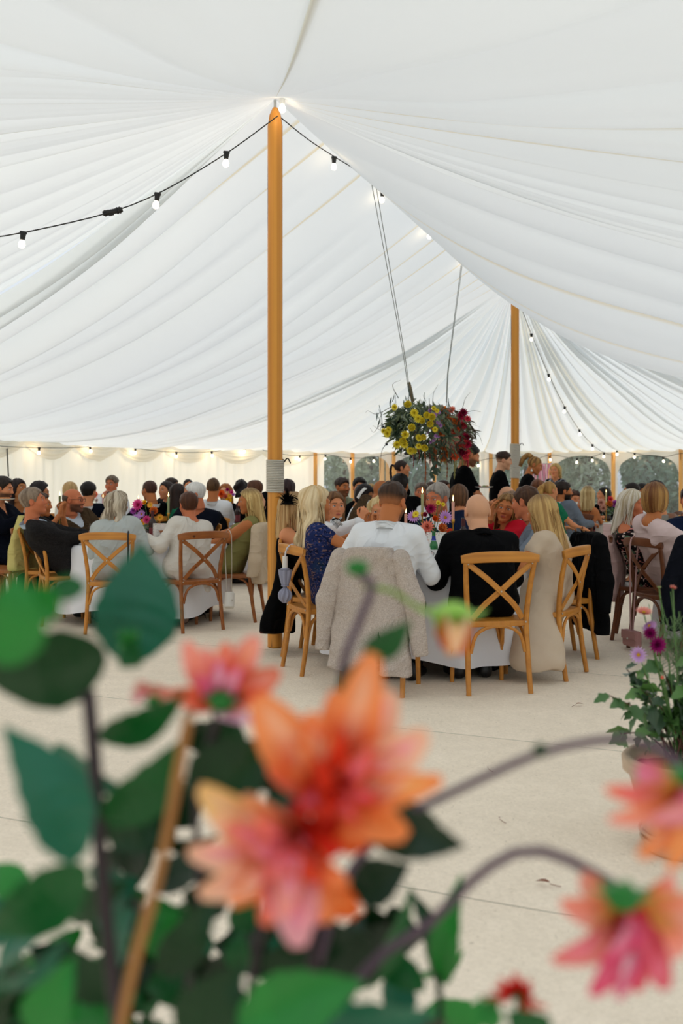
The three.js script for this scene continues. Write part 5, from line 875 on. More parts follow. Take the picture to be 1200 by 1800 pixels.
// ---------------------------------------------------------------- garments hung over chair backs (in the chair's own frame)
function hung(s, o) {
  const g = thing(o.name ?? 'hung_jacket', o.label, o.cat ?? 'jacket', [s[0], 0, s[1]], s[2]), cell = (o.cell ?? 0.012) * 1.15, top = o.top ?? 0.905, hem = o.hem ?? 0.2, w0 = o.w0 ?? 0.215, w1 = o.w1 ?? 0.27, sx = o.shift ?? 0;
  const f = new Field(V(-0.5, Math.max(0.02, hem - 0.05), -0.5), V(0.5, top + 0.08, -0.02), cell), sd = Math.round(s[0] * 100);
  const zc = (y) => -0.285 + 0.05 * Math.sin(PI * clamp((y - 0.3) / 0.6)) - (o.out ?? 0.0) * (1 - y);
  f.band((x, y, z) => {
    x -= sx;
    const t = clamp((top - y) / (top - hem)), hw = lerp(w0, w1, t ** 0.8) * (1 - 0.35 * sstep(0.86, 1.0, y / top)), fold = (o.fold ?? 0.014) * Math.sin(x * 26 + 3 * noise(y * 2, sd)) * t + 0.01 * noise(x * 9, y * 5, sd);
    const hd = lerp(0.055, o.deep ?? 0.075, t), zz = z - zc(y) - fold, q = Math.sqrt((x / hw) ** 4 + (zz / hd) ** 4) ** 0.5;
    let d = (q - 1) * Math.min(hw, hd);
    const tilt = (o.slope ?? 0.12) * Math.abs(x) + (o.skew ?? 0) * x;
    d = Math.max(d, y - top + tilt * 1.3 - 0.01, hem + 0.02 * noise(x * 7, 1, sd) - (o.hemSkew ?? 0) * x - y);
    if (o.vent && y < hem + 0.3) d = Math.max(d, 0.006 + 0.03 * (hem + 0.3 - y) - Math.abs(x - o.vent));
    return d + (o.wr ?? 0.004) * noise(x * 14, y * 12, z * 14 + sd);
  }, 0.03);
  part(o.part ?? 'jacket_body', f.mesh(), o.mat, g);
  if (!o.noSleeves) for (const e of [-1, 1]) {
    const q = new Field(V(-0.55, 0.05, -0.55), V(0.55, top + 0.08, 0.05), cell), L = o.sleeve ?? 0.27, bend = o.bend ?? 0.03;
    q.cone(V(sx + e * w0 * 0.85, top - 0.06, -0.27), V(sx + e * (w0 + 0.055), 0.6, -0.275), 0.06, 0.062, 0.04).cone(V(sx + e * (w0 + 0.055), 0.6, -0.275), V(sx + e * (w0 + 0.06 + bend), L, -0.245), 0.06, 0.05, 0.04);
    q.all((x, y, z, d) => Math.max(d, L + 0.03 - y) + (Math.abs(d) < 0.03 ? 0.005 * noise(x * 16, y * 14, z * 16 + e) : 0));
    part('sleeve', q.mesh(), o.mat, g);
  }
  if (o.lining) part('lining', moved(new RoundedBoxGeometry(0.12, 0.2, 0.02, 2, 0.008), sx + (o.liningX ?? 0.12), hem + 0.14, -0.34), o.lining, g, 'patch of contrasting lining');
  return g;
}
hung(seats.linen, { label: 'pale linen check jacket hung over the chair of the man in the white shirt', mat: C.linen, hem: 0.15, top: 0.925, w0: 0.235, w1: 0.27, vent: -0.08, cell: 0.009, sleeve: 0.24, deep: 0.07, slope: 0.03 });
hung(seats.coat, { label: 'long black coat hung over the chair beside the tall pole', name: 'hung_coat', cat: 'coat', mat: cloth(0x060607), hem: 0.16, top: 0.94, w0: 0.15, w1: 0.25, noSleeves: true, out: 0.1, part: 'coat_body', slope: 0.4, hemSkew: 0.1 });
hung(seats.lean, { label: 'long black coat hung behind the chair of the woman in beige', name: 'hung_coat', cat: 'coat', mat: cloth(0x0a0a0c), hem: 0.2, top: 0.95, w0: 0.23, w1: 0.27, part: 'coat_body', sleeve: 0.33 });
hung(seats.olive, { label: 'beige linen jacket hung over the chair of the woman in olive', mat: C.beigeJ, hem: 0.36, top: 0.95, w0: 0.2, w1: 0.2, shift: 0.05, sleeve: 0.42 });
hung(seats.floral, { label: 'dusty rose jacket with pale lining hung beside the dark floral dress', mat: C.rose, hem: 0.33, top: 0.97, w0: 0.22, w1: 0.33, noSleeves: true, lining: C.cream, liningX: -0.14, slope: 0.3 });
hung(seats.navyCoat, { label: 'dark navy jacket hung over the dark chair by the potted cosmos', mat: cloth(0x14161f), hem: 0.28, top: 0.96, w0: 0.22, w1: 0.29, slope: 0.25 });
hung(faceTo(-1.66, -13.05, 0.1, -1), { label: 'black jacket hung on the chair of the white-shirted man near the curtain', mat: cloth(0x0b0b0e), hem: 0.3, top: 0.98, w0: 0.2, w1: 0.27, noSleeves: true });
hung(faceTo(-3.45, -10.25, -0.9, -0.3), { label: 'pale yellow shawl spread over a chair back at the edge', name: 'shawl', cat: 'shawl', part: 'cloth', mat: C.yellow, hem: 0.45, top: 1.0, w0: 0.25, w1: 0.24, noSleeves: true, slope: 0.02 });
// things hung on chairs
const strapMat = mat(0x0e0d0d, 0.6), inChair = (s, x, y, z) => V(s[0] + x * Math.cos(s[2]) + z * Math.sin(s[2]), y, s[1] - x * Math.sin(s[2]) + z * Math.cos(s[2]));
{
  const o = thing('folded_umbrella', 'small folded lilac-grey umbrella hanging from the chair of the blue lace dress', 'umbrella', inChair(seats.lace, -0.1, 0.52, -0.335), seats.lace[2]);
  const um = mat(0x8f90a3, 0.7);
  part('canopy', [sheet((u, v) => { const a = u * 2 * PI, r = lerp(0.012, 0.046, Math.sin(PI * clamp(v * 1.15)) ** 0.8) * (1 + 0.16 * Math.sin(a * 8 + v * 5)); return V(Math.cos(a) * r, lerp(-0.02, 0.1, v), Math.sin(a) * r); }, 48, 14), sheet((u, v) => { const a = u * 2 * PI, r = lerp(0.022, 0.05, v * (1.3 - 0.5 * v)) * (1 + 0.13 * Math.sin(a * 7 + 2)); return V(Math.cos(a) * r, lerp(0.1, 0.21, v), Math.sin(a) * r); }, 48, 10), lathe([[0.001, 0.19], [0.045, 0.21], [0.02, 0.225], [0.001, 0.225]], 16)], um, o);
  part('cinch', new THREE.TorusGeometry(0.024, 0.005, 6, 20).rotateX(PI / 2).translate(0, 0.1, 0), um, o);
  part('handle', lathe([[0.001, 0.22], [0.017, 0.22], [0.019, 0.225], [0.019, 0.3], [0.015, 0.305], [0.001, 0.305]], 16), mat(0xdad6d0, 0.4), o);
  part('wrist_strap', tube([[0.0, 0.3, 0], [0.012, 0.34, 0.012], [0.012, 0.375, 0.07], [0, 0.385, 0.05], [-0.012, 0.36, 0.01], [0, 0.3, 0]], 0.006, 24, 5), mat(0xcfcfd6, 0.6), o);
}
function hangingBag(s, x, label, strapM, bagM, yBag, rolled) {
  const o = thing('handbag', label, 'bag', inChair(s, x, 0, -0.29), s[2]);
  part('strap', [tube([[-0.012, yBag + 0.05, -0.035], [-0.012, 0.7, -0.04], [-0.008, 0.88, -0.03], [0, 0.912, 0.005], [0.008, 0.87, 0.04], [0.012, 0.7, 0.035], [0.012, yBag + 0.05, 0]], rolled ? 0.004 : 0.007, 40, 5)], strapM, o);
  if (rolled) { part('bag_body', lathe([[0.001, -0.07], [0.04, -0.07], [0.046, -0.062], [0.046, 0.062], [0.04, 0.07], [0.001, 0.07]], 20).rotateX(0.3).rotateZ(0.25).translate(0, yBag, -0.02), bagM, o); part('clasp', new THREE.SphereGeometry(0.008, 8, 6).translate(0, yBag + 0.01, -0.07), boltMat, o); }
  else { part('bag_body', moved(new RoundedBoxGeometry(0.2, 0.13, 0.06, 3, 0.02), 0, yBag, -0.015), bagM, o); part('flap', moved(new RoundedBoxGeometry(0.19, 0.07, 0.012, 2, 0.005), 0, yBag + 0.03, -0.048), bagM, o); part('clasp', new THREE.SphereGeometry(0.009, 8, 6).translate(0, yBag, -0.056), boltMat, o); }
}
hangingBag(seats.cardigan, -0.235, 'white rolled clutch on a long gold strap hanging from the amber chair', boltMat, mat(0xd8d4cc, 0.6), 0.27, true);
hangingBag(seats.bobGrey, -0.2, 'black bag hanging by its strap from the chair of the silver-blonde bob', strapMat, mat(0x121113, 0.5), 0.3);
hangingBag(seats.pink, 0.07, 'dusty pink bag hanging by a long pink strap from the walnut chair', mat(0xc79c98, 0.7), mat(0xb98682, 0.6), 0.1);
hangingBag(seats.bare, 0.02, 'black bag strapped over the chair of the bare-backed woman', strapMat, mat(0x121113, 0.5), 0.6);
{ // feathered fascinator on the fair hair by the pole
  const p = at(505, 884, 7.7), o = thing('fascinator', 'black feather fascinator pinned on the fair hair by the pole', 'hat', p), r = rng(4), fe = [];
  for (let i = 0; i < 90; i++) { const a = r() * 6.28, b = r() * 2.4 - 0.6, L = 0.06 + 0.055 * r(), d = V(Math.cos(a) * Math.cos(b), Math.sin(b) + 0.2, Math.sin(a) * Math.cos(b)).normalize(); fe.push(tube([d.clone().multiplyScalar(0.01), d.clone().multiplyScalar(L * 0.6).add(V(0, 0.012, 0)), d.clone().multiplyScalar(L)], (t) => 0.007 * (1 - t) + 0.0006, 5, 3)); }
  part('feathers', fe, cloth(0x08080a), o); part('disc', lathe([[0.001, 0], [0.055, 0], [0.06, 0.006], [0.04, 0.014], [0.001, 0.02]], 18).translate(0, -0.012, 0), cloth(0x08080a), o);
  part('headband', new THREE.TorusGeometry(0.088, 0.005, 6, 24, 2.6).rotateY(0.2).translate(0.03, -0.045, 0), cloth(0x08080a), o);
}
{ // white headband on the black bob
  const p = at(641, 866, 11.66), o = thing('headband', 'broad white satin headband on the black-haired woman', 'headband', p, -0.5); o.rotation.z = -0.5;
  part('band', bar(Array.from({ length: 13 }, (_, i) => { const a = lerp(-0.1, PI + 0.1, i / 12); return [0, Math.sin(a) * 0.125 - 0.06, Math.cos(a) * 0.112]; }), 0.035, 0.012, 26, (u) => V(0, Math.sin(u * PI), Math.cos(u * PI))), mat(0xeeece8, 0.5), o);
  part('knot', new THREE.SphereGeometry(0.018, 10, 8).scale(1.3, 1, 1).translate(0, 0.066, 0), mat(0xeeece8, 0.5), o);
}
{ // pearl earring on the ponytailed waitress
  const o = thing('earring', 'white pearl drop earring on the ponytailed waitress', 'earring', at(934, 827, 13.5));
  part('pearl', lathe([[0.001, -0.016], [0.012, -0.012], [0.016, 0], [0.01, 0.012], [0.001, 0.02]], 12), mat(0xf3efe6, 0.25), o); part('hook', new THREE.TorusGeometry(0.008, 0.0015, 5, 12).translate(0, 0.024, 0), boltMat, o);
}
{ // pink fringe curtain outside / at the far panel
  const p = at(951, 850, 19.5); p.y = 0; const o = thing('fringe_curtain', 'pink foil fringe curtain hanging at the far end behind the blonde in floral', 'streamers', p), r = rng(6);
  part('top_bar', new THREE.CylinderGeometry(0.012, 0.012, 0.5, 8).rotateZ(PI / 2).translate(0, 1.72, 0), steel, o);
  const pink = [0xe8a0b8, 0xf0bccb, 0xd98aa6].map((c) => mat(c, 0.35));
  for (let i = 0; i < 15; i++) { const x = -0.21 + 0.03 * i, ph = r() * 6; part('streamer', sheet((u, v) => V(x + (u - 0.5) * 0.028 + 0.012 * Math.sin(v * 9 + ph), lerp(1.72, 0.05, v), 0.02 * Math.sin(v * 13 + ph) + (i % 3) * 0.012), 2, 26), pink[i % 3], o); }
  for (const s of [-1, 1]) part('stand_leg', tube([[s * 0.25, 0, 0], [s * 0.25, 1.72, 0]], 0.012, 2, 6), steel, o);
}
// ---------------------------------------------------------------- flowers
const petalMat = new THREE.MeshPhysicalMaterial({ color: 0xffffff, vertexColors: true, roughness: 0.6, transmission: 0.18, side: THREE.DoubleSide, specularIntensity: 0.3 });
const stemGreen = mat(0x4d7a34, 0.6), leafGreen = mat(lin(0.06, 0.16, 0.05), 0.45, { transmission: 0.25 }), leafDark = mat(lin(0.035, 0.075, 0.035), 0.5, { transmission: 0.2 }), oliveLeaf = mat(lin(0.14, 0.18, 0.08), 0.6, { transmission: 0.2 });
function petalGeo(L, W, cup, curl, c0, c1, nu = 4, nv = 5, tip = 0.75) {    // along +y, face +z
  return sheet((u, v) => { const s = 2 * u - 1, w = W * Math.sin(PI * clamp(v ** tip * 0.93 + 0.05)) ** 0.8; return V(s * w / 2, L * v * Math.cos(curl * v * 0.5), cup * (s * s) * w + L * v * Math.sin(curl * v * 0.5)); }, nu, nv, 1, 1, (u, v) => mix3(c0, c1, v));
}
const bloomCache = new Map();
function bloom(kind, r, c0, c1, eye = hex('#d8a520')) {           // face +z, origin at the back of the head
  const key = [kind, r, c0, c1].join(); if (bloomCache.has(key)) return bloomCache.get(key);
  const out = [], rows = { ball: [[14, 1.0, 1.35], [13, 0.92, 1.0], [12, 0.8, 0.65], [9, 0.62, 0.32], [6, 0.42, 0.1]], dahlia: [[14, 1, 1.4], [12, 0.9, 1.05], [10, 0.72, 0.7], [7, 0.5, 0.35]], daisy: [[16, 1, 1.38], [14, 0.86, 1.25]], small: [[8, 1, 1.1], [6, 0.7, 0.5]] }[kind];
  rows.forEach(([n, l, tilt], k) => { const g0 = petalGeo(r * l * (kind === 'ball' ? 0.78 : 0.98), r * 2.9 / n * 1.5, kind === 'ball' ? 0.5 : 0.22, kind === 'ball' ? 0.9 : 0.25, mix3(c0, c1, k * 0.12), c1, 2, 4);
    for (let i = 0; i < n; i++) { const g = g0.clone(); g.rotateX(PI / 2 - tilt).rotateZ((i + k * 0.5) / n * 2 * PI); out.push(g.translate(0, 0, k * r * 0.05)); } });
  if (kind === 'daisy') out.push(paint(new THREE.SphereGeometry(r * 0.22, 10, 6).scale(1, 1, 0.6).translate(0, 0, r * 0.12), eye, mix3(eye, [0.1, 0.03, 0], 0.4)));
  const g = mergeAll(out); bloomCache.set(key, g); return g;
}
function leafGeo(L, W, fold = 0.25, droop = 0.5, nu = 4, nv = 8, lobes = 0) {   // along +y, upper side +z
  return sheet((u, v) => { const s = 2 * u - 1, w = W * Math.sin(PI * clamp(v * 0.96 + 0.02) ** 0.8) * (1 + (lobes ? 0.25 * Math.sin(v * lobes * 2 * PI) : 0)), a = droop * v; return V(s * w / 2, L * v * Math.cos(a * 0.6), Math.abs(s) * w * fold * 0.5 - L * v * Math.sin(a * 0.6) * 0.7 + 0.02 * W * Math.sin(v * 24)); }, nu, nv, 1, 1);
}
function put(m, p, dir, spin = 0) { m.position.copy(p); m.quaternion.setFromUnitVectors(V(0, 0, 1), dir.clone().normalize()).multiply(new THREE.Quaternion().setFromAxisAngle(V(0, 0, 1), spin)); return m; }
const OR = hex('#ff7a1c'), OR2 = hex('#ffae58'), MAG = hex('#dc2480'), MAG2 = hex('#ff66b0'), LIL = hex('#b868d0'), LIL2 = hex('#e6b8f0'), YEL = hex('#ffe010'), YEL2 = hex('#fff25a'), CORAL = hex('#ff6248'), CORAL2 = hex('#ffac92'), BUR = hex('#6a1030'), BUR2 = hex('#a8224c'), PCH = hex('#e89880'), PCH2 = hex('#f4c6b4'), WHT = hex('#f1e2da');
const vaseMat = new THREE.MeshPhysicalMaterial({ color: 0x3c2318, roughness: 0.15, transmission: 0.3, thickness: 0.02 });
function posy(name, label, px, py, d, list, seed, baseY = TT) {     // blooms given as [column, row, radius, kind, colours, depth offset]
  const c = at(px, py, d), o = thing(name, label, 'flowers', [c.x, baseY, c.z]), r = rng(seed);
  part('vase', lathe([[0.001, 0], [0.04, 0], [0.05, 0.02], [0.05, 0.06], [0.03, 0.1], [0.032, 0.12], [0.028, 0.12], [0.001, 0.11]], 20), vaseMat, o);
  for (const [x, y, rad, kind, c0, c1, dz = 0] of list) {
    const p = at(x, y, d - dz).sub(o.position), dir = V(p.x * 1.6 + (r() - 0.5) * 0.3, 0.3 + (r() - 0.5) * 0.3, 1);
    put(part('bloom', bloom(kind, rad * 1.25, c0, c1), petalMat, o), p, dir, r() * 6);
    part('stem', tube([[0, 0.08, 0], [p.x * 0.5, 0.08 + (p.y - 0.08) * 0.6, p.z * 0.5], p.clone().addScaledVector(dir.normalize(), -0.01)], 0.0028, 10, 5), stemGreen, o);
  }
  const lg = [leafGeo(0.09, 0.035), leafGeo(0.07, 0.03)];
  for (let i = 0; i < 26; i++) { const a = r() * 6.28, b = r() * 0.14; put(part('leaf', lg[i % 2], i % 3 ? leafGreen : leafDark, o), V(Math.cos(a) * b, 0.09 + 0.1 * r(), Math.sin(a) * b), V(Math.cos(a) * 0.5, 0.8, Math.sin(a) * 0.5), a); }
  return o;
}
posy('flower_arrangement', 'low posy of coral, orange and lilac dahlias behind the front menu card', 760, 940, 7.62, [[727, 909, 0.045, 'daisy', LIL, LIL2], [731, 904, 0.026, 'daisy', YEL, YEL2, 0.03], [757, 895, 0.04, 'dahlia', MAG, BUR2], [764, 912, 0.034, 'ball', OR, OR], [782, 910, 0.05, 'daisy', LIL, LIL2, 0.05], [751, 927, 0.05, 'dahlia', CORAL, CORAL2, 0.06], [776, 929, 0.052, 'ball', CORAL, OR2, 0.05], [741, 944, 0.052, 'dahlia', PCH, PCH2, 0.03], [733, 932, 0.026, 'small', OR, CORAL, 0.06], [770, 884, 0.02, 'small', YEL, YEL2], [778, 887, 0.018, 'small', YEL, YEL2], [747, 905, 0.022, 'small', BUR, BUR2], [790, 936, 0.03, 'dahlia', OR, CORAL]], 31);
posy('flower_arrangement', 'bright posy of magenta, orange and yellow dahlias beside the silver-blonde bob', 262, 915, 9.95, [[243, 888, 0.055, 'dahlia', MAG, MAG2], [270, 899, 0.06, 'ball', CORAL, OR2, 0.06], [249, 904, 0.04, 'daisy', LIL, LIL2], [240, 911, 0.04, 'daisy', LIL, LIL2, 0.05], [258, 914, 0.04, 'dahlia', MAG, MAG2, 0.08], [264, 888, 0.03, 'daisy', YEL, OR2], [250, 919, 0.034, 'daisy', OR, YEL, 0.08], [281, 910, 0.034, 'daisy', YEL, OR2], [235, 898, 0.034, 'dahlia', MAG, LIL], [254, 884, 0.028, 'small', OR, YEL]], 32);
posy('flower_arrangement', 'orange and white posy on the table of the drinking man', 164, 876, 13.6, [[166, 870, 0.05, 'dahlia', OR, CORAL], [160, 876, 0.04, 'ball', OR, OR2], [170, 880, 0.03, 'small', WHT, WHT], [155, 868, 0.03, 'small', YEL, OR2]], 33);
posy('flower_arrangement', 'coral and yellow posy in front of the red-haired woman', 399, 875, 13.9, [[389, 869, 0.06, 'dahlia', CORAL, OR], [396, 873, 0.05, 'ball', CORAL, CORAL2], [404, 872, 0.04, 'daisy', YEL, OR2], [407, 866, 0.035, 'small', MAG, MAG2], [400, 861, 0.03, 'small', BUR, MAG], [410, 870, 0.03, 'small', LIL, LIL2], [402, 879, 0.045, 'daisy', OR, YEL]], 34);
posy('flower_arrangement', 'purple, pink and orange posy on the taupe tablecloth', 1068, 890, 15.2, [[1071, 886, 0.07, 'ball', OR, OR2], [1056, 884, 0.06, 'dahlia', PCH, PCH2], [1080, 886, 0.06, 'dahlia', MAG, LIL], [1088, 888, 0.06, 'dahlia', MAG, MAG2], [1092, 880, 0.05, 'small', MAG, BUR2], [1091, 871, 0.04, 'small', PCH, MAG2], [1060, 894, 0.06, 'dahlia', PCH, PCH2], [1072, 878, 0.05, 'small', MAG, CORAL]], 35);
posy('flower_arrangement', 'small posy below the hanging tassels', 800, 885, 11.7, [[795, 880, 0.03, 'small', OR, OR2], [803, 884, 0.04, 'ball', OR, CORAL], [810, 882, 0.035, 'dahlia', CORAL, CORAL2]], 36);

// ---------------------------------------------------------------- candles, cards, bottles, glasses, plates
const flameMat = new THREE.MeshStandardMaterial({ color: 0xffe0a0, emissive: lin(1, 0.72, 0.3), emissiveIntensity: 5 });
const gold = mat(0xb98d3e, 0.3, { metalness: 1 });
function candle(px, pyTop, d, col, h, label, holderH = 0.16) {
  const p = at(px, pyTop, d), o = thing('candle', label, 'candle', [p.x, TT, p.z]), t = p.y - TT, b = t - h;
  part('wax', lathe([[0.001, b], [0.0105, b], [0.0115, t - 0.004], [0.008, t], [0.001, t - 0.002]], 14), mat(col, 0.5), o);
  part('wick', tube([[0, t - 0.002, 0], [0.001, t + 0.008, 0]], 0.001, 2, 4), blackRubber, o);
  part('flame', lathe([[0.0005, t + 0.004], [0.006, t + 0.012], [0.0065, t + 0.02], [0.004, t + 0.036], [0.0005, t + 0.052]], 10), flameMat, o);
  part('holder', lathe([[0.001, 0], [0.04, 0], [0.042, 0.006], [0.012, 0.014], [0.006, 0.03], [0.005, b - 0.03], [0.012, b - 0.02], [0.014, b + 0.006], [0.001, b + 0.004]], 18), gold, o, 'slender gold candle holder');
}
candle(796, 882, 7.55, 0xe2a593, 0.14, 'lit pink taper candle in gold holder next to the black suit'); candle(713, 903, 7.5, 0xe2a08a, 0.12, 'lit pink taper candle in front of the dark-haired man in white'); candle(742, 868, 7.75, 0xa8a878, 0.15, 'lit sage taper candle behind the front posy');
candle(296, 874, 9.75, 0x97a274, 0.16, 'lit sage taper candle beside the menu card and cream cardigan'); candle(105, 872, 10.1, 0x6f7a4c, 0.13, 'lit olive taper candle above the clasped hands'); candle(181, 875, 13.4, 0xe0a0a0, 0.13, 'lit pink taper candle in front of the drinking man'); candle(243, 877, 13.3, 0xe6dcc6, 0.1, 'lit ivory taper candle by the bespectacled man'); candle(1065, 866, 14.9, 0xd6cf9a, 0.15, 'lit cream taper candle on the taupe tablecloth');
const menuTex = (seed, word) => { const c = document.createElement('canvas'); c.width = 256; c.height = 370; const x = c.getContext('2d'), r = rng(seed); x.fillStyle = '#f3efe8'; x.fillRect(0, 0, 256, 370);
  for (let i = 0; i < 230; i++) { const e = r(), t = r(), m = 8 + 26 * r() ** 1.5; const [px, py] = e < 0.3 ? [m, t * 370] : e < 0.6 ? [256 - m, t * 370] : e < 0.8 ? [t * 256, m] : [t * 256, 370 - m]; x.fillStyle = ['#d98c94', '#8fae8a', '#c9a4c8', '#e0b087', '#7d9a78'][i % 5]; x.beginPath(); x.arc(px, py, 1.5 + 3.5 * r(), 0, 7); x.fill(); }
  if (word) { x.fillStyle = '#b03038'; x.fillRect(165, 205, 48, 66); x.fillStyle = '#8a8580'; for (let i = 0; i < 15; i++) x.fillRect(60 + 10 * r(), 46 + i * 20, 60 + 60 * r(), 3); } else { x.fillStyle = '#6f9a78'; x.beginPath(); x.ellipse(216, 300, 8, 26, 0.4, 0, 7); x.fill(); x.beginPath(); x.ellipse(226, 312, 7, 20, 0.9, 0, 7); x.fill(); }
  const t = new THREE.CanvasTexture(c); t.colorSpace = THREE.SRGBColorSpace; return t; };
function menuCard(px, pyBase, d, w, h, turn, seed, label, word) {
  const p = at(px, pyBase, d), o = thing('menu_card', label, 'menu card', [p.x, TT, p.z], turn);
  const front = part('front_sheet', new THREE.BoxGeometry(w, h, 0.0012).translate(0, h / 2, 0), [0, 1, 2, 3, 4, 5].map((k) => k === 4 ? mat(0xffffff, 0.7, { map: menuTex(seed, word) }) : mat(0xf3efe8, 0.7)), o); front.rotation.x = -0.14; front.position.z = 0.03;
  const back = part('back_sheet', new THREE.BoxGeometry(w, h, 0.0012).translate(0, h / 2, 0), mat(0xf3efe8, 0.7), o); back.rotation.x = 0.14; back.position.z = -0.03;
}
menuCard(767, 984, 7.46, 0.15, 0.215, -0.06, 3, 'white menu card with painted flower border behind the green bottle'); menuCard(281, 955, 9.5, 0.13, 0.2, 0.05, 4, 'white menu card with a red square, next to the cream cardigan', true);
menuCard(1010, 902, 15.3, 0.1, 0.3, 0.4, 5, 'tall white card held up by the curly-haired reader');
const greenGlass = new THREE.MeshPhysicalMaterial({ color: lin(0.05, 0.3, 0.1), roughness: 0.08, transmission: 0.55, thickness: 0.03, ior: 1.5 }), darkGlass = new THREE.MeshPhysicalMaterial({ color: lin(0.03, 0.012, 0.01), roughness: 0.1 }), clearGlass = new THREE.MeshPhysicalMaterial({ color: 0xffffff, roughness: 0.03, transmission: 1, thickness: 0, ior: 1.45, side: THREE.DoubleSide });
const beerLabel = (() => { const c = document.createElement('canvas'); c.width = 512; c.height = 256; const x = c.getContext('2d'); x.fillStyle = '#eef0ec'; x.fillRect(0, 0, 512, 256); for (const cx of [128, 384]) { x.strokeStyle = '#1d2440'; x.lineWidth = 9; x.beginPath(); x.ellipse(cx, 128, 92, 104, 0, 0, 7); x.stroke(); x.fillStyle = '#1d2440'; x.beginPath(); x.ellipse(cx, 50, 60, 22, 0, 0, 7); x.fill(); x.beginPath(); x.ellipse(cx, 206, 60, 22, 0, 0, 7); x.fill(); x.strokeStyle = '#b3332c'; x.lineWidth = 5; x.strokeRect(cx - 72, 96, 144, 56); x.fillStyle = '#b3332c'; for (let i = 0; i < 5; i++) x.fillRect(cx - 56 + i * 24, 110, 14, 28); } const t = new THREE.CanvasTexture(c); t.colorSpace = THREE.SRGBColorSpace; return t; })();
function beer(px, pyBase, d, label) {
  const p = at(px, pyBase, d), o = thing('beer_bottle', label, 'bottle', [p.x, TT, p.z], 0.4);
  part('glass', lathe([[0.001, 0.002], [0.026, 0], [0.03, 0.004], [0.03, 0.12], [0.028, 0.135], [0.016, 0.165], [0.0135, 0.18], [0.013, 0.218], [0.014, 0.219], [0.014, 0.229], [0.01, 0.23], [0.001, 0.225]], 24), greenGlass, o);
  part('label', new THREE.CylinderGeometry(0.0304, 0.0304, 0.058, 28, 1, true).translate(0, 0.068, 0), mat(0xffffff, 0.5, { map: beerLabel }), o, 'white paper label with an oval crest');
  part('neck_foil', new THREE.LatheGeometry([[0.0185, 0.163], [0.0142, 0.18], [0.0138, 0.196]].map(([x, y]) => new THREE.Vector2(x, y)), 20), mat(0x2a3f9c, 0.4, { metalness: 0.4 }), o, 'blue and white neck label'); part('neck_band', new THREE.TorusGeometry(0.0185, 0.0012, 5, 20).rotateX(PI / 2).translate(0, 0.162, 0), mat(0xe9e9ee, 0.4), o);
}
beer(762, 989, 7.27, 'green beer bottle with white oval label in front of the menu card'); beer(793, 988, 7.3, 'green beer bottle half hidden by the black-suited shoulder');
function wineBottle(px, py, d, label) { const p = at(px, py, d), o = thing('wine_bottle', label, 'bottle', [p.x, TT, p.z]); part('glass', lathe([[0.001, 0.01], [0.034, 0], [0.037, 0.006], [0.037, 0.19], [0.033, 0.21], [0.016, 0.235], [0.014, 0.3], [0.0155, 0.302], [0.0155, 0.312], [0.001, 0.312]], 22), darkGlass, o); part('label', new THREE.CylinderGeometry(0.0374, 0.0374, 0.09, 24, 1, true, -0.9, 2.4).translate(0, 0.1, 0), mat(0x6a1a1e, 0.6), o); part('capsule', new THREE.CylinderGeometry(0.0158, 0.0165, 0.06, 16).translate(0, 0.276, 0), mat(0x4a1218, 0.4), o); }
wineBottle(268, 947, 9.8, 'dark red wine bottle beside the magenta posy'); wineBottle(814, 975, 7.75, 'dark wine bottle beyond the black-suited shoulder'); wineBottle(417, 915, 13.7, 'dark wine bottle by the coral posy, near the pole');
const wine = (c) => new THREE.MeshPhysicalMaterial({ color: c, roughness: 0.1, transmission: 0.6, thickness: 0.03 });
function glass(kind, p, label, drink, group) {
  const o = thing(kind === 'tumbler' ? 'tumbler' : kind === 'coupe' ? 'coupe_glass' : 'wine_glass', label, 'glass', [p.x, TT, p.z], 0, group);
  const prof = { wine: [[0.034, 0], [0.034, 0.002], [0.005, 0.006], [0.0038, 0.02], [0.0038, 0.085], [0.012, 0.094], [0.03, 0.115], [0.037, 0.14], [0.036, 0.165], [0.031, 0.2]], tumbler: [[0.001, 0.004], [0.03, 0.004], [0.033, 0.01], [0.037, 0.09]], coupe: [[0.034, 0], [0.034, 0.002], [0.005, 0.006], [0.0038, 0.09], [0.016, 0.1], [0.046, 0.135], [0.048, 0.15]] }[kind];
  part('bowl', lathe(prof, 24), clearGlass, o);
  if (drink) part('drink', lathe(kind === 'tumbler' ? [[0.001, 0.008], [0.031, 0.01], [0.034, 0.055], [0.001, 0.055]] : kind === 'coupe' ? [[0.001, 0.099], [0.015, 0.101], [0.044, 0.134], [0.001, 0.134]] : [[0.001, 0.093], [0.011, 0.095], [0.029, 0.116], [0.035, 0.138], [0.001, 0.138]], 20), wine(drink), o);
}
const onT = (px, py) => at(px, py, (EYE - TT) * F / (py - HORIZON));
glass('wine', onT(163, 958), 'clear wine glass between brown tweed and pale blue-grey jacket', 0xe9e4d0); glass('wine', onT(172, 950), 'clear wine glass just behind the first by the tweed jacket'); glass('tumbler', onT(153, 956), 'water tumbler in front of the tweed jacket', 0xdfe6e8); glass('wine', onT(259, 950), 'white wine glass under the yellow dahlias', 0xe6dfa8); glass('coupe', onT(286, 957), 'stemmed glass of amber spritz in front of the red-marked card', 0xe08a1e); glass('tumbler', onT(276, 955), 'tumbler of dark cola by the red-marked card', 0x3a1410); glass('tumbler', onT(268, 957), 'empty tumbler near the pale blue-grey elbow');
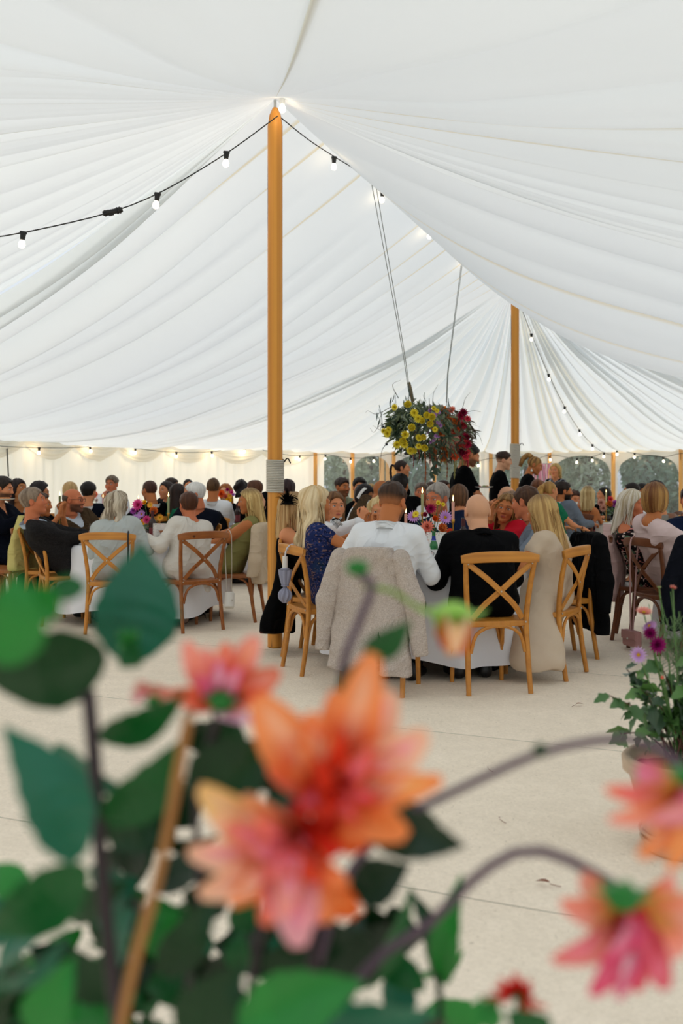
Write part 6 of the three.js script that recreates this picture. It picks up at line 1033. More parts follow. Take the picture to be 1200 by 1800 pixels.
glass('tumbler', onT(803, 981), 'tumbler behind the half-hidden green bottle', 0xd8c49a); glass('wine', onT(806, 975), 'white wine glass beside the pink taper candle', 0xe6dca0); glass('wine', onT(744, 975), 'wine glass beside the white-shirted arm'); glass('tumbler', onT(746, 986), 'tumbler beside the white-shirted arm'); glass('tumbler', onT(818, 977), 'amber ale tumbler beyond the black-suited shoulder', 0xc9962a); glass('wine', onT(789, 976), 'empty wine glass beside the front posy');
glass('wine', onT(1066, 916), 'red wine glass at the taupe cloth edge', 0x5a0c18); glass('wine', onT(1073, 914), 'empty wine glass at the taupe cloth edge'); glass('tumbler', onT(1080, 917), 'water tumbler at the taupe cloth edge', 0xdfe6e8); glass('tumbler', onT(178, 902), 'beer tumbler in front of the drinking man', 0xb06a18);
const fr = (s, f = 0.36) => V(s[0] + Math.sin(s[2]) * f, TT, s[1] + Math.cos(s[2]) * f);   // on the table before a seat
const china = mat(0xeceae4, 0.25), napkinMat = cloth(0xbfb7ad, 0.9), foodMat = [mat(0xb9824a, 0.7), mat(0x7a8a3c, 0.7), mat(0xa0402c, 0.6)];
function plate(p, label, food, r = 0.13) {
  const o = thing('dinner_plate', label, 'plate', [p.x, TT, p.z]);
  part('plate', lathe([[0.001, 0.004], [r * 0.6, 0.004], [r * 0.68, 0.01], [r, 0.018], [r, 0.021], [r * 0.66, 0.014], [r * 0.58, 0.009], [0.001, 0.009]], 36), china, o);
  if (food) { const q = rng(p.x * 1000 | 0); for (let i = 0; i < 6; i++) part('food', new THREE.IcosahedronGeometry(0.016 + 0.012 * q(), 1).scale(1, 0.5, 1).translate((q() - 0.5) * 0.09, 0.016, (q() - 0.5) * 0.09), foodMat[i % 3], o); }
}
plate(fr(seats.suit), 'dinner plate in front of the black-suited man'); plate(fr(seats.linen), 'dinner plate in front of the white-shirted man', true); plate(fr(seats.bald), 'dinner plate in front of the bearded man in tweed', true); plate(fr(seats.cardigan), 'dinner plate in front of the cream cardigan'); plate(fr(seats.bobGrey), 'dinner plate in front of the silver-blonde bob', true); plate(fr(seats.redTop), 'dinner plate in front of the woman in red', true); plate(fr(seats.lace), 'dinner plate beside the blue lace dress', true);
plate(fr(seats.bare), 'dinner plate at the taupe table', true);
function cutlery(p, turn, kind, label) {
  const o = thing(kind, label, 'cutlery', [p.x, TT + 0.002, p.z], turn);
  part('handle', bar([[0, 0, 0], [0, 0.003, 0.06], [0, 0.002, 0.12]], (u) => 0.014 - 0.008 * u, 0.002, 8, () => V(0, 1, 0)), steel, o);
  if (kind === 'knife') part('blade', bar([[0, 0.002, 0.12], [0, 0.002, 0.17], [0.002, 0.001, 0.215]], (u) => 0.016 * (1 - 0.6 * u * u), 0.0015, 8, () => V(0, 1, 0)), steel, o);
  else for (const s of [-1, 0, 1]) part('tine', bar([[0, 0.002, 0.12], [s * 0.007, 0.004, 0.14], [s * 0.007, 0.001, 0.19]], 0.0035, 0.0018, 6, () => V(0, 1, 0)), steel, o);
}
cutlery(onT(757, 997), 0.9, 'knife', 'steel knife on the white cloth beside the white-shirted arm'); cutlery(onT(778, 999), -1.2, 'fork', 'steel fork on the white cloth by the black suit'); cutlery(onT(302, 959), 0.5, 'fork', 'steel fork beside the cream cardigan elbow');
function napkin(p, label, seed) { const o = thing('napkin', label, 'napkin', [p.x, TT, p.z], seed); part('cloth', sheet((u, v) => { const x = (u - 0.5) * 0.2, z = (v - 0.5) * 0.14; return V(x + 0.01 * noise(v * 4, seed), 0.006 + 0.03 * Math.max(0, noise(u * 4, v * 4, seed) + 0.3) * Math.sin(PI * u) * Math.sin(PI * v) * 1.6, z + 0.012 * noise(u * 4, seed, 2)); }, 20, 16), napkinMat, o); part('fold', sheet((u, v) => V((u - 0.5) * 0.15, 0.014 + 0.03 * Math.sin(PI * v) * (0.6 + 0.4 * noise(u * 5, v * 3, seed)), (v - 0.5) * 0.08), 14, 10), napkinMat, o); }
napkin(onT(770, 994), 'crumpled beige napkin in front of the green bottle', 1.1); napkin(onT(288, 958), 'crumpled napkin between the two jackets at the second table', 2.3);
{ // hand-held glasses and plates
  const g1 = at(189, 866, 14.05), o = thing('short_glass', 'small glass at the lips of the drinking man', 'glass', g1); o.rotation.z = 1.2; part('bowl', lathe([[0.001, -0.04], [0.026, -0.04], [0.032, 0.05]], 18), clearGlass, o); part('drink', lathe([[0.001, -0.036], [0.025, -0.036], [0.028, 0], [0.001, 0]], 16), wine(0x6a3018), o);
  const p1 = at(848, 858, 12.1), q = thing('carried_plate', 'white plate of food carried by the standing waiter', 'plate', p1); part('plate', lathe([[0.001, 0], [0.08, 0], [0.13, 0.016], [0.13, 0.02], [0.08, 0.008], [0.001, 0.006]], 30), china, q); for (let i = 0; i < 5; i++) part('food', new THREE.IcosahedronGeometry(0.025, 1).scale(1, 0.5, 1).translate(0.05 * Math.cos(i * 1.3), 0.02, 0.05 * Math.sin(i * 1.3)), foodMat[i % 3], q);
  const p2 = at(9, 879, 10.55), s = thing('canape_plate', 'small white plate of canapes held at the edge by the bearded man', 'plate', p2); part('plate', lathe([[0.001, 0], [0.06, 0], [0.1, 0.012], [0.1, 0.015], [0.06, 0.006], [0.001, 0.005]], 28), china, s); for (let i = 0; i < 4; i++) part('food', new THREE.IcosahedronGeometry(0.02, 1).scale(1.2, 0.6, 1).translate(-0.04 + 0.026 * i, 0.018, 0.01), mat(0xcc7a2a, 0.6), s);
  const p3 = at(591, 919, 6.92), c = thing('napkin_bundle', 'small white cloth with black edge between the fingers of the woman in lace', 'napkin', p3); part('cloth', sheet((u, v) => V((u - 0.5) * 0.07 + 0.01 * Math.sin(v * 7), (v - 0.5) * 0.06 + 0.012 * Math.sin(u * 9), 0.02 * Math.sin(u * 6 + v * 5)), 12, 12), cloth(0xe8e8ea), c); part('trim', tube([[-0.03, 0.02, 0.01], [0, 0.03, 0.015], [0.03, 0.012, 0.0]], 0.006, 10, 5), cloth(0x0c0c0e), c);
}
// ---------------------------------------------------------------- the hanging flower cloud
{
  const c0 = at(705, 742, 10.7), c1 = at(806, 762, 12.3), mid = c0.clone().lerp(c1, 0.5), o = thing('hanging_flower_cloud', 'large cloud of yellow, orange and crimson flowers hanging from the tent ridge', 'flowers', mid), r = rng(99);
  const L = (t, y, q) => { const p = c0.clone().lerp(c1, t), perp = V(c1.z - c0.z, 0, c0.x - c1.x).normalize(); return p.addScaledVector(perp, -q).add(V(0, y, 0)).sub(mid); };   // along, up, towards the viewer
  part('frame', tube([L(-0.05, 0, 0), L(0.5, 0.02, 0), L(1.05, 0, 0)], 0.02, 8, 6), blackRubber, o);
  const shell = (t) => { const a = r() * 2 * PI, k = 0.55 + 0.5 * r(), h = 0.31 * Math.sqrt(Math.max(0.1, 1 - (2 * t - 1) ** 4)); return L(t, Math.sin(a) * h * k - 0.02 + (0.5 - t) * 0.03, Math.cos(a) * h * k); };
  // leaves: long drooping olive and eucalyptus sprigs, joined into one part
  const lg = [leafGeo(0.13, 0.022, 0.2, 0.6, 2, 5), leafGeo(0.1, 0.028, 0.2, 0.4, 2, 5)], by = [[], [], []], M = new THREE.Matrix4(), q = new THREE.Quaternion();
  for (let i = 0; i < 1900; i++) {
    const t = r() * 1.1 - 0.05, p = shell(t), dir = V(p.x * 0.5 + (r() - 0.5), -0.9 + 0.9 * r(), p.z * 0.5 + (r() - 0.5)).normalize();
    q.setFromUnitVectors(Y, dir); M.compose(p, q.multiply(new THREE.Quaternion().setFromAxisAngle(Y, r() * 6)), V(1, 0.7 + 0.8 * r(), 1)); by[t < 0.5 ? (r() < 0.6 ? 0 : 1) : r() < 0.25 ? 0 : 2].push(lg[i % 2].clone().applyMatrix4(M));
  }
  [oliveLeaf, leafDark, mat(lin(0.09, 0.06, 0.03), 0.6, { transmission: 0.2 })].forEach((m, k) => { part('foliage', by[k], m, o).userData.kind = 'stuff'; });
  // upright eucalyptus sprigs above, with hanging leaves
  for (const [x, y, d, n] of [[692, 690, 10.5, 9], [716, 678, 10.8, 10], [744, 690, 11.1, 9], [752, 700, 11.2, 7], [786, 700, 12, 9], [797, 715, 12.2, 6], [672, 712, 10.4, 10]]) {
    const b = at(x, y + 45, d).sub(mid), e = at(x + (x < 690 ? -6 : 2), y, d).sub(mid), g = [tube([b, b.clone().lerp(e, 0.5).add(V(0.01, 0, 0)), e], 0.003, 6, 4)];
    for (let i = 0; i < n; i++) { const p = b.clone().lerp(e, 0.3 + 0.7 * i / n); M.compose(p.add(V((r() - 0.5) * 0.1, 0, (r() - 0.5) * 0.1)), q.setFromUnitVectors(Y, V((r() - 0.5) * 0.5, -1, (r() - 0.5) * 0.5).normalize()), V(0.7, 0.75, 0.7)); g.push(lg[0].clone().applyMatrix4(M)); }
    part('eucalyptus_sprig', g, mat(lin(0.05, 0.085, 0.075), 0.5, { transmission: 0.2 }), o).userData.kind = 'stuff';
  }
  // blooms: yellow on the near half, turning orange, coral, crimson along the cloud
  const B = (x, y, d, rad, kind, a, b) => { const p = at(x, y, d - (x > 758 ? 0.46 : 0.38)).sub(mid); put(part('bloom', bloom(kind, rad, a, b), petalMat, o), p, V(p.x * 0.4 + (r() - 0.5) * 0.5 - 0.1, p.y * 1.2 - 0.1 + (r() - 0.5) * 0.5, 1), r() * 6); };
  for (const [x, y, k] of [[717, 712, 1.2], [694, 716, 0.7], [728, 726, 0.9], [735, 736, 0.9], [742, 740, 1], [751, 730, 1.1], [759, 733, 1.2], [755, 744, 1.1], [724, 752, 1.2], [745, 767, 1], [709, 774, 1.25], [712, 763, 0.9], [698, 781, 0.9], [711, 781, 0.9], [728, 791, 1], [736, 784, 0.7], [747, 786, 1.2], [681, 762, 0.9], [683, 755, 0.7], [674, 757, 0.6], [737, 770, 0.7], [764, 755, 0.6], [722, 791, 0.9], [735, 768, 0.6], [762, 718, 0.5], [768, 722, 0.5]]) B(x, y, 10.7, 0.06 * k, k > 0.95 ? 'ball' : 'dahlia', YEL, YEL2);
  for (let i = 0; i < 76; i++) { const t = r(), x = lerp(762, 824, t), y = 716 + 88 * r() + 6 * t, c = t < 0.4 ? [OR, OR2] : t < 0.72 ? (r() < 0.5 ? [OR, CORAL] : [CORAL, CORAL2]) : r() < 0.45 ? [MAG, CORAL] : r() < 0.5 ? [hex('#a5163a'), hex('#d02a58')] : [BUR, BUR2]; B(x, y, 12.1, 0.04 + 0.03 * r(), ['ball', 'dahlia', 'small'][i % 3], ...c); }
  for (const [x, y] of [[790, 738], [786, 744], [798, 742]]) B(x, y, 12, 0.07, 'ball', OR, OR2);
  for (const [x, y] of [[793, 784], [801, 772], [783, 775]]) B(x, y, 11.9, 0.05, 'dahlia', PCH, PCH2);
  for (let i = 0; i < 16; i++) B(752 + 24 * r(), 715 + 70 * r(), 11.3, 0.02 + 0.014 * r(), 'small', LIL, LIL2);
  for (const [x, y] of [[673, 750], [679, 781], [712, 797], [717, 797], [723, 803], [729, 806], [705, 790]]) { const p = at(x, y, 10.5).sub(mid); part('berry', new THREE.SphereGeometry(0.014, 10, 8).translate(p.x, p.y, p.z), mat(0x171423, 0.5), o); }
  // hanging tassels of amaranthus
  const tass = [mat(0x6e1d1c, 0.9), mat(0x97935a, 0.9), mat(0x8a4a24, 0.9), mat(0xa82436, 0.9)];
  for (const [x, y0, y1, d, m, w] of [[746, 790, 852, 10.7, 2, 1], [725, 795, 823, 10.6, 0, 0.6], [735, 790, 808, 10.7, 0, 0.5], [754, 792, 818, 11, 0, 0.6], [763, 785, 834, 11.3, 2, 1.6], [765, 800, 828, 11.4, 0, 1.2], [781, 792, 818, 11.7, 1, 1.2], [784, 800, 845, 11.8, 2, 0.8], [797, 795, 843, 12, 1, 1.3], [800, 795, 825, 12, 1, 1], [806, 785, 818, 12.1, 1, 0.9], [811, 792, 828, 12.2, 1, 1.2], [820, 760, 835, 12.2, 3, 1.5], [817, 770, 815, 12.2, 3, 1], [772, 800, 830, 11.5, 1, 0.9], [792, 735, 765, 11.9, 0, 1.2], [823, 775, 810, 12.3, 1, 1]]) {
    const a = at(x, y0, d).sub(mid), b = at(x + 1, y1, d).sub(mid); part('tassel', tube([a, a.clone().lerp(b, 0.5).add(V(0.008, 0, 0.006)), b], (t) => 0.011 * w * (0.75 + 0.25 * Math.sin(t * 40)) * (t > 0.9 ? (1 - t) * 9 + 0.1 : 1), 36, 6), tass[m], o);
  }
  // curly willow twigs and a dark leafy spray below
  for (const s of [[[688, 715], [660, 728], [646, 722], [642, 726]], [[690, 745], [668, 748], [656, 760], [650, 752]], [[695, 752], [672, 757], [655, 748]], [[700, 700], [690, 676], [704, 668]], [[800, 735], [830, 722], [845, 724]], [[812, 720], [818, 700], [826, 690]], [[760, 715], [762, 690], [770, 676]], [[690, 770], [672, 790], [668, 830], [666, 845]], [[820, 765], [840, 764], [848, 782]]]) part('willow_twig', tube(s.map(([x, y], i) => at(x, y, 10.9 - 0.05 * i + (x > 750 ? 1.2 : 0)).sub(mid)), (t) => 0.004 * (1 - 0.7 * t), 20, 4), mat(0x3a3026, 0.8), o);
  for (let i = 0; i < 9; i++) { const p = at(757 + 9 * r(), 808 + 26 * r(), 11.2).sub(mid); put(part('leaf', leafGeo(0.09, 0.04), leafDark, o), p, V(r() - 0.5, 0.4, 1), PI + (r() - 0.5) * 2.4); }
  // suspension lines up to the ridge
  const line = mat(0x7d7f78, 0.6);
  for (const [a, b, d0, d1] of [[[652, 318], [717, 676], 9.95, 10.9], [[659, 318], [719, 676], 10.05, 10.9], [[813, 443], [783, 694], 12.9, 12.1], [[815, 443], [784, 694], 12.95, 12.1]]) part('suspension_line', tube([at(...a, d0).sub(mid), at(...b, d1).sub(mid), at(b[0] + 1, b[1] + 14, d1).sub(mid)], 0.004, 6, 5), line, o);
  part('rope_binding', tube([at(718, 672, 10.9).sub(mid), at(722, 688, 10.9).sub(mid), at(725, 706, 10.9).sub(mid)], 0.02, 10, 6), mat(0x6f6046, 0.9), o);
}
// ---------------------------------------------------------------- potted cosmos and dahlia in the terracotta pot
const terra = mat(0xffffff, 0.85, { map: dataTex(128, 128, (x, y) => { const n = 14 * noiseP(x, y, 12) + 8 * noiseP(x, y, 40); return [196 + n, 172 + n, 148 + n]; }), bumpMap: dataTex(128, 128, (x, y) => { const b = 128 + 60 * noiseP(x, y, 30); return [b, b, b]; }, false), bumpScale: 0.002 });
const soilMat = mat(lin(0.03, 0.02, 0.015), 1);
function pot(o, R0, R1, H, x = 0, z = 0) {
  part('pot', lathe([[0.001, 0], [R0, 0], [R0 + 0.004, 0.012], [R0 + 0.004, 0.05], [lerp(R0, R1, 0.55), H * 0.55], [R1, H - 0.06], [R1 + 0.018, H - 0.055], [R1 + 0.022, H - 0.01], [R1 + 0.012, H], [R1 - 0.006, H - 0.004], [R1 - 0.012, H - 0.07], [0.001, H - 0.07]], 48).translate(x, 0, z), terra, o);
  part('pot_ring', [new THREE.TorusGeometry(lerp(R0, R1, 0.12) + 0.004, 0.007, 8, 48).rotateX(PI / 2).translate(x, H * 0.12, z), new THREE.TorusGeometry(lerp(R0, R1, 0.22) + 0.004, 0.006, 8, 48).rotateX(PI / 2).translate(x, H * 0.2, z)], terra, o);
  part('soil', sheet((u, v) => V(x + Math.cos(u * 6.2832) * v * (R1 - 0.01), H - 0.055 + 0.012 * noise(Math.cos(u * 6.28) * v * 6, Math.sin(u * 6.28) * v * 6, 3), z + Math.sin(u * 6.2832) * v * (R1 - 0.01)), 40, 12), soilMat, o);
}
const cosmosLeaf = [mat(lin(0.06, 0.16, 0.04), 0.45, { transmission: 0.25 }), mat(lin(0.1, 0.24, 0.05), 0.45, { transmission: 0.25 }), mat(lin(0.03, 0.075, 0.03), 0.45, { transmission: 0.25 })], redStem = mat(0x5a3426, 0.6);
{
  const D = 3.62, p0 = at(1198, 850, D), o = thing('potted_plant', 'terracotta pot of bushy dahlia and feathery cosmos with mauve flowers on the matting', 'potted plant', [p0.x, 0, p0.z]), r = rng(17), W = (x, y, d = D) => at(x, y, d).sub(o.position);
  pot(o, 0.13, 0.19, 0.34); 
  const lf = [leafGeo(0.07, 0.042, 0.3, 0.6, 4, 8, 2.2), leafGeo(0.055, 0.032, 0.3, 0.4, 4, 8, 2.2), leafGeo(0.085, 0.045, 0.2, 0.8, 4, 8, 2.6)];
  const tips = [[1070, 1222], [1078, 1290], [1100, 1175], [1108, 1250], [1130, 1180], [1140, 1225], [1160, 1165], [1165, 1240], [1190, 1180], [1200, 1225], [1215, 1150], [1240, 1190], [1190, 1260], [1230, 1260], [1260, 1230], [1265, 1150], [1125, 1210], [1175, 1205]];
  tips.forEach(([x, y], k) => {
    const d = D + (k % 5 - 2) * 0.07, a = V((r() - 0.5) * 0.12, 0.27, (r() - 0.5) * 0.12), e = W(x, y, d), m = a.clone().lerp(e, 0.55).add(V(0, 0.06, 0));
    part('stem', tube([a, m, e], (t) => lerp(0.004, 0.0018, t), 14, 5), redStem, o);
    const cv = new THREE.CatmullRomCurve3([a, m, e]);
    for (let i = 0; i < 12; i++) { const t = 0.3 + 0.7 * i / 11, p = cv.getPoint(Math.min(1, t)), an = i * 2.4 + k, dir = V(Math.cos(an) * 0.8, 0.5 + r() * 0.5, Math.sin(an) * 0.8 + 0.2); const l = part('leaf', lf[(i + k) % 3], cosmosLeaf[(i * 3 + k) % 3], o); put(l, p, dir, r() * 6); l.scale.setScalar(0.7 + 0.55 * r()); }
  });
  // feathery cosmos stems rising behind
  const fe = [];
  for (const [x, y] of [[1158, 1045], [1140, 1062], [1178, 1040], [1192, 1075], [1205, 1050], [1182, 1100], [1165, 1090], [1215, 1090]]) {
    const d = D + 0.1 * r(), a = V((r() - 0.5) * 0.1, 0.28, -0.05), e = W(x, y, d), m = a.clone().lerp(e, 0.6).add(V(0.02, 0.02, 0));
    part('cosmos_stem', tube([a, m, e], 0.0014, 16, 5), cosmosLeaf[1], o);
    const cv = new THREE.CatmullRomCurve3([a, m, e]);
    for (let i = 0; i < 15; i++) { const p = cv.getPoint(0.45 + 0.55 * i / 26), an = r() * 6.28, L = 0.03 + 0.04 * r(), q = p.clone().add(V(Math.cos(an) * L, L * 0.9, Math.sin(an) * L)); fe.push(tube([p, p.clone().lerp(q, 0.5).add(V(0, -0.006, 0)), q], 0.0012, 4, 3)); for (let j = 0; j < 2; j++) fe.push(tube([p.clone().lerp(q, 0.5), p.clone().lerp(q, 0.5).add(V((r() - 0.5) * 0.03, 0.025, (r() - 0.5) * 0.03))], 0.0009, 2, 3)); }
  }
  part('feathery_foliage', fe, cosmosLeaf[1], o).userData.kind = 'stuff';
  const fl = (x, y, rad, kind, a, b, dir, d = D - 0.12) => { const p = W(x, y, d); put(part('bloom', bloom(kind, rad, a, b), petalMat, o), p, V(...dir), 0.4); part('stem', tube([V(0, 0.3, 0), p.clone().multiplyScalar(0.6).add(V(0, 0.12, 0)), p], 0.0025, 12, 5), cosmosLeaf[1], o); };
  fl(1122, 1151, 0.034, 'daisy', hex('#a04bb0'), hex('#e2c2e8'), [-0.4, 0.1, 1]); fl(1139, 1098, 0.032, 'daisy', hex('#a95ab8'), hex('#dcb4e4'), [0.2, -0.5, 0.7]); fl(1154, 1133, 0.036, 'dahlia', hex('#8a0f5c'), hex('#a21a72'), [0.1, 0, 1]); fl(1142, 1114, 0.028, 'dahlia', hex('#800c50'), hex('#961566'), [-0.2, 0.4, 0.8]); fl(1131, 1078, 0.034, 'daisy', hex('#d0503c'), hex('#f2a89a'), [0, 0.9, 0.35]); fl(1182, 1035, 0.016, 'small', hex('#c84a3c'), hex('#eba090'), [0, 0.8, 0.5]); fl(1163, 1191, 0.009, 'small', CORAL, CORAL2, [0, 0.3, 1]); fl(1158, 1034, 0.01, 'small', hex('#8aa860'), hex('#b9c48a'), [0, 1, 0.3]);
}
// ---------------------------------------------------------------- the big dahlia plant close to the viewer
const frontLeaf = ['#0f5a24', '#063a12', '#22822e', '#176448', '#042a0c'].map((c) => mat(c, 0.36, { transmission: 0.14, specularIntensity: 0.45, clearcoat: 0.25, clearcoatRoughness: 0.2 }));
const plumStem = mat(0x56404f, 0.5), darkStem = mat(0x2a1a22, 0.5);
{
  const D0 = 0.78, o = thing('dahlia_plant', 'tall orange dahlia plant with broad green leaves standing just inside the entrance', 'potted plant', [-0.12, 0, -0.88]), r = rng(23), W = (x, y, d) => at(x, y, d).sub(o.position), SC = (px, d) => px / F * d;
  pot(o, 0.13, 0.18, 0.36);
  // a leaf from its base to its tip, w pixels wide, turned by roll about its length and curved towards -z
  function leaf(x0, y0, x1, y1, w, d, k, roll = 0, tipD = 0) {
    const a = W(x0, y0, d), b = W(x1, y1, d + tipD), L = a.distanceTo(b), ww = SC(w, d), m = part('leaf', sheet((u, v) => { const s = 2 * u - 1, q = ww * Math.sin(PI * clamp(v * 0.97 + 0.02) ** 0.72) * (1 + 0.035 * Math.sin(v * 34)); return V(s * q / 2, L * v, -0.12 * q * (1 - Math.abs(s) ** 1.4) + 0.16 * L * Math.sin(PI * v) + 0.018 * q * Math.sin(v * 40 + s * s * 6)); }, 8, 18, 1, 1), frontLeaf[k % 5], o);
    const y = b.clone().sub(a).normalize(), z = V(0, 0, 1).addScaledVector(y, -y.z).normalize().applyAxisAngle(y, roll); m.quaternion.setFromRotationMatrix(new THREE.Matrix4().makeBasis(y.clone().cross(z), y, z)); m.position.copy(a); return m;
  }
  for (const l of [[228, 1165, 248, 955, 150, 0.92, 3, 0.35, 0.03], [185, 1150, -40, 1185, 150, 0.8, 1, -0.3], [10, 1170, 30, 1005, 120, 0.62, 2, 0.3], [100, 1085, 30, 1030, 70, 0.66, 2, 0.2], [150, 1030, 75, 1045, 46, 0.8, 0, 0.3], [215, 1140, 250, 1170, 50, 0.85, 0],
    [175, 1300, 330, 1215, 80, 0.82, 0, 0.5], [140, 1510, 5, 1275, 130, 0.72, 3, 0.8], [95, 1310, 230, 1390, 90, 0.85, 3, 0.6], [185, 1450, 335, 1285, 100, 0.8, 0, 0.4], [190, 1480, 330, 1370, 110, 0.84, 1, -0.2], [335, 1400, 490, 1300, 130, 0.86, 1], [470, 1330, 500, 1400, 80, 0.9, 4], [150, 1525, -30, 1640, 120, 0.74, 0, -0.3], [120, 1580, -10, 1720, 90, 0.8, 3, 0.9],
    [285, 1715, 385, 1565, 80, 0.82, 1], [640, 1450, 818, 1488, 84, 0.8, 4, -0.3], [660, 1420, 772, 1445, 70, 0.86, 1], [610, 1560, 720, 1520, 90, 0.86, 4], [630, 1740, 722, 1555, 56, 0.95, 0, 0.5], [775, 1730, 716, 1558, 52, 1.02, 1, 0.6], [778, 1730, 812, 1535, 56, 1.0, 2, -0.5],
    [320, 1820, 430, 1690, 110, 0.8, 1], [420, 1800, 640, 1725, 120, 0.74, 2, -0.4], [560, 1790, 770, 1775, 120, 0.76, 3, 0.3], [650, 1730, 560, 1610, 110, 0.85, 4], [480, 1740, 560, 1640, 110, 0.88, 1], [60, 1820, 130, 1680, 90, 0.76, 2], [-20, 1740, 120, 1640, 80, 0.7, 3, 0.9], [200, 1760, 120, 1660, 80, 0.88, 1], [790, 1830, 850, 1750, 60, 0.8, 2], [960, 1830, 890, 1775, 80, 0.8, 0], [360, 1540, 470, 1500, 90, 0.92, 4], [560, 1000, 560, 990, 4, 0.9, 0], [640, 1150, 722, 1090, 66, 0.84, 0, 0.5], [600, 1230, 650, 1150, 50, 0.88, 1]]) leaf(...l);
  for (let i = 0; i < 110; i++) { const x = -30 + 780 * r(), y = 1560 + 290 * r(), a = r() * 6.28, L = 70 + 90 * r(); if (x > 560 && y < 1600) continue; leaf(x, y, x + Math.cos(a) * L, y + Math.sin(a) * L * 0.8, 50 + 50 * r(), 0.95 + 0.3 * r(), (r() * 5) | 0, (r() - 0.5) * 2, (r() - 0.5) * 0.1); }
  for (let i = 0; i < 16; i++) { const x = 200 + 330 * r(), y = 1300 + 240 * r(), a = r() * 6.28, L = 60 + 60 * r(); leaf(x, y, x + Math.cos(a) * L, y + Math.sin(a) * L, 50 + 40 * r(), 0.98 + 0.15 * r(), 1 + 3 * (i % 2), (r() - 0.5) * 1.6); }
  const foot = (x) => V(x, 0.3, 0);
  const stem = (pts, w, d, m, down = true) => { const p = pts.map(([x, y, dd]) => W(x, y, dd ?? d)); if (down) { const l = p[p.length - 1]; p.push(V(lerp(l.x, 0, 0.5), lerp(l.y, 0.3, 0.5), l.z * 0.5), foot((r() - 0.5) * 0.12)); } part('stem', tube(p, SC(w, d) / 2, 40, 8), m, o); };
  stem([[155, 1215], [165, 1330], [178, 1520], [198, 1720]], 26, 0.8, darkStem); stem([[330, 1250], [380, 1235], [345, 1400], [350, 1600], [330, 1750]], 14, 0.86, darkStem); stem([[440, 1310], [520, 1330], [470, 1560], [440, 1750]], 16, 0.86, darkStem); stem([[575, 1385], [560, 1560], [540, 1760]], 18, 0.84, darkStem);
  stem([[1085, 1560], [1000, 1512], [925, 1494], [850, 1530], [760, 1618], [655, 1692], [600, 1780]], 19, 0.8, plumStem); stem([[1195, 1345], [1130, 1302], [1040, 1303], [945, 1325], [860, 1362], [780, 1400], [690, 1450], [600, 1560]], 16, 0.84, plumStem);
  stem([[626, 1005], [652, 1028], [632, 1090], [605, 1160], [598, 1260]], 15, 0.9, plumStem, false); stem([[792, 1075], [740, 1070], [690, 1040], [640, 1030]], 9, 0.95, mat(0x7a9c3a, 0.5), false); stem([[910, 1745], [912, 1800], [905, 1850]], 10, 0.85, frontLeaf[0]); stem([[768, 1710], [772, 1800]], 12, 1.0, frontLeaf[1]);
  part('node', new THREE.SphereGeometry(0.006, 10, 8).translate(...W(949, 1318, 0.835).toArray()), frontLeaf[1], o);
  part('bamboo_cane', tube([W(332, 1255, 0.76), W(285, 1510, 0.75), W(212, 1815, 0.74), V(-0.08, 0.3, 0.03)], (t) => SC(t < 0.7 ? 19 : 21, 0.76) / 2 * (1 + 0.12 * Math.exp(-(((t * 9) % 1 - 0.5) ** 2) / 0.002)), 90, 9), mat(0xffffff, 0.45, { map: woodTex([176, 120, 56], [132, 80, 28], 9, 1) }), o);
  // blooms: every petal is its own piece, from the heart (cx, cy) to a tip
  function flower(label, cx, cy, d, petals, cal) {
    const f = new THREE.Group(); f.name = 'dahlia_bloom'; f.userData.label = label; o.add(f); const c = W(cx, cy, d); f.position.copy(c);
    for (const [tx, ty, w, dz, c0, c1, c2, arc = 0.2] of petals) {
      const b = W(tx, ty, d - dz).sub(c), L = b.length(), ww = SC(w, d), st = hex(c2 ?? c1);
      const m = part('petal', sheet((u, v) => { const s = 2 * u - 1, q = ww * 1.08 * Math.sin(PI * clamp(0.1 + v * 0.86) ** 0.95) ** 0.6 * (0.4 + 0.6 * sstep(0, 0.4, v)); return V(s * q / 2, L * v, 0.42 * q * s * s - 0.05 * q + arc * L * Math.sin(PI * v * 0.9) + 0.03 * q * Math.sin(s * 9) - 0.1 * L * sstep(0.6, 1, v) * (arc > 0 ? 1 : 0)); }, 8, 14, 1, 1, (u, v) => mix3(mix3(hex(c0), hex(c1), sstep(0.15, 0.7, v)), st, 0.7 * Math.exp(-((2 * u - 1) ** 2) / 0.12) * sstep(0.15, 0.4, v) * (1 - sstep(0.75, 1, v)))), petalMat, f);
      const y = b.clone().normalize(), z = V(0, 0, 1).addScaledVector(y, -y.z).normalize(); m.quaternion.setFromRotationMatrix(new THREE.Matrix4().makeBasis(y.clone().cross(z), y, z));
    }
    if (!cal) put(part('heart', bloom('dahlia', SC(74, d), hex('#a81010'), hex('#e0361c')), petalMat, f), V(0, 0, 0.0), V(0.1, -0.1, 1));
    if (cal) { const q = part('calyx', [new THREE.SphereGeometry(SC(cal[2], d), 14, 10).scale(1, 0.8, 1), ...Array.from({ length: 7 }, (_, i) => leafGeo(SC(cal[2] * 1.9, d), SC(cal[2], d), 0.3, -0.4, 3, 5).rotateX(1.2).rotateY(i * 0.9))], cal[5] ?? frontLeaf[2], f); q.position.copy(W(cal[0], cal[1], d - (cal[3] ?? 0.015)).sub(c)); q.rotation.x = cal[4] ?? 0; }
  }
  const O = '#ff9a58', P_ = '#ffc8a4', RD = '#e42c12', PK = '#ff86ac', YL = '#ffcb80', CO = '#ff8a66', SA = '#ffa896';
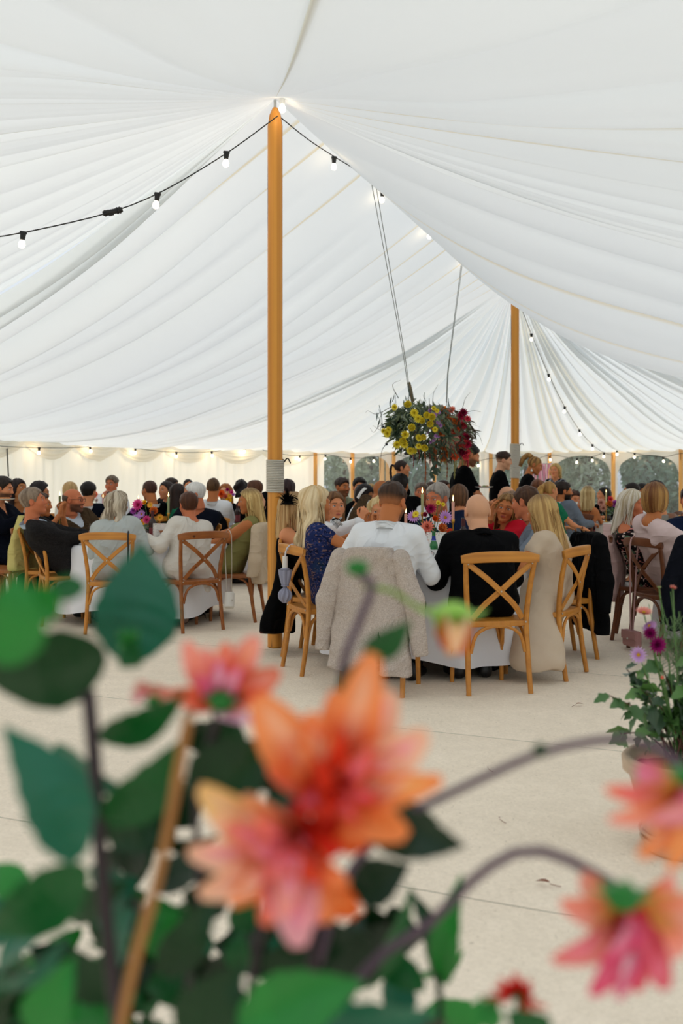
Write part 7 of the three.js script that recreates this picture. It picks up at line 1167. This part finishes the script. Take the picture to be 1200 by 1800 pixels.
  flower('large open orange and pink bloom', 585, 1370, 0.74, [[655, 1150, 84, 0.01, RD, O, P_], [450, 1225, 96, 0.0, RD, O, P_], [750, 1290, 88, 0.02, RD, P_, PK], [775, 1372, 60, 0.03, RD, O, YL], [715, 1470, 76, 0.02, RD, O, '#f0742c'], [630, 1500, 70, 0.0, RD, '#e2581e', O], [545, 1255, 70, 0.03, RD, O, P_], [690, 1215, 80, -0.01, RD, P_, PK], [520, 1420, 70, 0.03, '#c01a18', '#e4431f', PK], [655, 1320, 54, 0.05, '#c8201c', '#ef6a50', PK], [600, 1290, 46, 0.05, '#c01a18', '#e4431f', RD], [560, 1340, 40, 0.06, '#b81616', '#dc3a1c', RD], [625, 1440, 46, 0.05, '#b81616', '#e8583c', PK], [570, 1440, 44, 0.05, '#b01414', '#d83a20', RD], [660, 1400, 46, 0.05, '#b81616', '#e8503c', PK], [590, 1215, 62, 0.0, RD, O, P_], [705, 1330, 58, 0.03, RD, P_, PK], [690, 1425, 54, 0.02, RD, O, '#ef7a4a'], [490, 1300, 60, 0.01, RD, O, P_], [470, 1350, 50, 0.0, RD, CO, P_], [560, 1490, 52, 0.02, '#b81616', '#d8301c', RD]]);
  flower('second orange bloom hanging lower with pale pink petals', 515, 1465, 0.72, [[350, 1385, 76, 0.01, O, YL, P_], [330, 1500, 66, 0.02, CO, P_, PK], [350, 1575, 60, 0.02, CO, P_, SA], [405, 1590, 56, 0.03, RD, O, P_], [465, 1625, 66, 0.04, RD, CO, PK], [525, 1665, 84, 0.04, RD, '#f4b0b4', PK], [580, 1620, 70, 0.03, RD, O, P_], [630, 1610, 66, 0.0, RD, '#e2641e', O], [430, 1400, 74, 0.02, O, P_, O], [400, 1455, 66, 0.04, CO, '#f08a70', PK], [470, 1540, 56, 0.06, RD, '#ef7a6a', PK], [560, 1545, 54, 0.06, '#c01a18', '#e4502c', RD], [510, 1570, 48, 0.06, RD, '#f09aa0', PK], [600, 1490, 60, 0.03, '#b81616', '#d8301c', RD], [450, 1490, 50, 0.06, PK, '#f08a90', '#e0407a'], [375, 1440, 50, 0.03, CO, P_, YL], [430, 1560, 46, 0.04, CO, P_, PK], [500, 1610, 50, 0.05, RD, SA, '#ffd8dc'], [555, 1625, 48, 0.04, RD, '#f6a0a8', P_], [610, 1555, 50, 0.03, RD, O, CO], [455, 1440, 50, 0.05, RD, CO, PK]]);
  flower('coral bloom seen from below with pink inner petals', 392, 1222, 0.84, [[325, 1128, 46, 0, RD, SA, CO], [298, 1218, 44, 0.02, RD, CO, RD], [362, 1140, 40, 0.02, PK, SA, RD], [398, 1130, 40, 0.0, RD, CO, SA], [452, 1118, 46, -0.02, RD, SA, O], [492, 1180, 54, 0.0, RD, '#f08c6c', SA], [470, 1215, 44, 0.03, PK, CO, RD], [440, 1268, 42, 0.03, '#f0a0c8', '#f0b8d4', '#ffffff'], [385, 1165, 34, 0.04, '#f4c0d8', '#f08ab4', '#ffffff'], [420, 1175, 34, 0.04, '#f4c0d8', PK, '#ffffff'], [350, 1190, 36, 0.03, '#f0a0b0', PK, RD]], [390, 1232, 24, 0.03]);
  flower('pale coral petals of a bloom just behind', 262, 1218, 0.9, [[235, 1205, 40, 0, PK, '#f4c8bc', SA], [278, 1205, 36, 0.01, CO, '#f4b8a0', SA], [300, 1215, 30, 0, CO, SA, SA]], [268, 1232, 12]);
  flower('drooping coral bloom with a green calyx seen from behind', 1097, 1588, 0.74, [[985, 1588, 56, 0.0, '#e8c050', SA, CO], [972, 1690, 54, 0.02, '#e8c050', '#ef8a80', PK], [1040, 1750, 54, 0.03, '#d04a6a', '#e85a78', PK], [1088, 1755, 40, 0.04, '#f4d0dc', '#e04a78', '#ffffff'], [1120, 1745, 46, 0.02, RD, '#e8606e', PK], [1172, 1740, 52, 0.02, '#d83a5c', '#e8707a', PK], [1212, 1665, 64, 0.0, '#e8c050', SA, CO], [1235, 1575, 64, -0.01, '#e8c050', '#f2a894', CO], [1180, 1530, 46, -0.03, '#e8c050', SA, CO], [1020, 1535, 44, -0.03, '#e8c050', '#f2a894', CO], [1060, 1690, 40, 0.05, PK, '#e8456e', '#f4d0dc'], [1140, 1690, 44, 0.04, RD, '#e8606e', PK]], [1095, 1577, 30, 0.03]);
  flower('drooping pink and orange bloom at the very edge', 1195, 1385, 0.72, [[1065, 1388, 40, 0.0, '#e8b850', CO, PK], [1072, 1442, 44, 0.02, '#e8b850', SA, O], [1125, 1505, 54, 0.03, PK, O, P_], [1178, 1525, 50, 0.04, PK, O, YL], [1215, 1500, 60, 0.03, RD, '#e0506a', PK], [1250, 1440, 60, 0.0, RD, PK, CO], [1120, 1345, 54, -0.02, '#e8b850', '#ef8ca0', PK], [1260, 1360, 60, -0.02, RD, SA, CO], [1150, 1440, 46, 0.05, PK, '#f09aa0', SA]], [1208, 1365, 24, 0.03]);
  flower('withered scarlet bloom low down', 906, 1738, 0.82, [[850, 1752, 16, 0.01, RD, '#e25a4a', RD], [866, 1735, 14, 0, RD, '#e86a5a', RD], [962, 1772, 14, 0.01, RD, '#ef8a7a', CO], [945, 1800, 14, 0.01, RD, '#e86a5a', CO], [880, 1722, 26, 0.02, '#b00c10', '#d41c1c', RD], [905, 1712, 30, 0.02, '#b00c10', '#d41c1c', RD], [930, 1725, 28, 0.02, '#b00c10', '#dc2a20', RD], [935, 1745, 22, 0.02, '#b00c10', '#c81818', RD]], [912, 1750, 11, 0.01]);
  flower('drooping half-open bud, green above and orange below', 796, 1085, 0.93, [[768, 1120, 40, 0.01, '#a8c050', '#e8a03c', O], [790, 1150, 44, 0.03, '#c8c060', '#f0a860', P_], [812, 1150, 44, 0.02, '#b8c050', '#e87a3c', O], [826, 1118, 36, 0.0, '#a8c050', '#d84a2c', RD], [800, 1145, 40, 0.045, '#d8d090', '#f4c8a0', YL], [780, 1140, 36, 0.0, '#a8b840', '#c83a3c', RD]], [796, 1086, 36, 0.0, 0, mat('#8fbf45', 0.5)]);
  part('bud', [new THREE.SphereGeometry(SC(16, 0.9), 14, 10).scale(1.3, 0.9, 1), ...Array.from({ length: 8 }, (_, i) => leafGeo(SC(26, 0.9), SC(13, 0.9), 0.3, -0.5, 3, 5).rotateX(0.9).rotateY(i * 0.8))], frontLeaf[2], o).position.copy(W(628, 998, 0.9));
  part('bud', [new THREE.SphereGeometry(SC(22, 0.8), 14, 10), ...Array.from({ length: 8 }, (_, i) => leafGeo(SC(34, 0.8), SC(18, 0.8), 0.3, 0.5, 3, 5).rotateX(0.7).rotateY(i * 0.8))], frontLeaf[2], o).position.copy(W(862, 1788, 0.8));
  part('bud', [new THREE.SphereGeometry(SC(20, 0.8), 14, 10), ...Array.from({ length: 8 }, (_, i) => leafGeo(SC(44, 0.8), SC(24, 0.8), 0.3, 0.5, 3, 5).rotateX(0.7).rotateY(i * 0.8))], frontLeaf[2], o).position.copy(W(226, 1142, 0.86));
}
// ---------------------------------------------------------------- fallen leaves on the matting
{
  const dl = mat(0x7a3a1e, 0.7), fl = (x, y, L, w, turn, label) => { const d = EYE * F / (y - HORIZON), p = at(x, y, d), o = thing('dry_leaf', label, 'dry leaf', [p.x, 0.004, p.z], turn); part('blade', leafGeo(L, w, 0.6, 0.5, 4, 8).rotateX(-PI / 2 + 0.12).translate(0, 0.012, 0), dl, o); part('stalk', tube([[0, 0.008, 0], [0.004, 0.004, 0.02], [0.01, 0.002, 0.035]], 0.0015, 5, 4), dl, o); };
  fl(1012, 1242, 0.055, 0.014, -1.2, 'thin curled dry leaf on the matting behind the honey chairs'); fl(966, 1560, 0.05, 0.018, 1.1, 'brown dry leaf on the matting below the arching plum stem'); fl(857, 1355, 0.012, 0.006, 0.3, 'tiny dark leaf crumb beneath the plum stem'); fl(878, 1445, 0.012, 0.007, 0.3, 'tiny dark leaf crumb halfway down the bare matting');
}
scene.traverse((o) => { if (o.isMesh) { o.castShadow = true; o.receiveShadow = true; } });
renderer.render(scene, camera);
